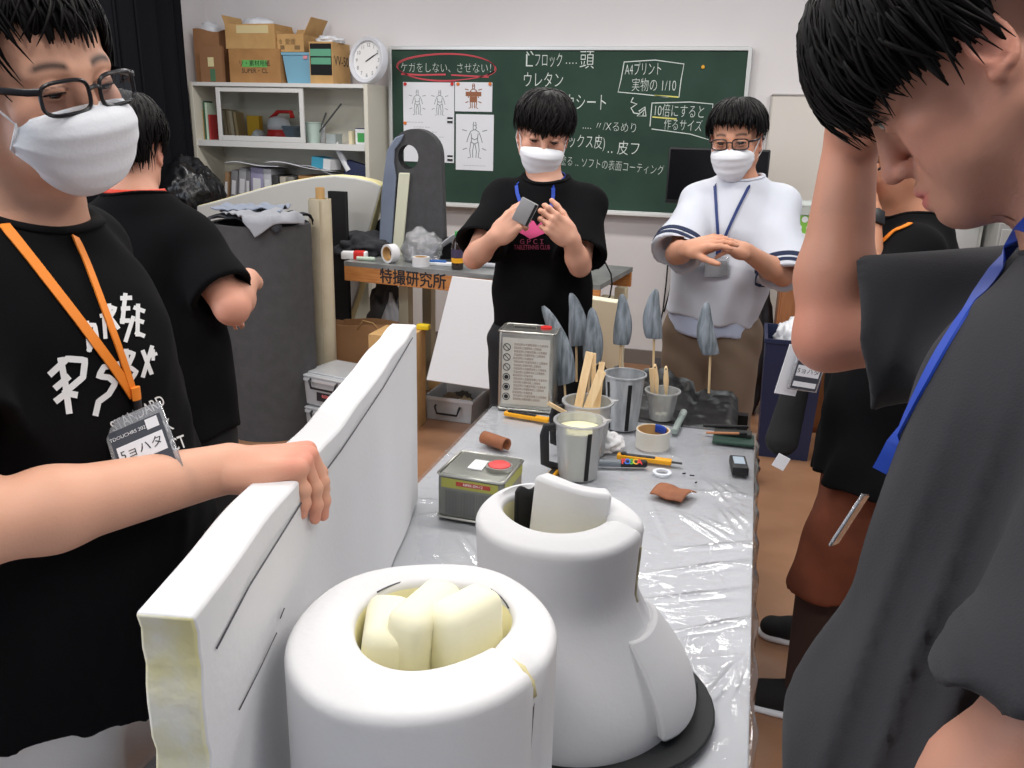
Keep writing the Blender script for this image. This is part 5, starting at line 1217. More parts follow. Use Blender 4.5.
def nets(D, lo, h, skip=()):
    sgn = D < 0; nx, ny, nz = D.shape
    cnt = np.zeros((nx-1, ny-1, nz-1), np.int8)
    sh = [(i, j, k) for i in (0, 1) for j in (0, 1) for k in (0, 1)]
    for i, j, k in sh: cnt += sgn[i:nx-1+i, j:ny-1+j, k:nz-1+k]
    act = (cnt > 0) & (cnt < 8)
    for a, b in skip:
        c = [lo[q]+h*(np.arange(act.shape[q])+.5) for q in range(3)]
        m = [(c[q] > a[q]) & (c[q] < b[q]) for q in range(3)]
        act &= ~(m[0][:, None, None] & m[1][None, :, None] & m[2][None, None, :])
    I = np.argwhere(act); idx = np.full(act.shape, -1, np.int64); idx[act] = np.arange(len(I))
    acc = np.zeros((len(I), 3)); num = np.zeros(len(I))
    val = {c: D[I[:, 0]+c[0], I[:, 1]+c[1], I[:, 2]+c[2]].astype(float) for c in sh}
    for a in sh:
        for q in range(3):
            if a[q] == 0:
                b = list(a); b[q] = 1; b = tuple(b); va, vb = val[a], val[b]; x = (va < 0) != (vb < 0)
                t = np.where(x, va/np.where(x, va-vb, 1), 0); p = np.tile(np.array(a, float), (len(I), 1)); p[:, q] = t
                acc[x] += p[x]; num[x] += 1
    v = lo+h*(I+acc/np.maximum(num, 1)[:, None])
    F = []
    for q in range(3):
        u, w = (q+1) % 3, (q+2) % 3
        a = [slice(0, s) for s in D.shape]; b = list(a); a[q] = slice(0, D.shape[q]-1); b[q] = slice(1, D.shape[q])
        x = sgn[tuple(a)] != sgn[tuple(b)]; E = np.argwhere(x); 
        ok = (E[:, u] > 0) & (E[:, w] > 0) & (E[:, u] < D.shape[u]-1) & (E[:, w] < D.shape[w]-1); E = E[ok]
        if len(E) == 0: continue
        ins = sgn[E[:, 0], E[:, 1], E[:, 2]]
        def cell(du, dw): e = E.copy(); e[:, u] -= du; e[:, w] -= dw; return idx[e[:, 0], e[:, 1], e[:, 2]]
        c = np.stack([cell(1, 1), cell(0, 1), cell(0, 0), cell(1, 0)], 1); c[~ins] = c[~ins][:, ::-1]
        F.append(c[(c >= 0).all(1)])
    return v, (np.vstack(F) if F else np.zeros((0, 4), int))
def fast_mesh(name, v, f, m, parent=None, cols=None):
    me = bpy.data.meshes.new(name); v = np.asarray(v, np.float32); f = np.asarray(f, np.int32)
    used = np.unique(f); mp = np.full(len(v), -1, np.int32); mp[used] = np.arange(len(used)); f = mp[f]; v = v[used]
    me.vertices.add(len(v)); me.vertices.foreach_set('co', v.ravel()); me.loops.add(f.size); me.loops.foreach_set('vertex_index', f.ravel())
    me.polygons.add(len(f)); me.polygons.foreach_set('loop_start', np.arange(0, f.size, 4, dtype=np.int32)); me.polygons.foreach_set('loop_total', np.full(len(f), 4, np.int32))
    me.update(calc_edges=True); me.validate(); me.polygons.foreach_set('use_smooth', np.ones(len(me.polygons), dtype=bool))
    me.materials.append(m)
    if cols is not None:
        a = me.color_attributes.new('Col', 'FLOAT_COLOR', 'POINT'); c = np.ones((len(v), 4), np.float32); c[:, :3] = cols(v); a.data.foreach_set('color', c.ravel())
    o = bpy.data.objects.new(name, me); COL.objects.link(o)
    if parent is not None: o.parent = parent
    return o, v, f
def regions_mesh(S, regs, coarse, h, lo=None, hi=None):
    """fine regions [(lo,hi,h)] plus a coarse remainder, all of one field"""
    V_, F_, n = [], [], 0; L, Hh = S.bounds(); L = L-.02 if lo is None else np.asarray(lo); Hh = Hh+.02 if hi is None else np.asarray(hi)
    done = []
    for a, b, hh in regs:
        v, f = S.mesh(a, b, hh, [(p+max(q, hh)*2.5, r-max(q, hh)*2.5) for p, r, q in done]); V_.append(v); F_.append(f+n); n += len(v); done.append((np.asarray(a), np.asarray(b), hh))
    v, f = S.mesh(L, Hh, h, [(p+h*2.0, r-h*2.0) for p, r, q in done]); V_.append(v); F_.append(f+n)
    return np.vstack(V_), np.vstack(F_)
# ------------------------------------------------------------------ heads, hands
def head_R(front, up=None, roll=0.):
    f = nrm(front); u = V(0, 0, 1) if up is None else np.asarray(up, float); u = nrm(u-f*(u@f))
    if roll: u = axrot(f, roll)@u
    return np.stack([np.cross(f*-1, u)*-1 if 0 else np.cross(u, f), -f, u], 1)   # columns: left, back, up
def add_head(S, R, t, s=1., opn=.004, mouth=True, fat=0., look_down=0., nape=None):
    P = lambda *a: R@(np.array(a)*s)+t
    def C(a, b, ra, rb=None, k=.02, mode='u'): S.cone(P(*a), P(*b), ra*s, None if rb is None else rb*s, k*s, mode)
    def E(c, r, k=.02, mode='u', Rl=None, clip=None): S.ell(P(*c), np.array(r)*s, R if Rl is None else R@Rl, k*s, mode, None if clip is None else [(P(*o), R@np.array(n)) for o, n in clip])
    E((0, .018, .040), (.074, .092, .078)); E((0, -.033, .040), (.062, .052, .056), .03); E((0, -.033, -.028), (.058+fat*.5, .052, .068), .03)
    for q in (-1, 1):
        C((q*(.047+fat), .0, -.056), (q*(.017+fat*.6), -.074, -.093), .021, .019, .028)
        C((q*.05, .005, -.01), (q*(.046+fat), .0, -.056), .024, .021, .02)
        E((q*.043, -.058, -.024), (.023, .021, .019)); E((q*(.036+fat*.5), -.054, -.058), (.027, .027, .034))
        C((q*.012, -.082, .017), (q*.044, -.070, .016), .010, .010, .015)
    E((0, -.080, -.095), (.021, .018, .017), .02)
    C((0, .0, -.07), (0, -.055, -.085), .035, .03, .03)
    for q in (-1, 1): E((q*.033, -.101, -.001), (.019, .014, .012), .012, 's')
    C((0, -.084, .010), (0, -.103, -.034), .0085, .0105, .013); E((0, -.1065, -.039), (.0105, .010, .0085), .008)
    for q in (-1, 1): E((q*.0125, -.096, -.043), (.0078, .010, .0068), .006)
    for q in (-1, 1): E((q*.0068, -.1015, -.0505), (.0038, .0055, .004), .003, 's')
    if mouth:
        E((0, -.080, -.068), (.028, .0165, .022), .015)
        for q in (-1, 1):
            C((q*.022, -.0875, -.0705), (q*.006, -.0975, -.0655), .0035, .0052, .006); C((q*.006, -.0975, -.0655), (0, -.0978, -.0662), .0052, .005, .005)
            C((q*.019, -.0875, -.0745), (q*.004, -.0965, -.0785), .0042, .0062, .006); C((q*.004, -.0965, -.0785), (0, -.0968, -.0788), .0062, .0062, .005)
            C((q*.0255, -.0905, -.0712), (0, -.1045, -.0718), .0012, .0014, .0025, 's')
        E((0, -.093, -.0895), (.014, .006, .004), .008, 's')
    # eyelids: a thin ball over the eye with an almond opening
    for q in (-1, 1):
        c = (q*.0315, -.0775, -.001)
        E(c, (.0150, .0138, .0128), .004); E((q*.0320, -.092, -.002-look_down), (.0128, .012, opn), .0018, 's', Rl=roty(-q*.10))
    # ears
    for q in (-1, 1):
        Re = rotz(q*.42)@rotx(.12)
        E((q*.0755, .006, -.010), (.0060, .0150, .0235), .006, 'u', Re)
        ring = [(.0155*math.cos(a), .0245*math.sin(a), .003-.008*max(0, abs(a-.2)-1.5)) for a in np.linspace(-1.75, 2.3, 15)]
        pt = [np.array((q*.0775, .006, -.008))+Re@np.array((q*e, b, c)) for b, c, e in ring]
        for a, b in zip(pt[:-1], pt[1:]): C(a, b, .0036, .0036, .003)
        E((q*.0835, .003, -.010), (.0065, .0088, .0145), .003, 's', Re)
        an = [np.array((q*.0775, .006, -.008))+Re@np.array((q*.0025, .0082*math.cos(a)+.001, .0160*math.sin(a))) for a in np.linspace(-1.2, 1.5, 7)]
        for a, b in zip(an[:-1], an[1:]): C(a, b, .0032, .0032, .003)
        
        E((q*.0755, .000, -.033), (.005, .0075, .007), .005, 'u', Re)                                    # lobe
    return P
M_hair = mat('black hair', (15, 13, 13), .5, spec=.15)
def eyes(R, t, s, parent, iris=(34, 22, 18), gaze=(0, 0), opn=.004, look_down=0.):
    mw, mi, mp = mat('eye white', (188, 178, 172), .3), mat('dark iris', iris, .12, coat=1.), None
    for q in (-1, 1):
        mb = MB(); n, m_ = 24, 14; v = []; 
        g = rotz(gaze[0])@rotx(gaze[1])
        for i in range(m_+1):
            a = PI*i/m_
            for j in range(n): v.append(g@np.array((math.sin(a)*math.cos(2*PI*j/n), -math.cos(a), math.sin(a)*math.sin(2*PI*j/n)))*.0122)
        f = [(i*n+j, i*n+(j+1) % n, (i+1)*n+(j+1) % n, (i+1)*n+j) for i in range(m_) for j in range(n)]
        P = (np.array(v)+np.array((q*.0315, -.0772, -.001)))*s
        mb.add(P, f, R, t); mb.mi = [1 if i < 5 else 0 for i in range(m_) for j in range(n)]
        mb.build('eye', [mw, mi], parent, 180)
        pts = []
        for a in np.linspace(.12, PI-.12, 13):
            x, z = q*.0320+.0134*math.cos(a), -.002-look_down+opn*1.1*math.sin(a)+.0004
            y = -.0775-.0138*math.sqrt(max(.02, 1-((x-q*.0315)/.0150)**2-((z+.001)/.0128)**2))-.0006; pts.append((x, y, z))
        mb = MB(); mb.tube((np.array(pts)*s)@R.T+t, np.array([.4]+[1.]*11+[.4])*.0011*s, 5); mb.build('eyelashes', M_hair, parent, 180)
def hand(S, W, d, n, th, s=1., curl=((.2, .3, .2),)*4, spread=.06, tcurl=.3, tout=.6, topp=.3, k=.009, lens=(.072, .080, .074, .058)):
    """W wrist; d towards the fingers; n out of the back of the hand; th towards the thumb side. Adds to S, returns tips"""
    d = nrm(d); n = np.asarray(n, float); n = nrm(n-d*(n@d)); x = np.cross(d, n); x = x if x@np.asarray(th, float) > 0 else -x
    P = lambda a, b, c: W+s*(a*x+b*d+c*n)
    R = np.stack([x, d, n], 1)
    S.box(P(0, .048, -.001), R, np.array((.038, .046, .0125))*s, .012*s, .012)
    S.cone(P(.0, -.01, -.002), P(.0, .03, -.002), .026*s, .030*s, .02, flat=(n, .66))
    S.ell(P(.026, .030, -.012), np.array((.018, .030, .016))*s, R, .015)            # thumb pad
    S.ell(P(-.026, .032, -.010), np.array((.014, .034, .014))*s, R, .012)
    tips = []; kn = []
    for i in range(4):
        fx = (.030, .0105, -.0095, -.028)[i]; by = (.088, .092, .088, .079)[i]
        b = P(fx, by, .001); ang = spread*(1.5-i); dd = nrm(d*math.cos(ang)+x*math.sin(ang)); cur = np.cross(dd, n); L = lens[i]*s
        seg = (.46, .30, .24); r0 = (.0092, .0096, .0090, .0080)[i]*s
        S.cone(P(fx*.8, by-.035, .002), b, .0085*s, r0*1.04, .008); kn.append(b+n*.006*s)
        p = b; a = 0
        for j in range(3):
            c = curl[i][j] if len(curl) > 1 else curl[0][j]
            a += c; dr = dd*math.cos(a)-n*math.sin(a); q = p+dr*L*seg[j]
            S.cone(p, q, r0*(1-.10*j), r0*(.93-.10*j), .0035)
            if j < 2: S.ell(q-dr*0, np.array((r0, r0, r0))*(1.0-.1*j)*1.03, None, .004)
            p = q
        tips.append(p)
    b = P(.032, .028, -.010); td = nrm(d*math.cos(tout)+x*math.sin(tout)-n*topp); p = b
    for j, (L, r) in enumerate(((.040, .0125), (.032, .0105), (.024, .0095))):
        q = p+td*L*s; S.cone(p, q, r*s, r*.88*s, .006); p = q
        td = nrm(td*math.cos(tcurl)+(d*.75-n*.5-x*.35)*math.sin(tcurl))
    tips.append(p); return tips, kn
def limb(S, a, b, c, r, k=.02):
    """two-segment limb with a swell in each segment"""
    a, b, c = (np.asarray(q, float) for q in (a, b, c))
    S.cone(a, a+(b-a)*.45, r[0], r[1], k); S.cone(a+(b-a)*.45, b, r[1], r[2], k); S.cone(b, b+(c-b)*.3, r[2]*.98, r[3], k); S.cone(b+(c-b)*.3, c, r[3], r[4], k)
def torso(S, N, P, sL, sR, f, b=1., k=.05):
    N, P, sL, sR = (np.asarray(q, float) for q in (N, P, sL, sR)); ch = N+(P-N)*.30; be = N+(P-N)*.68
    S.cone(ch, be, .148*b, .140*b, k, flat=(f, .66)); S.cone(be, P, .140*b, .150*b, k, flat=(f, .68))
    for q in (sL, sR): S.cone(N+(ch-N)*.25, q, .055, .052, k); S.cone(ch, q, .08, .05, k)
    S.cone(N, ch, .06, .10, k)
# ------------------------------------------------------------------ skin colours
M_skin = mat('skin', (255, 255, 255), .5, spec=.35, attr='Col', sss=.12, bump=.06, bscale=420)
def skin_cols(base, head=None, red=(), lips=(196, 108, 104), brow=(52, 38, 32), brow_on=True, browz=.0215):
    base = lin(base)
    def fn(v):
        c = np.tile(base, (len(v), 1)).astype(float)
        nz = np.sin(v[:, 0]*61+v[:, 1]*37)*np.sin(v[:, 1]*53-v[:, 2]*41)*.5+.5
        c *= (1-.05*nz)[:, None]
        if head is not None:
            R, t, s = head; l = ((v-t)@R)/s
            def blend(m, col, a=1.):
                m = np.clip(m, 0, 1)*a; c[:] = c*(1-m[:, None])+lin(col)*m[:, None]
            near = (np.abs(l).max(1) < .16)
            g = lambda p, r: np.exp(-(((l-np.array(p))/np.array(r))**2).sum(1))*near
            blend(g((0, -.105, -.040), (.02, .02, .014)), (208, 128, 112), .35)
            for q in (-1, 1):
                blend(g((q*.045, -.065, -.035), (.025, .04, .022)), (212, 132, 116), .3); blend(g((q*.081, .008, -.005), (.012, .028, .033)), (206, 120, 104), .4)
            lm = near*(l[:, 1] < -.078)*(l[:, 1] > -.112)*np.clip(1.6-((l[:, 0]/.0235)**2+((l[:, 2]+.0722)/(.0115*(1-.55*np.minimum(1, np.abs(l[:, 0])/.026))))**2)*1.0, 0, 1)
            blend(lm, lips, .8)
            if brow_on:
                ax = np.abs(l[:, 0]); zc = browz+.004*np.sin(np.clip((ax-.012)/.04, 0, 1)*PI)-.05*np.clip(ax-.045, 0, 1)
                bm = near*(l[:, 1] < -.05)*(l[:, 1] > -.100)*np.clip((ax-.012)/.006, 0, 1)*np.clip((.054-ax)/.008, 0, 1)*np.exp(-((l[:, 2]-zc)/.0046)**2)
                blend(bm, brow, .95)
            # lash line
            for q in (-1, 1):
                e = ((l[:, 0]-q*.032)/.0150)**2+((l[:, 2]+.002)/.006)**2
                blend(near*(l[:, 1] < -.079)*(l[:, 1] > -.099)*np.exp(-((e-1)/.35)**2)*(l[:, 2] > -.003), (40, 28, 26), .75)
        for p, r, a in red:
            m = np.exp(-(((v-np.asarray(p))/r)**2).sum(1))*a; c[:] = c*(1-m[:, None])+lin((214, 116, 100))*m[:, None]
        return c
    return fn
# ------------------------------------------------------------------ hair
def hair(R, t, s, parent, seed=1, n=420, fringe=105, side=104, burn=128, back=150, w=.0085, puff=.008, part=0., messy=.12, crown=.30, asym=0., spike=0., drape=0., front=0.):
    r_ = random.Random(seed); mb = MB()
    rad = np.array((.079, .099, .084)); cen = np.array((0, .013, .038))
    A = rotx(-crown)
    def lim(phi):
        a = abs(((phi+PI) % (2*PI))-PI)/PI*180
        cl = 5*math.sin(6.3*phi+seed)+3.5*math.sin(13.7*phi+2*seed)
        if a < 45: L = fringe+cl+asym*math.copysign(a/45, ((phi+PI) % (2*PI))-PI)
        elif a < 72: L = fringe+(side+12-fringe)*(a-45)/27
        elif a < 86: L = burn
        elif a < 112: L = side
        else: L = side+(back-side)*min(1, (a-112)/30)
        return math.radians(L)
    def surf(th, phi, off):
        d = np.array((math.sin(th)*math.sin(phi), -math.sin(th)*math.cos(phi), math.cos(th)))
        if th > 1.75:
            e = th-1.75; d0 = np.array((math.sin(1.75)*math.sin(phi), -math.sin(1.75)*math.cos(phi), math.cos(1.75)))
            p = cen+d0*(rad+off)+np.array((0, 0, -.075*e)); k = 1-.10*e; bk = max(0, -math.cos(phi))
            p[0] *= k; p[1] -= .022*e*bk; nn = nrm(d0/rad); return p, nn
        return cen+d*(rad+off), nrm(d/rad)
    # base cap
    nu, nv = 72, 22; g = []
    for j in range(nv+1):
        for i in range(nu+1):
            phi = 2*PI*i/nu; th = max(.02, (lim(phi)-.10)*j/nv); p, _ = surf(th, phi, .0035+front*.9*max(0, math.cos(phi))**1.5*min(1, max(0, (th-.25)/.6))); g.append(p)
    mb.add((np.array(g)*s)@R.T+t, [(j*(nu+1)+i, (j+1)*(nu+1)+i, (j+1)*(nu+1)+i+1, j*(nu+1)+i+1) for j in range(nv) for i in range(nu)])
    for q in range(n):
        phi = r_.uniform(-PI, PI); L = lim(phi)*r_.uniform(.80, 1.04)+messy*r_.uniform(-.35, .35)*(1 if math.cos(phi) > .3 else .7)
        st = r_.choice([.05, .25, .5, .75, .95])*L*.6*r_.random()+.03; m = 9; pts, ups = [], []
        off0 = puff*r_.uniform(.3, 1.2); sw = messy*1.4*r_.uniform(-1, 1)+part+.25*math.sin(3*phi+seed)*messy*2; lf = r_.uniform(0, 1)*spike
        if st > L*.75: continue
        for i in range(m):
            k = i/(m-1); th = st+(L-st)*k
            o = .003+off0*math.sin(PI*min(1, .15+k*.85))+lf*k*k*.03+drape*k*k
            ph_ = phi+sw*k*(1.2-.5*k); o += front*max(0, math.cos(ph_))**1.5*min(1, max(0, (th-.25)/.6))
            p, nn = surf(th, ph_, o); pts.append(p); ups.append(nn)
        pts = (np.array(pts)*s)@R.T+t; ups = np.array(ups)@R.T
        ws = w*s*r_.uniform(.7, 1.3)*np.array([.55, .85, 1, 1, 1, .92, .75, .5, .12])
        mb.tube(pts, ws, 5, up=ups, flat=(1., .38))
    for q in range(int(n*.6)):                                      # thin loose strands
        phi = r_.uniform(-PI, PI); L = lim(phi)*r_.uniform(.9, 1.09); st = L*r_.uniform(.25, .7); sw = messy*1.6*r_.uniform(-1, 1); lf = r_.uniform(.0, .010); m = 7; pts, ups = [], []
        for i in range(m):
            k = i/(m-1); th = st+(L-st)*k; ph_ = phi+sw*k; o = .006+puff*math.sin(PI*min(1, .3+k*.7))+lf*k+front*max(0, math.cos(ph_))**1.5*min(1, max(0, (th-.25)/.6)); p, nn = surf(th, ph_, o); pts.append(p); ups.append(nn)
        mb.tube((np.array(pts)*s)@R.T+t, w*s*.30*np.array([.5, .9, 1, .9, .7, .45, .1]), 4, up=np.array(ups)@R.T, flat=(1., .5))
    return mb.build('hair', M_hair, parent, 180)
# ------------------------------------------------------------------ worn things
M_mask = mat('white mask cloth', (226, 228, 233), .85, sss=.0, bump=.08, bscale=200)
def face_mask(R, t, s, parent, z0=-.017, fat=0., drop=0.):
    def f(u, v):
        a = (u*2-1)*1.42; ca = max(0., math.cos(a)); sa = math.sin(a); uu = abs(u*2-1)
        yc = np.interp(v, [0, .12, .28, .5, .72, .88, 1.], [-.1040, -.1195, -.1235, -.1150, -.1070, -.098, -.074])
        ys = np.interp(v, [0, .5, 1.], [-.036, -.022, -.018]); W = np.interp(v, [0, .15, .5, .8, 1.], [.066, .070, .070+fat, .064+fat, .050+fat])
        pl = .0016*abs(((v*4.2) % 1.)-.5)*2 if .15 < v < .85 else 0
        e = ca**.62
        zt = z0-.016*uu**2-.006*(1-uu)*0; zb = -.127-drop+.050*uu**2.2
        return (R@(np.array((W*sa, ys+(yc-pl-ys)*e, zt+(zb-zt)*v))*s)+t)
    o = MB().slab(lambda u, v: f(1-u, v), 48, 30, .0022*s).build('face_mask', M_mask, parent, 180)
    for q, u in ((1, 1.), (-1, 0.)):
        mb = MB()
        e1, e2 = f(u, .06), f(u, .94); bk = R@(np.array((q*.083, .030, -.030))*s)+t; b0 = R@(np.array((q*.080, .022, .016))*s)+t; m1 = R@(np.array((q*.076, -.004, .0))*s)+t; m2 = R@(np.array((q*(.074+fat), -.002, -.052))*s)+t
        mb.tube([e1, m1, b0, bk, m2, e2], .0018*s, 6, flat=(1.3, .7)); mb.build('ear_loop', M_mask, o, 180)
        mb = MB(); mb.tube([f(u, v) for v in (.02, .3, .6, .98)], .0035*s, 6, flat=(1., .5)); mb.build('side_fold', M_mask, o, 180)
    return o
def glasses(R, t, s, parent, m, w=.026, h=.0175, y=-.108, z=-.004, x0=.0335, thick=.0019):
    P = lambda p: R@(np.asarray(p, float)*s)+t; mb = MB()
    def rim(q, ww, hh):
        pts = []
        for a in np.linspace(0, 2*PI, 33)[:-1]:
            c, sn = math.cos(a), math.sin(a); e = .55
            pts.append((q*x0+ww*math.copysign(abs(c)**e, c), y+.010*((abs(q*x0+ww*c)/.06)**2), z+hh*math.copysign(abs(sn)**e, sn)*(1.0 if sn > 0 else .95)))
        return pts
    for q in (-1, 1): mb.tube([P(p) for p in rim(q, w, h)], thick*s, 6, closed=True)
    mb.tube([P((-x0+w, y, z+h*.35)), P((0, y-.003, z+h*.5)), P((x0-w, y, z+h*.35))], thick*s, 6)
    for q in (-1, 1): mb.tube([P((q*(x0+w), y+.009, z+h*.55)), P((q*.069, y+.018, z+h*.55)), P((q*.079, -.04, z+.009)), P((q*.083, .008, .012)), P((q*.083, .024, -.004))], thick*1.15*s, 6, flat=(.8, 1.4))
    g = mb.build('glasses', m, parent, 60)
    for q in (-1, 1):
        r = rim(q, w-.001, h-.001); c = np.mean(r, 0); v = [P(c)]+[P(p) for p in r]; k = len(r)
        MBx = MB(); MBx.add(v, [(0, i+1, (i+1) % k+1) for i in range(k)]); MBx.build('lens', mat_film('lens glass', (248, 250, 252), .03, .02, 0), g, 180)
    return g
def neck_band(name, m, parent, N, l, f, a, b, r0, r=.064, w=.0055):
    """the part of a lanyard that runs round the nape, from strap end a to strap end b"""
    sa = 1 if (np.asarray(a)-N)@l > (np.asarray(b)-N)@l else -1
    pts = [np.asarray(a)]+[N+l*sa*r*math.cos(q)-f*r*math.sin(q)+V(0, 0, .022+.018*math.sin(q)) for q in np.linspace(.1, PI-.1, 9)]+[np.asarray(b)]
    p = np.array(pts)-r0; up = [nrm(q-(N-r0)) for q in p]
    return MB().tube(p, 1., 4, up=np.array(up), flat=(w, .0012), square=True).build(name, m, parent, 60)
def bvh_of(v, f): return BVHTree.FromPolygons([tuple(map(float, q)) for q in v], [tuple(map(int, q)) for q in f])
def cast(bv, o, d, far=3.):
    h = bv.ray_cast(Vector(o), Vector(nrm(d)), far)
    return (np.array(h[0]), np.array(h[1])) if h[0] is not None else (None, None)
def strap(bv, guides, d, w, m, name, parent, lift=.003, th=.0012, n=26):
    """ribbon laid on a surface: guide points pushed along d until they touch"""
    g = np.asarray(guides, float); L = np.concatenate([[0], np.cumsum(np.linalg.norm(np.diff(g, axis=0), axis=1))]); q = np.linspace(0, L[-1], n)
    P = np.stack([np.interp(q, L, g[:, i]) for i in range(3)], 1); d = nrm(d); out, ups = [], []; last = None
    for p in P:
        h, nn = cast(bv, p-d*.6, d)
        if h is None: h, nn = (p, -d) if last is None else (p+d*((last-p)@d), -d)
        if nn@d > 0: nn = -nn
        out.append(h+nn*lift); ups.append(nn); last = h
    out = np.array(out); out[1:-1] = .25*out[:-2]+.5*out[1:-1]+.25*out[2:]
    return MB().tube(out, 1., 4, up=np.array(ups), flat=(w, th), square=True).build(name, m, parent, 60), out, ups
def decal(bv, v, f, o, x, y, d, name, m, parent, lift=.002, sub=0):
    """flat lettering pressed on cloth: each point travels along d to the surface"""
    v = np.asarray(v, float); d = nrm(d); out = []
    for a, b, _ in v:
        p = np.asarray(o)+np.asarray(x)*a+np.asarray(y)*b; h, nn = cast(bv, p-d*.5, d)
        out.append(p if h is None else h-d*lift)
    return link_mesh(name, out, f, m, parent, 180)
def refine(v, f, mx):
    """split long edges so lettering can bend"""
    bm = bmesh.new(); vs = [bm.verts.new(tuple(map(float, q))) for q in v]
    for q in f:
        try: bm.faces.new([vs[i] for i in q])
        except ValueError: pass
    bmesh.ops.triangulate(bm, faces=bm.faces)
    for _ in range(4):
        e = [k for k in bm.edges if k.calc_length() > mx]
        if not e: break
        bmesh.ops.subdivide_edges(bm, edges=e, cuts=1); bmesh.ops.triangulate(bm, faces=[k for k in bm.faces if len(k.verts) > 3])
    bm.verts.index_update(); v = np.array([q.co[:] for q in bm.verts]); f = [[q.index for q in p.verts] for p in bm.faces]; bm.free(); return v, f
def shirt(parent, N, P, sL, sR, f, arms, hem, m, b=1., h=.006, neck_dir=None, neck_r=.066, drop=.0, sl_r=(.068, .078), fold=.004, seed=0, flare=1.1, front_bias=.0, extra=None, name='shirt', collar=True, depth=.70, folds=(), ridge=None):
    """loose T-shirt: arms = ((shoulder, cuff), ...) ; hem = centre of the hem"""
    N, P, sL, sR, hem = (np.asarray(q, float) for q in (N, P, sL, sR, hem)); f = nrm(f); S = Sdf(); ax = nrm(hem-N); ch = N+(P-N)*.30
    S.cone(ch, ch+(hem-ch)*.55, .172*b, .172*b*(1+flare)/2, .06, flat=(f, depth)); S.cone(ch+(hem-ch)*.55, hem+ax*.03, .172*b*(1+flare)/2, .172*b*flare, .05, flat=(f, depth))
    for q in (sL, sR): S.cone(N+(ch-N)*.12, q, .056, .052, .05); S.cone(ch, q, .10, .054, .05)
    S.cone(N+(ch-N)*.14, ch, .070, .12, .05)
    if extra: extra(S)
    for sh, cu in arms:
        sh, cu = np.asarray(sh, float), np.asarray(cu, float); a = nrm(cu-sh)
        S.cone(sh, cu+a*.04, sl_r[0]*.84, sl_r[1], .04, clip=[(cu, a)])
    for a, b_, r0, r1, k in folds: S.cone(a, b_, r0, r1, k)
    for sh, cu in arms:
        sh, cu = np.asarray(sh, float), np.asarray(cu, float); a = nrm(cu-sh)
        S.cone(cu-a*.035, cu+a*.05, sl_r[1]-.028, sl_r[1]-.002, .004, 's')
    nd = nrm(N-ch) if neck_dir is None else nrm(neck_dir)
    S.cone(N-nd*.02, N+nd*.2, neck_r, neck_r+.01, .01, 's')
    S.plane(hem, ax, lo=hem-V(.4, .4, .3), hi=hem+V(.4, .4, .2))
    side = np.cross(V(0, 0, 1), f); r_ = np.random.default_rng(seed); ph = r_.uniform(0, 6, 8)
    def disp(X, Y, Z):
        u = (X-N[0])*side[0]+(Y-N[1])*side[1]; w = (X-N[0])*f[0]+(Y-N[1])*f[1]; z = (N[2]-Z)
        k = np.clip(z/.5, 0, 1.3)
        d = fold*k*np.sin(38*u+5*w+4*np.sin(5*z+ph[0])+ph[1])+fold*.6*k*np.sin(61*u-20*w+3*np.sin(8*z+ph[2])+ph[3])
        d = d+fold*.55*np.sin(26*z+30*u*np.sign(u)+ph[4]+6*w)*np.exp(-((z-.12)/.12)**2)
        d = d+fold*.35*np.sin(47*(Z+.6*u)+ph[5])*np.sin(33*(w-.5*u)+ph[6])
        if ridge is not None:
            cu_, cw_, cz_, am, p0_ = ridge; q = cu_*u+cw_*w+cz_*z; q = q+.9*np.sin(q*.37+p0_)+.8*np.sin(7*z+p0_)
            d = d-am*np.clip((z-.04)/.25, 0, 1)*((.5+.5*np.sin(q+p0_))**3-.3)
        return d.astype(np.float32)
    S.disp = disp
    lo, hi = S.bounds(); hi = hi+.02; lo = lo-.02; lo[2] = max(lo[2], hem[2]-.03)
    v, fc = S.mesh(lo, hi, h); r0 = np.array(parent.location)
    o, vv, ff = fast_mesh(name, v-r0, fc, m, parent)
    if collar:
        x = nrm(side-nd*(side@nd)); y = np.cross(nd, x)
        pts = []; bv = bvh_of(v, fc)
        for a in np.linspace(0, 2*PI, 41)[:-1]:
            q = N+nd*.0+(x*math.cos(a)+y*math.sin(a))*(neck_r+.006); hp, _ = cast(bv, q+nd*.15, -nd)
            pts.append((hp if hp is not None and np.linalg.norm(hp-q) < .09 else q)+nd*.0005)
        pts = np.array(pts)
        for _ in range(3): pts = .25*np.roll(pts, 1, 0)+.5*pts+.25*np.roll(pts, -1, 0)
        MB().tube(pts-r0, .008, 8, up=np.tile(nd, (40, 1)), flat=(1.2, .55), closed=True).build('collar', m, o, 180)
    return o, bvh_of(v, fc), S
def legs(parent, P, l, f, kneeL, kneeR, ankL, ankR, m, name='trousers', r=(.105, .085, .07, .065), hip=.155, h=.009, cut=None, waist=.10):
    P = np.asarray(P, float); S = Sdf(); S.cone(P+V(0, 0, waist), P-V(0, 0, .08), hip*.95, hip, .04, flat=(f, .70))
    for q, kn, an in ((1, kneeL, ankL), (-1, kneeR, ankR)):
        hp = P+np.asarray(l)*q*.085-V(0, 0, .06); S.cone(hp, kn, r[0], r[1], .03); S.cone(kn, an, r[1]*.98, r[2], .03)
    ph = P[0]*7
    S.disp = lambda X, Y, Z: (.003*np.sin(30*(X+Y)+9*np.sin(7*Z)+ph)*np.sin(17*Z+11*X)).astype(np.float32)
    if cut is not None: S.plane((0, 0, cut), (0, 0, -1))
    v, fc = S.mesh(*[a for a in (S.bounds()[0]-.02, S.bounds()[1]+.02)], h); o, _, _ = fast_mesh(name, v-np.array(parent.location), fc, m, parent); return o
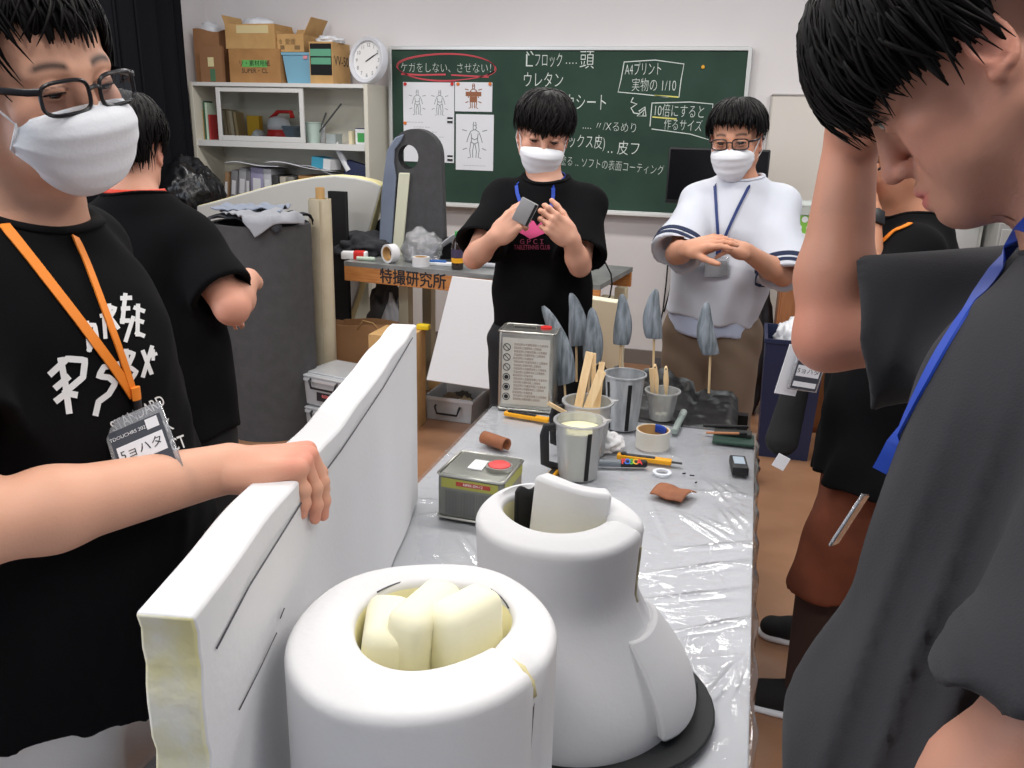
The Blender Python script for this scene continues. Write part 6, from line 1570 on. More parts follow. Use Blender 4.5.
def shoe(parent, heel, toe, m, sole, h=.006):
    heel, toe = np.asarray(heel, float), np.asarray(toe, float); d = nrm(toe-heel); S = Sdf(); u = V(0, 0, 1); r0 = np.array(parent.location)
    S.cone(heel+u*.045+d*.035, toe+u*.034-d*.045, .038, .042, .02, flat=(u, .8)); S.cone(heel+u*.06+d*.03, heel+u*.105+d*.045, .037, .042, .02); S.cone(heel+d*.08+u*.075, toe-d*.1+u*.05, .036, .03, .03)
    S.plane(u*.018, -u); v, f = S.mesh(S.bounds()[0]-.02, S.bounds()[1]+.02, h); o, _, _ = fast_mesh('shoe', v-r0, f, m, parent)
    T = Sdf(); T.cone(heel+u*.01+d*.035, toe+u*.01-d*.045, .040, .046, .02, flat=(u, .5)); T.plane(u*.022, u); T.plane(u*.0005, -u)
    v, f = T.mesh(T.bounds()[0]-.02, T.bounds()[1]+.02, h); fast_mesh('sole', v-r0, f, sole, o); return o
def badge(parent, o, x, y, w=.07, h_=.095, text='TDOUCHRS 2022', name_t='5ョハタ', clear=False):
    """plastic card holder hanging from a lanyard: o = top middle, in the parent's space"""
    M, c = frame(o, x, y); mb = MB(); mb.rbox((0, -h_/2, 0), (w, h_, .003), .0012, seg=1); mb.v = [a@M.T+c for a in mb.v]
    b = mb.build('badge_holder', mat_film('badge sleeve', (240, 242, 246), .1, .1, 0, 8, .25), parent, 40)
    if clear:
        k = MB(); k.box((0, -h_*.55, 0), (w*.9, h_*.75, .0012)); k.v = [a@M.T+c for a in k.v]; k.build('card', mat('pale card', (206, 208, 214), .6), b); return b
    k = MB(); k.box((0, -h_*.56, .0018), (w*.86, h_*.80, .0008)); k.v = [a@M.T+c for a in k.v]; k.build('card', mat('dark badge card', (62, 66, 76), .6), b)
    k = MB(); k.box((0, -h_*.52, .0024), (w*.76, h_*.26, .0006)); k.box((w*.27, -h_*.25, .0024), (w*.2, h_*.14, .0006)); k.box((0, -h_*.84, .0024), (w*.76, h_*.12, .0006)); k.v = [a@M.T+c for a in k.v]; k.build('white_fields', M_paper, b)
    k = MB(); put_text(k, text, .0062, c+M@V(-.009, -h_*.27, 0), M[:, 0], M[:, 1], .0028); k.build('badge_lettering', M_white, b, None)
    k = MB(); put_text(k, name_t, .015, c+M@V(0, -h_*.52, 0), M[:, 0], M[:, 1], .0032); k.build('name_lettering', M_dink, b, None)
    return b
# ================================================================== person in the right foreground, hand on the forehead
f = nrm(V(-.93, .37, 0)); l = V(-.37, -.93, 0)
hR = head_R((-.695, .165, -.70), (-.655, .20, .73)); ht = V(.168, .850, 1.646)
N = V(.300, .805, 1.49); P = V(.36, .72, .93); sR = V(.33, .925, 1.425); sL = V(.30, .625, 1.435)
eR = PD(828, 338, .92); wR = PD(851, 138, .925); eL = PD(1056, 738, .54); wL = PD(880, 900, .62)
t = thing('person', 'person at the right in a dark grey T-shirt and blue lanyard, hand on forehead', 'person', (P[0], P[1], 0)); r0 = np.array(t.location)
S = Sdf(); Ph = add_head(S, hR, ht, 1., .0055, look_down=.001)
S.cone(Ph(0, .022, -.055), N-V(0, 0, .02), .054, .058, .03); torso(S, N-V(0, 0, .03), P, sL, sR, f, .9)
limb(S, sR, eR, wR, (.046, .043, .033, .0385, .027)); limb(S, sL, eL, wL, (.046, .046, .040, .043, .028))
tips, kn = hand(S, wR+nrm(wR-eR)*.004, Ph(.005, -.085, .10)-wR, hR@V(0, -1, .25), hR@V(1, 0, 0), .94, ((.25, .45, .3),)*4, .05, .3, .3)
tL, _ = hand(S, wL, V(-.3, .4, -1), V(-.6, -.7, 0), V(0, 1, .2), .98, ((.3, .5, .4),)*4)
legp = []
for q in (1, -1):
    hp = P+l*q*.085-V(0, 0, .06); kn_ = V(hp[0]-.02, hp[1], .5); an = V(hp[0]+.02, hp[1], .08); S.cone(hp, kn_, .08, .055, .03); S.cone(kn_, an, .052, .036, .03); S.cone(an, an-V(.0, 0, .02)+f*.08, .036, .03, .03); legp.append((kn_, an))
hb = (ht-.145, ht+.145)
v, fc = regions_mesh(S, [(ht-V(.125, .13, .15), ht+V(.135, .125, .135), .0019), (np.minimum(wR, eR)-.07, np.maximum(wR, eR)+V(.09, .09, .16), .004)], None, .009)
fast_mesh('body', v-r0, fc, M_skin, t, skin_cols((186, 134, 112), (hR, ht-r0, 1.), [(eR-r0, .05, .35), (np.array(wR)-r0, .04, .15)]))
eyes(hR, ht-r0, 1., t, gaze=(.6, .2), opn=.0055, look_down=.001)
hair(hR, ht-r0, 1., t, 4, 760, fringe=108, side=101, burn=124, back=150, w=.0085, puff=.012, messy=.18, drape=.003, crown=.2, front=.018)
M_tee = mat('charcoal tee', (52, 52, 55), .9, spec=.15, sheen=.04, bump=.12, bscale=500)
up_ = lambda a, k: a[0]+(a[1]-a[0])*k
cuR = sR+(eR-sR)*.84; cuL = sL+(eL-sL)*.97
hem = V(.305, .70, .80)
def ex(S): 
    S.cone(V(.232, .765, 1.34), V(.205, .70, 1.06), .108, .128, .07, flat=(f, .8)); S.cone(V(.205, .70, 1.06), V(.24, .68, .78), .128, .14, .05)
fl = []
for a, b, r in (((.195, .80, 1.36), (.105, .665, .95), .012), ((.19, .70, 1.36), (.10, .58, .95), .014), ((.22, .63, 1.36), (.15, .53, .98), .013), ((.18, .86, 1.33), (.105, .76, 1.0), .010)): fl.append((V(*a), V(*b), r*.6, r*1.3, .03))
so, bv, _ = shirt(t, N, P, sL, sR, f, ((sR, cuR), (sL, cuL)), hem, M_tee, 1.0, .006, neck_dir=nrm(V(-.35, .12, 1)), neck_r=.064, sl_r=(.076, .084), fold=.005, seed=3, extra=ex, ridge=(40., 170., -28., .008, 1.3))
tr = legs(t, P, l, f, legp[0][0], legp[1][0], legp[0][1], legp[1][1], mat('black trousers', (28, 28, 31), .9))
for kn_, an in legp: shoe(t, V(an[0], an[1], 0)-f*.06, V(an[0], an[1], 0)+f*.20, M_blkm, M_white)
M_lanb = mat('blue lanyard', (28, 66, 168), .55)
g = [N+V(-.055, -.03, .03), PD(1024, 228, .76), PD(985, 285, .75), PD(945, 350, .745), PD(908, 420, .75), PD(880, 470, .755)]
la, pts, ups = strap(bv, [a for a in g], V(.25, .95, -.15), .0062, M_lanb, 'lanyard', t, .002)
la.data.transform(Matrix.Translation(Vector(-r0)))
neck_band('lanyard_neck', M_lanb, la, N, l, f, pts[0], N+f*.072-l*.035+V(0, 0, .0), r0, .068, .006)
bo = PD(866, 492, .765)-r0
badge(la, PD(866, 494, .775)-r0, nrm(ray(860, 500)+.12*RT), nrm(V(.42, .12, 1.)), .05, .055, clear=True)
# ================================================================== person on the left, gripping the foam panel
f = nrm(V(.985, .12, 0)); l = nrm(V(-.12, .985, 0))
hL_ = head_R((.97, -.21, -.10), None, .20); ht = V(-.826, .874, 1.617)
N = V(-.868, .885, 1.435); P = V(-.88, .86, .92); sR = V(-.895, .715, 1.385); sL = V(-.925, 1.02, 1.385)
eR = PD(-45, 532, .86); wR = panel(.325, -.040, PH+.004); eL = V(-1.02, 1.08, 1.13); wL = V(-.86, 1.06, .98)
t = thing('person', 'person at the left in glasses, white mask, black printed T-shirt and orange lanyard', 'person', (P[0], P[1], 0)); r0 = np.array(t.location)
S = Sdf(); Ph = add_head(S, hL_, ht, 1., .0024, fat=.007, look_down=.004)
S.cone(Ph(0, .022, -.055), N-V(0, 0, .02), .058, .062, .03); torso(S, N-V(0, 0, .03), P, sL, sR, f, 1.05)
limb(S, sR, eR, wR, (.054, .051, .042, .044, .031)); limb(S, sL, eL, wL, (.054, .05, .042, .045, .031))
ktop = panel(.325, .05, PH+.016)
tips, kn = hand(S, wR, panel(.345, PT+.012, PH+.014)-wR, V(-.0, .0, 1), V(-.2, .98, 0), 1.1, ((1.28, .26, .12), (1.34, .26, .12), (1.36, .28, .14), (1.32, .34, .2)), .07, .25, .35, 1.0)
tL, _ = hand(S, wL, V(.35, -.25, -1), V(.3, .9, 0), V(.9, 0, .2), .98, ((.4, .6, .4),)*4)
legp = []
for q in (1, -1):
    hp = P+l*q*.09-V(0, 0, .06); kn_ = hp+V(.02, .0, -.38); kn_[2] = .48; an = V(hp[0]-.01, hp[1], .08); S.cone(hp, kn_, .085, .058, .03); S.cone(kn_, an, .055, .038, .03); S.cone(an, an-V(0, 0, .02)+f*.08, .036, .03, .03); legp.append((kn_, an))
hc = wR+V(.08, .03, -.02)
v, fc = regions_mesh(S, [(ht-V(.13, .13, .15), ht+V(.135, .13, .135), .0022), (hc-V(.12, .11, .12), hc+V(.10, .11, .10), .0022), (np.minimum(wR, eR)-.07, np.maximum(wR, eR)+.07, .0045)], None, .01)
fast_mesh('body', v-r0, fc, M_skin, t, skin_cols((216, 164, 138), (hL_, ht-r0, 1.), [(k-r0, .016, .45) for k in kn]+[(q-r0, .02, .3) for q in tips]+[(wR+V(.05, .02, .01)-r0, .05, .2)]))
eyes(hL_, ht-r0, 1., t, gaze=(0, .35), opn=.0024, look_down=.004)
hair(hL_, ht-r0, 1., t, 8, 700, fringe=77, side=104, burn=128, back=150, w=.0075, puff=.010, messy=.30, drape=.006, crown=.3)
face_mask(hL_, ht-r0, 1., t, z0=-.016, fat=.007)
glasses(hL_, ht-r0, 1., t, mat('black acetate', (16, 16, 22), .35), w=.0265, h=.018, y=-.109, z=-.006, thick=.0024)
M_btee = mat('black tee', (14, 14, 16), .92, spec=.12, bump=.1, bscale=500)
cuR = sR+(eR-sR)*.62; cuL = sL+(eL-sL)*.6; hem = V(-.85, .855, .835)
def ex(S): S.cone(V(-.83, .88, 1.25), V(-.805, .875, .98), .132, .158, .06, flat=(f, .85))
so, bv, _ = shirt(t, N, P, sL, sR, f, ((sR, cuR), (sL, cuL)), hem, M_btee, 1.06, .006, neck_dir=nrm(V(.22, -.07, 1)), neck_r=.072, sl_r=(.074, .088), fold=.004, seed=5, extra=ex, flare=1.14, depth=.80, ridge=(50., 50., 30., .006, .4))
legs(t, P, l, f, legp[0][0], legp[1][0], legp[0][1], legp[1][1], mat('light grey trousers', (226, 224, 222), .9, bump=.1, bscale=300), r=(.105, .095, .085, .08), hip=.145)
for kn_, an in legp: shoe(t, V(an[0], an[1], 0)-f*.06, V(an[0], an[1], 0)+f*.20, M_blkm, M_white)
# lanyard and badge
M_org = mat('orange lanyard', (232, 132, 36), .6)
cen = PD(131, 388, 1.0); c_, n_ = cast(bv, cen-f*.5, f*1.) if 0 else cast(bv, CAMC, cen-CAMC)
bot = c_ if c_ is not None else cen
def on_shirt(px, py):
    p = ray(px, py); h, n = cast(bv, CAMC, p); return h if h is not None else PD(px, py, 1.0)
gA = [on_shirt(-12, 212), on_shirt(4, 226), on_shirt(40, 272), on_shirt(85, 330), on_shirt(118, 375), on_shirt(131, 396)]
la, pts, ups = strap(bv, gA, -nrm(CAMC-bot), .0058, M_org, 'lanyard', t, .004); la.data.transform(Matrix.Translation(Vector(-r0)))
gB = [on_shirt(62, 212), on_shirt(72, 236), on_shirt(84, 262), on_shirt(106, 320), on_shirt(124, 370), on_shirt(132, 396)]
lb, pts2, _ = strap(bv, gB, -nrm(CAMC-bot), .0042, M_org, 'lanyard_strap', la, .005); lb.data.transform(Matrix.Translation(Vector(-r0)))
neck_band('lanyard_neck', M_org, la, N, l, f, pts[0], pts2[0], r0, .072)
e0 = np.array(pts[-1])+f*.004
MB().tube([e0+V(0, 0, .012)-r0, e0-V(0, 0, .004)-r0], .007, 8, flat=(1, .6)).build('orange_clip', M_org, la, 60)
MB().tube([e0-V(0, 0, .004)-r0, e0-V(0, 0, .022)-r0], .006, 8, flat=(1, .8)).build('hook', M_blk, la, 60)
bx = nrm(RT*.90+UP*.40+FW*.12); by = nrm(UP*.90-RT*.36+FW*.30)
badge(la, e0-V(0, 0, .020)-FW*.020-r0, bx, by, .074, .095)
# brushed lettering on the chest
M_print = mat('white print', (222, 222, 222), .8)
STK = {  # rough brush letters, unit cell 1 x 1
 'P': [[(.1, 0), (.12, .5), (.1, 1)], [(-.25, .85), (.3, .98), (.85, .8), (.7, .5), (.1, .38)], [(-.2, .3), (.1, .35), (.35, .25)], [(-.15, .55), (.2, .62)]],
 'S': [[(.8, .9), (.3, .95), (.1, .7), (.5, .55), (.75, .3), (.5, .0), (.1, -.15), (.0, -.5)]],
 'B': [[(.1, 0), (.15, 1)], [(.1, 1), (.6, .85), (.2, .55), (.7, .3), (.1, 0)]],
 'X': [[(.1, .0), (.75, .95)], [(.1, .9), (.7, .0)]], '+': [[(.1, .5), (.7, .55)], [(.4, .2), (.4, .85)]],
 'D': [[(.1, 0), (.15, 1)], [(.0, .95), (.7, .8), (.75, .3), (.1, .0)]], 'I': [[(.3, 0), (.35, 1)], [(.1, 1), (.6, .95)]],
 'R': [[(.1, 0), (.12, 1)], [(.1, .95), (.65, .8), (.15, .5), (.7, 0)]], 'E': [[(.15, 0), (.2, 1.1)], [(-.05, 1), (.7, .95)], [(.1, .55), (.6, .52)], [(.1, .05), (.7, .0)]]}
# chest frame from three points of the print
o0, ox, oy = on_shirt(62, 372), on_shirt(150, 322), on_shirt(80, 440)
def chest(px, py): return px, py
def print_px(strokes, w, name='shirt_print'):
    """strokes given as pixels of the photograph's print, landed on the cloth"""
    V2, F2, n = [], [], 0
    for pts in strokes:
        p = np.asarray(pts, float); q = [p[0]]
        for a, b in zip(p[:-1], p[1:]):
            k = max(1, int(np.linalg.norm(b-a)/2.5)); q += [a+(b-a)*(i+1)/k for i in range(k)]
        v, f_ = stroke2d(q, w); V2 += v; F2 += [tuple(i+n for i in k) for k in f_]; n += len(v)
    out = []
    for a, b, _ in V2:
        d = ray(a, b); h, nn = cast(bv, CAMC, d); out.append((h-nrm(d)*.0022) if h is not None else PD(a, b, 1.0))
    F2 = [k[::-1] for k in F2]
    return link_mesh(name, np.array(out)-r0, F2, M_print, so, 180)
def L_(ch, x, y, w, h, sl=.0, up=0.):
    return [[(x+w*a+sl*b, y-h*b+up*a) for a, b in s_] for s_ in STK[ch]]
print_px(L_('P', 66, 412, 30, 50, -8, -14), 6.5); print_px(L_('S', 96, 398, 26, 30, 0, -8), 6); print_px(L_('B', 126, 386, 16, 34, -2, -6), 4.5); print_px(L_('X', 142, 376, 13, 26, 0, -5), 4.2); print_px(L_('+', 150, 362, 8, 12, 0, -2), 3.4)
print_px(L_('D', 88, 350, 13, 26, -3, -6), 4.6); print_px(L_('I', 103, 338, 8, 22, -2, -4), 4.); print_px(L_('R', 110, 330, 11, 24, -2, -4), 4.); print_px(L_('E', 121, 322, 10, 24, 2, -2), 4.4); print_px([[(126, 340), (133, 318)]], 4.2); print_px(L_('E', 136, 334, 10, 26, 0, 2), 4.2)
def text_px(s_, px, py, hpx, ang, sx=1., name='shirt_print'):
    v, fc_ = text_geo(s_, 1.3, .012); v, fc_ = refine(v, fc_, .35); out = []
    ca, sa_ = math.cos(ang), math.sin(ang)
    for a, b, _ in v:
        x, y = a*hpx*sx, b*hpx; d = ray(px+x*ca+y*sa_, py+x*sa_-y*ca); h, nn = cast(bv, CAMC, d); out.append((h-nrm(d)*.0022) if h is not None else PD(px, py, 1.0))
    return link_mesh(name, np.array(out)-r0, fc_, M_print, so, 180)
text_px('STANDARD', 138, 414, 12, -.50, .72); text_px('WORK', 154, 432, 13, -.42, .75); text_px('CT', 178, 444, 14, -.35, .7); text_px('DSE', 183, 458, 12, -.5, .6)
# ================================================================== people further back
def stand_legs(S, P, l, f, hpw=.085, kz=.48, r=(.078, .055, .05, .036)):
    out = []
    for q in (1, -1):
        hp = P+l*q*hpw-V(0, 0, .06); kn_ = V(hp[0]+f[0]*.02, hp[1]+f[1]*.02, kz); an = V(hp[0], hp[1], .08)
        S.cone(hp, kn_, r[0], r[1], .03); S.cone(kn_, an, r[2], r[3], .03); S.cone(an, an-V(0, 0, .02)+f*.08, .036, .03, .03); out.append((kn_, an))
    return out
def ids(f): f = nrm(f); return f, np.array((-f[1], f[0], 0.)) if 0 else np.cross(V(0, 0, 1), f)
# ------------------------------------------------------------------ boy in the black T-shirt with the pink print
K = 1.05; Q = lambda x, y, D: PD(x, y, D*K)
f, l = ids(V(.10, -.99, 0)); hs = 1.04
hC = head_R((.27, -.93, -.24), (.16, -.2, .97)); ht = CAMC+(V(-.659, 2.746, 1.549)-CAMC)*K
N = Q(546, 184, 2.72); sR = N+V(-.145, .0, -.058); sL = N+V(.135, .02, -.066); P = V(N[0]-.005, N[1]+.02, .90)
eR = Q(474, 258, 2.64); eL = Q(580, 266, 2.62); wR = Q(497, 236, 2.52); wL = Q(570, 238, 2.52)
t = thing('person', 'person in a black T-shirt with pink print and mask, holding a small grey card', 'person', (P[0], P[1], 0)); r0 = np.array(t.location)
S = Sdf(); Ph = add_head(S, hC, ht, hs, .0038, look_down=.002); S.cone(Ph(0, .022, -.055), N-V(0, 0, .02), .052, .056, .03)
torso(S, N-V(0, 0, .03), P, sL, sR, f, .9); limb(S, sR, eR, wR, (.045, .042, .033, .035, .025)); limb(S, sL, eL, wL, (.045, .042, .033, .035, .025)); lg = stand_legs(S, P, l, f)
hcard = Q(525, 212, 2.46)
hand(S, wR, hcard+V(-.012, .01, -.01)-wR, V(-.35, -.9, .1), V(.2, 0, 1), .95, ((.5, .8, .4), (.7, .9, .5), (.85, 1., .5), (.95, 1., .5)), .04, .25, .5, .6)
hand(S, wL, Q(541, 214, 2.46)-wL, V(.35, -.9, .1), V(-.2, 0, 1), .95, ((.5, .8, .4), (.7, .9, .5), (.85, 1., .5), (.95, 1., .5)), .04, .25, .5, .6)
hc = (wR+wL)/2
v, fc = regions_mesh(S, [(ht-.15, ht+.15, .0028), (hc-V(.19, .14, .12), hc+V(.19, .12, .15), .0032)], None, .009)
fast_mesh('body', v-r0, fc, M_skin, t, skin_cols((212, 160, 136), (hC, ht-r0, hs), [(eR-r0, .04, .3), (eL-r0, .04, .3)]))
eyes(hC, ht-r0, hs, t, gaze=(0, .3), opn=.0038, look_down=.002); hair(hC, ht-r0, hs, t, 21, 620, fringe=98, side=99, burn=116, back=150, w=.0075, puff=.014, messy=.38, drape=.005, crown=.25, front=.006)
face_mask(hC, ht-r0, hs, t)
cuR = sR+(eR-sR)*.80; cuL = sL+(eL-sL)*.84; hem = V(P[0], P[1]-.01, Q(530, 345, 2.7)[2]-.03)
so, bv, _ = shirt(t, N, P, sL, sR, f, ((sR, cuR), (sL, cuL)), hem, M_btee, .94, .007, neck_dir=nrm(V(.02, -.22, 1)), neck_r=.068, sl_r=(.07, .088), fold=.005, seed=9, flare=.98)
legs(t, P, l, f, lg[0][0], lg[1][0], lg[0][1], lg[1][1], MATS['black trousers'])
for kn_, an in lg: shoe(t, V(an[0], an[1], 0)-f*.06, V(an[0], an[1], 0)+f*.20, M_blkm, M_white)
def hit(px, py):
    h, n = cast(bv, CAMC, ray(px, py)); return h if h is not None else None
def path(bv_, pts, D):
    out = []
    for a, b in pts:
        h, n = cast(bv_, CAMC, ray(a, b)); out.append(h if h is not None else PD(a, b, D))
    return out
la, p1, _ = strap(bv, path(bv, [(517, 186), (518, 194), (521, 203), (527, 212)], 2.7), V(0, 1, 0), .006, M_lanb, 'lanyard', t, .004); la.data.transform(Matrix.Translation(Vector(-r0)))
lb, p2, _ = strap(bv, path(bv, [(553, 188), (553, 196), (551, 207), (545, 214)], 2.7), V(0, 1, 0), .006, M_lanb, 'lanyard_strap', la, .004); lb.data.transform(Matrix.Translation(Vector(-r0)))
neck_band('lanyard_neck', M_lanb, la, N, l, f, p1[0], p2[0], r0, .066, .006)
M_pink = mat('pink print', (206, 78, 128), .8)
def pink(polys, name='shirt_print'):
    V2, F2 = [], []
    for vv, ff in polys:
        vv, ff = refine([(a, b, 0) for a, b in vv], ff, 3.); n = len(V2); V2 += [tuple(q) for q in vv]; F2 += [tuple(i+n for i in k) for k in ff]
    out = []
    for a, b, _ in V2:
        d = ray(a, b); h, nn = cast(bv, CAMC, d); out.append((h-nrm(d)*.003) if h is not None else PD(a, b, 2.75))
    return link_mesh(name, np.array(out)-r0, [k[::-1] for k in F2], M_pink, so, 180)
star = [(516, 231), (522, 229), (525, 223), (529, 220), (534, 221), (537, 226), (541, 222), (545, 227), (549, 231), (543, 234), (536, 237), (530, 239), (524, 235)]
pink([(star, [tuple(range(len(star)))])])
def text_on(bv_, so_, s_, px, py, hpx, ang, m, sx=1., D=2.75):
    v, fc_ = text_geo(s_, 1.3, .01); v, fc_ = refine(v, fc_, .5); out = []; ca, sa_ = math.cos(ang), math.sin(ang)
    for a, b, _ in v:
        x, y = a*hpx*sx, b*hpx; d = ray(px+x*ca+y*sa_, py+x*sa_-y*ca); h, nn = cast(bv_, CAMC, d); out.append((h-nrm(d)*.003) if h is not None else PD(px, py, D))
    return link_mesh('shirt_print', np.array(out)-r0, fc_, m, so_, 180)
M_dpink = mat('dull pink print', (150, 62, 92), .8)
text_on(bv, so, 'ＧＰＣＩ', 532, 242, 5, 0, M_dpink); text_on(bv, so, 'TABLETENNIS CLUB', 532, 247.5, 5, 0, M_dpink, .62)
# the grey card he is holding
cc = hcard
cd = thing('card', 'small grey plastic case held between both hands of the person in black', 'card case', cc)
mb = MB(); mb.rbox((0, 0, 0), (.055, .008, .075), .003); Mc_ = roty(.45)@rotz(.15); mb.v = [a@Mc_.T for a in mb.v]; mb.build('case', mat('grey card case', (150, 150, 152), .35), cd)
mb = MB(); mb.box((.022, -.0045, 0), (.008, .001, .07)); mb.v = [a@Mc_.T for a in mb.v]; mb.build('dark_edge', M_blk, cd)
# ------------------------------------------------------------------ person in the white shirt
K = 1.075; Q = lambda x, y, D: PD(x, y, D*K)
f, l = ids(V(-.06, -1., 0)); hs = 1.05
hM = head_R((-.16, -.98, -.10), (-.06, -.05, .99)); ht = CAMC+(V(-.072, 2.95, 1.544)-CAMC)*K
N = Q(742, 184, 2.80); sR = N+V(-.135, -.01, -.068); sL = N+V(.135, .02, -.068); P = V(N[0]-.055, N[1]+.01, .92)
eR = Q(676, 254, 2.72); eL = Q(783, 276, 2.70); wR = Q(690, 248, 2.56); wL = Q(744, 250, 2.58)
t = thing('person', 'person in a white T-shirt with navy sleeve stripes, glasses and mask', 'person', (P[0], P[1], 0)); r0 = np.array(t.location)
S = Sdf(); Ph = add_head(S, hM, ht, hs, .0040); S.cone(Ph(0, .022, -.055), N-V(0, 0, .02), .05, .056, .03)
torso(S, N-V(0, 0, .03), P, sL, sR, f, .88); limb(S, sR, eR, wR, (.044, .041, .033, .036, .025)); limb(S, sL, eL, wL, (.044, .041, .033, .037, .025)); lg = stand_legs(S, P, l, f)
hand(S, wR, Q(708, 243, 2.52)-wR, V(-.1, -.5, .85), V(.2, -.5, .5), .95, ((.15, .25, .15), (.2, .3, .2), (.3, .35, .2), (.4, .4, .2)), .08, .2, .6, .3)
hand(S, wL, Q(706, 240, 2.50)-wL, V(.2, -.5, .85), V(-.2, -.5, .6), .95, ((.15, .3, .2), (.25, .35, .2), (.35, .35, .2), (.45, .4, .2)), .08, .2, .6, .3)
hc = (wR+wL)/2
v, fc = regions_mesh(S, [(ht-.15, ht+.15, .0028), (hc-V(.17, .15, .10), hc+V(.17, .13, .12), .0032)], None, .009)
fast_mesh('body', v-r0, fc, M_skin, t, skin_cols((206, 150, 122), (hM, ht-r0, hs)))
eyes(hM, ht-r0, hs, t, gaze=(.2, .15)); hair(hM, ht-r0, hs, t, 33, 640, fringe=80, side=92, burn=108, back=146, w=.0068, puff=.010, messy=.42, drape=.006, crown=.25, front=.004, spike=.5)
face_mask(hM, ht-r0, hs, t); glasses(hM, ht-r0, hs, t, mat('dark brown acetate', (34, 22, 24), .3), w=.025, h=.0165, z=-.004, thick=.0022)
cuR = sR+(eR-sR)*1.0; cuL = sL+(eL-sL)*1.02; hem = V(P[0]-.01, P[1]-.02, Q(715, 326, 2.75)[2]-.015)
M_wtee = mat('white tee', (208, 212, 222), .9, bump=.06, bscale=400)
so, bv, _ = shirt(t, N, P, sL, sR, f, ((sR, cuR), (sL, cuL)), hem, M_wtee, .98, .007, neck_dir=nrm(V(-.02, -.2, 1)), neck_r=.064, sl_r=(.072, .092), fold=.006, seed=14, flare=.98)
# longer under-layer and sleeve stripes
un = Sdf(); un.cone(hem+V(0, .0, .12), hem-V(0, 0, .04), .150, .158, .04, flat=(f, .68)); un.plane(hem-V(0, 0, .055), V(0, .0, -1))
ph = 2.; un.disp = lambda X, Y, Z: (.004*np.sin(36*X+9*Z+ph)).astype(np.float32)*np.ones_like(Y)
v, fc = un.mesh(un.bounds()[0]-.03, un.bounds()[1]+.03, .008); fast_mesh('under_shirt', v-r0, fc, mat('pale blue white cloth', (190, 200, 224), .9), t)
M_nstr = mat('navy stripe', (38, 48, 76), .85)
for sh, cu in ((sR, cuR), (sL, cuL)):
    a = nrm(cu-sh); u = nrm(np.cross(a, V(0, 1, 0))); w_ = np.cross(a, u)
    for off, hw in ((.045, .008), (.02, .006)):
        c = cu-a*off; pts, up2 = [], []
        for q in np.linspace(0, 2*PI, 33)[:-1]:
            dr = u*math.cos(q)+w_*math.sin(q); h, n_ = cast(bv, c+dr*.25, -dr)
            if h is None or np.linalg.norm(h-c) > .12: h = c+dr*.09
            pts.append(h+dr*.0015); up2.append(dr)
        pts = np.array(pts); pts = .25*np.roll(pts, 1, 0)+.5*pts+.25*np.roll(pts, -1, 0)+np.array(up2)*.0015
        MB().tube(pts-r0, 1., 4, up=np.array(up2), flat=(hw, .0015), square=True, closed=True).build('sleeve_stripe', M_nstr, so, 60)
legs(t, P, l, f, lg[0][0], lg[1][0], lg[0][1], lg[1][1], mat('brown khaki trousers', (122, 104, 88), .9, bump=.1, bscale=300), r=(.098, .085, .078, .072), hip=.148)
for kn_, an in lg: shoe(t, V(an[0], an[1], 0)-f*.06, V(an[0], an[1], 0)+f*.20, M_blkm, M_white)
M_lann = mat('navy lanyard', (34, 54, 110), .6)
la, p1, _ = strap(bv, path(bv, [(714, 188), (715, 205), (717, 232)], 2.9)+[V(*p) for p in path(bv, [(718, 244), (716, 258)], 2.9)], V(0, 1, 0), .005, M_lann, 'lanyard', t, .004); la.data.transform(Matrix.Translation(Vector(-r0)))
lb, p2, _ = strap(bv, path(bv, [(748, 188), (738, 208), (727, 232), (717, 258)], 2.9), V(0, 1, 0), .005, M_lann, 'lanyard_strap', la, .005); lb.data.transform(Matrix.Translation(Vector(-r0)))
neck_band('lanyard_neck', M_lann, la, N, l, f, p1[0], p2[0], r0, .066, .005)
badge(la, np.array(p1[-1])-r0+V(0, -.012, -.008), V(1, -.05, .1), V(-.08, -.05, 1), .085, .068, clear=True)
# ------------------------------------------------------------------ person seen from behind
f, l = ids(V(-.30, .95, 0))
N = PD(136, 204, 2.04); sR = PD(190, 243, 2.06); sL = N+(N-sR)*V(.9, .9, .0)+V(0, 0, -.085); P = V(N[0]+.02, N[1]-.02, .86)
eR = PD(232, 308, 2.0); wR = eR+V(-.08, .20, .03); eL = sL+V(-.05, .08, -.26); wL = eL+V(.1, .2, .02)
hB = head_R((-.45, .86, -.24)); ht = PD(127, 150, 2.06)
t = thing('person', 'person seen from behind in a black T-shirt and red lanyard beside the dark foam roll', 'person', (P[0], P[1], 0)); r0 = np.array(t.location)
S = Sdf(); Ph = add_head(S, hB, ht, .98, .004); S.cone(Ph(0, .022, -.055), N-V(0, 0, .02), .052, .058, .03)
torso(S, N-V(0, 0, .03), P, sL, sR, f, .95); limb(S, sR, eR, wR, (.048, .046, .038, .040, .028)); limb(S, sL, eL, wL, (.048, .046, .038, .040, .028)); lg = stand_legs(S, P, l, f)
hand(S, wR, V(-.5, .8, -.1), V(.3, .2, 1), V(-.5, -.3, .3), .95, ((.4, .5, .3),)*4); hand(S, wL, V(.4, .8, -.1), V(-.3, .2, 1), V(.5, -.3, .3), .95, ((.4, .5, .3),)*4)
v, fc = regions_mesh(S, [(ht-.15, ht+.15, .0035)], None, .008)
fast_mesh('body', v-r0, fc, M_skin, t, skin_cols((206, 152, 128), (hB, ht-r0, .98), [(eR-r0, .05, .3)]))
eyes(hB, ht-r0, .98, t)
hair(hB, ht-r0, .98, t, 44, 640, fringe=95, side=104, burn=122, back=158, w=.0075, puff=.014, messy=.35, drape=.005, crown=.3)
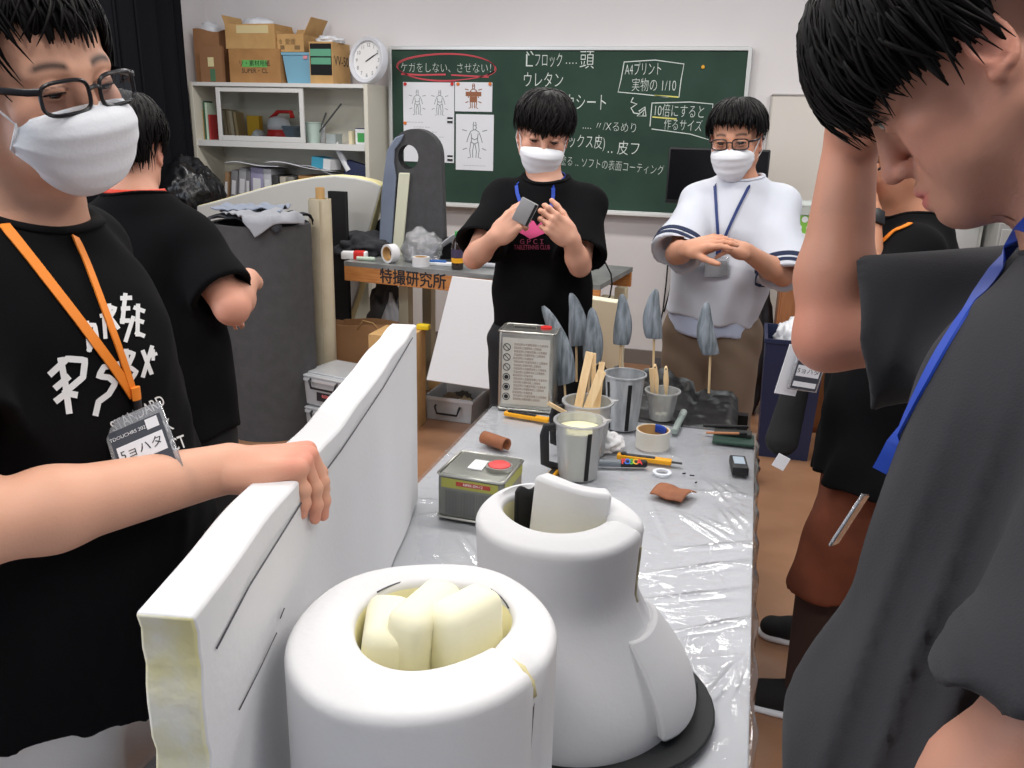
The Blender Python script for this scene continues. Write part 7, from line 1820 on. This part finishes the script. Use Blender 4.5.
cuR = sR+(eR-sR)*.80; cuL = sL+(eL-sL)*.8; hem = V(P[0]+.015, P[1]-.02, PD(225, 446, 2.0)[2]-.02)
so, bv, _ = shirt(t, N, P, sL, sR, f, ((sR, cuR), (sL, cuL)), hem, M_btee, 1.02, .007, neck_dir=nrm(V(-.1, .2, 1)), neck_r=.066, sl_r=(.072, .084), fold=.006, seed=17, flare=1.12)
legs(t, P, l, f, lg[0][0], lg[1][0], lg[0][1], lg[1][1], MATS['black trousers'])
for kn_, an in lg: shoe(t, V(an[0], an[1], 0)-f*.06, V(an[0], an[1], 0)+f*.20, M_blkm, M_white)
pts = [N-r0+V(0, 0, .022)+(l*math.cos(a)*.070+f*math.sin(a)*.068)+V(0, 0, -.028*max(0, math.sin(a))+.01) for a in np.linspace(0, 2*PI, 33)[:-1]]
MB().tube(pts, .006, 6, up=np.tile(V(0, 0, 1), (32, 1)), flat=(.4, 1.), closed=True).build('lanyard', mat('red lanyard', (226, 66, 40), .55), t, 180)
# ------------------------------------------------------------------ person behind the right foreground figure
f, l = ids(V(-.96, .15, 0))
N = PD(916, 226, 2.12); sL = N+l*.165+V(0, 0, -.05); sR = N-l*.165+V(0, 0, -.05); P = V(N[0]-.02, N[1]-.06, .84)
eL = PD(866, 308, 1.93); wL = PD(869, 212, 2.0); eR = sR+V(-.05, .02, -.27); wR = eR+V(.02, .02, -.23)
hG = head_R((-.80, -.15, -.42)); ht = PD(895, 158, 2.12)
t = thing('person', 'person in black T-shirt and rust shorts behind the right foreground figure, hand on face', 'person', (P[0], P[1], 0)); r0 = np.array(t.location)
S = Sdf(); Ph = add_head(S, hG, ht, 1.02, .004); S.cone(Ph(0, .022, -.055), N-V(0, 0, .02), .052, .058, .03)
torso(S, N-V(0, 0, .03), P, sL, sR, f, .95); limb(S, sL, eL, wL, (.046, .043, .036, .038, .026)); limb(S, sR, eR, wR, (.046, .043, .036, .038, .026))
hand(S, wL, Ph(.01, -.10, -.03)-wL, hG@V(.3, -1, 0), V(.6, -.4, .3), .95, ((.3, .4, .3),)*4); hand(S, wR, V(0, .1, -1), V(.2, 1, 0), V(-1, 0, 0), .95, ((.4, .5, .3),)*4)
lg = []
for q, an in ((1, PZ(800, 716, 0)+V(.0, 0, .08)), (-1, PZ(822, 648, 0)+V(.0, .0, .08))):
    hp = P+l*q*.085-V(0, 0, .06); kn_ = (hp+an)/2+f*.035; S.cone(hp, kn_, .08, .056, .03); S.cone(kn_, an, .052, .035, .03); S.cone(an, an-V(0, 0, .03)+f*.08, .032, .026, .03); lg.append((kn_, an))
v, fc = regions_mesh(S, [(ht-.15, ht+.15, .003), (wL-.09, wL+V(.09, .09, .13), .0035)], None, .009)
fast_mesh('body', v-r0, fc, M_skin, t, skin_cols((196, 138, 108), (hG, ht-r0, 1.02)))
eyes(hG, ht-r0, 1.02, t); hair(hG, ht-r0, 1.02, t, 55, 420, fringe=92, side=100, burn=116, back=150, w=.0085, puff=.012, messy=.2, drape=.004)
glasses(hG, ht-r0, 1.02, t, MATS['black acetate'])
cuL = sL+(eL-sL)*.72; cuR = sR+(eR-sR)*.8; hem = V(P[0]-.01, P[1]-.02, PD(830, 500, 2.1)[2])
so, bv, _ = shirt(t, N, P, sL, sR, f, ((sL, cuL), (sR, cuR)), hem, M_btee, 1.04, .007, neck_dir=nrm(V(-.3, .0, 1)), neck_r=.064, sl_r=(.07, .082), fold=.006, seed=23, flare=1.15)
M_rust = mat('rust brown cloth', (112, 58, 36), .9, var=(92, 46, 28), vscale=9)
S2 = Sdf(); S2.cone(P+V(0, 0, .1), P-V(0, 0, .08), .15, .16, .04, flat=(f, .75))
for (kn_, an), q in zip(lg, (1, -1)): hp = P+l*q*.085-V(0, 0, .06); S2.cone(hp, kn_-V(0, 0, .05), .105, .095, .04)
S2.disp = lambda X, Y, Z: (.005*np.sin(31*(X+Y)+8*Z)*np.sin(22*Z+9*X)).astype(np.float32)
S2.plane((0, 0, lg[0][0][2]-.02), (0, 0, -1)); v, fc = S2.mesh(S2.bounds()[0]-.03, S2.bounds()[1]+.03, .009); fast_mesh('shorts', v-r0, fc, M_rust, t)
for kn_, an in lg:
    T = Sdf(); T.cone(kn_+V(0, 0, .1), an-V(0, 0, .02), .068, .052, .03); v, fc = T.mesh(T.bounds()[0]-.02, T.bounds()[1]+.02, .009); fast_mesh('legging', v-r0, fc, mat('dark brown leggings', (52, 34, 28), .9), t)
    shoe(t, V(an[0], an[1], 0)-f*.06, V(an[0], an[1], 0)+f*.20, M_blkm, M_white)
a = nrm(wL-eL); c = wL-a*.012; u = nrm(np.cross(a, V(0, 1, 0))); w_ = np.cross(a, u)
wb = MB().tube([c+(u*math.cos(q)+w_*math.sin(q))*.0305-r0 for q in np.linspace(0, 2*PI, 25)[:-1]], .003, 6, up=np.tile(a, (24, 1)), flat=(1., 3.0), closed=True).build('watch', M_blk, t, 60)
dl = nrm(-u*.6-nrm(ray(869, 212))*.8); mb = MB(); Mw, _ = frame((0, 0, 0), np.cross(a, dl), a); mb.rbox((0, 0, 0), (.03, .036, .011), .003); mb.v = [q@Mw.T+(c+dl*.033-r0) for q in mb.v]; mb.build('watch_face', M_blk, wb)
la, p1, _ = strap(bv, path(bv, [(906, 222), (894, 232), (881, 245), (869, 262), (862, 280)], 2.0), V(0, 1, 0), .006, M_org, 'lanyard', t, .005); la.data.transform(Matrix.Translation(Vector(-r0)))
MB().tube([np.array(p1[-1])-r0, PD(836, 330, 1.95)-r0, PD(814, 352, 1.93)-r0], .004, 6, flat=(1.3, .4)).build('lanyard_strap', M_org, la, 60)
bo = PD(815, 350, 1.92)-r0
badge(la, bo, nrm(V(.95, .3, -.15)), nrm(V(.22, -.02, 1)), .07, .10)
k = MB(); Mb, _ = frame((0, 0, 0), nrm(V(.95, .3, -.15)), nrm(V(.35, .0, 1))); k.box((-.03, -.06, -.012), (.05, .12, .002)); k.v = [q@Mb.T+bo for q in k.v]; k.build('white_card', M_paper, la)
# black pouch at the hip
pc = PD(773, 440, 2.1)
S3 = Sdf(); S3.cone(PD(796, 388, 2.1), PD(782, 440, 2.1), .032, .040, .02, flat=(V(0, 1, 0), .7)); v, fc = S3.mesh(S3.bounds()[0]-.02, S3.bounds()[1]+.02, .007); fast_mesh('hip_pouch', v-r0, fc, M_blkm, t)
mb = MB(); tg = PD(781, 462, 2.08)-r0; mb.box(tg, (.03, .003, .035), M=roty(.4)); mb.build('pouch_tag', M_paper, t)
# ================================================================== lights and camera
w = bpy.data.worlds.new('World'); SC.world = w; w.use_nodes = True
bg = w.node_tree.nodes['Background']; bg.inputs[0].default_value = (*lin((236, 242, 255)), 1); bg.inputs[1].default_value = WORLD
def area(name, loc, size, power, rot=(0, 0, 0), col=(255, 250, 244)):
    l = bpy.data.lights.new(name, 'AREA'); l.shape = 'RECTANGLE'; l.size, l.size_y = size; l.energy = power; l.color = tuple(lin(col))
    o = bpy.data.objects.new(name, l); COL.objects.link(o); o.location = loc; o.rotation_euler = rot; return o
for x in (-2.6, -.75, 1.1):
    for y in (.4, 2.3, 4.3):
        area('ceiling_lamp', (x, y, 2.85), (1.25, .25), LAMP)
area('window_light', (-3.4, .2, 1.9), (2.2, 1.6), WIN, (0, math.radians(-78), math.radians(25)), (226, 238, 255))
cam = bpy.data.cameras.new('camera'); co = bpy.data.objects.new('camera', cam); COL.objects.link(co); SC.camera = co
cam.sensor_fit = 'HORIZONTAL'; cam.sensor_width = 36.; cam.lens = 36.*FPX/1024; cam.clip_start = .02
Mc = Matrix(((RT[0], UP[0], -FW[0], CAMC[0]), (RT[1], UP[1], -FW[1], CAMC[1]), (RT[2], UP[2], -FW[2], CAMC[2]), (0, 0, 0, 1)))
co.matrix_world = Mc
SC.view_settings.view_transform = 'Standard'; SC.view_settings.look = 'None'; SC.view_settings.gamma = 1.; SC.view_settings.use_curve_mapping = False
SC.view_settings.exposure = EXPO
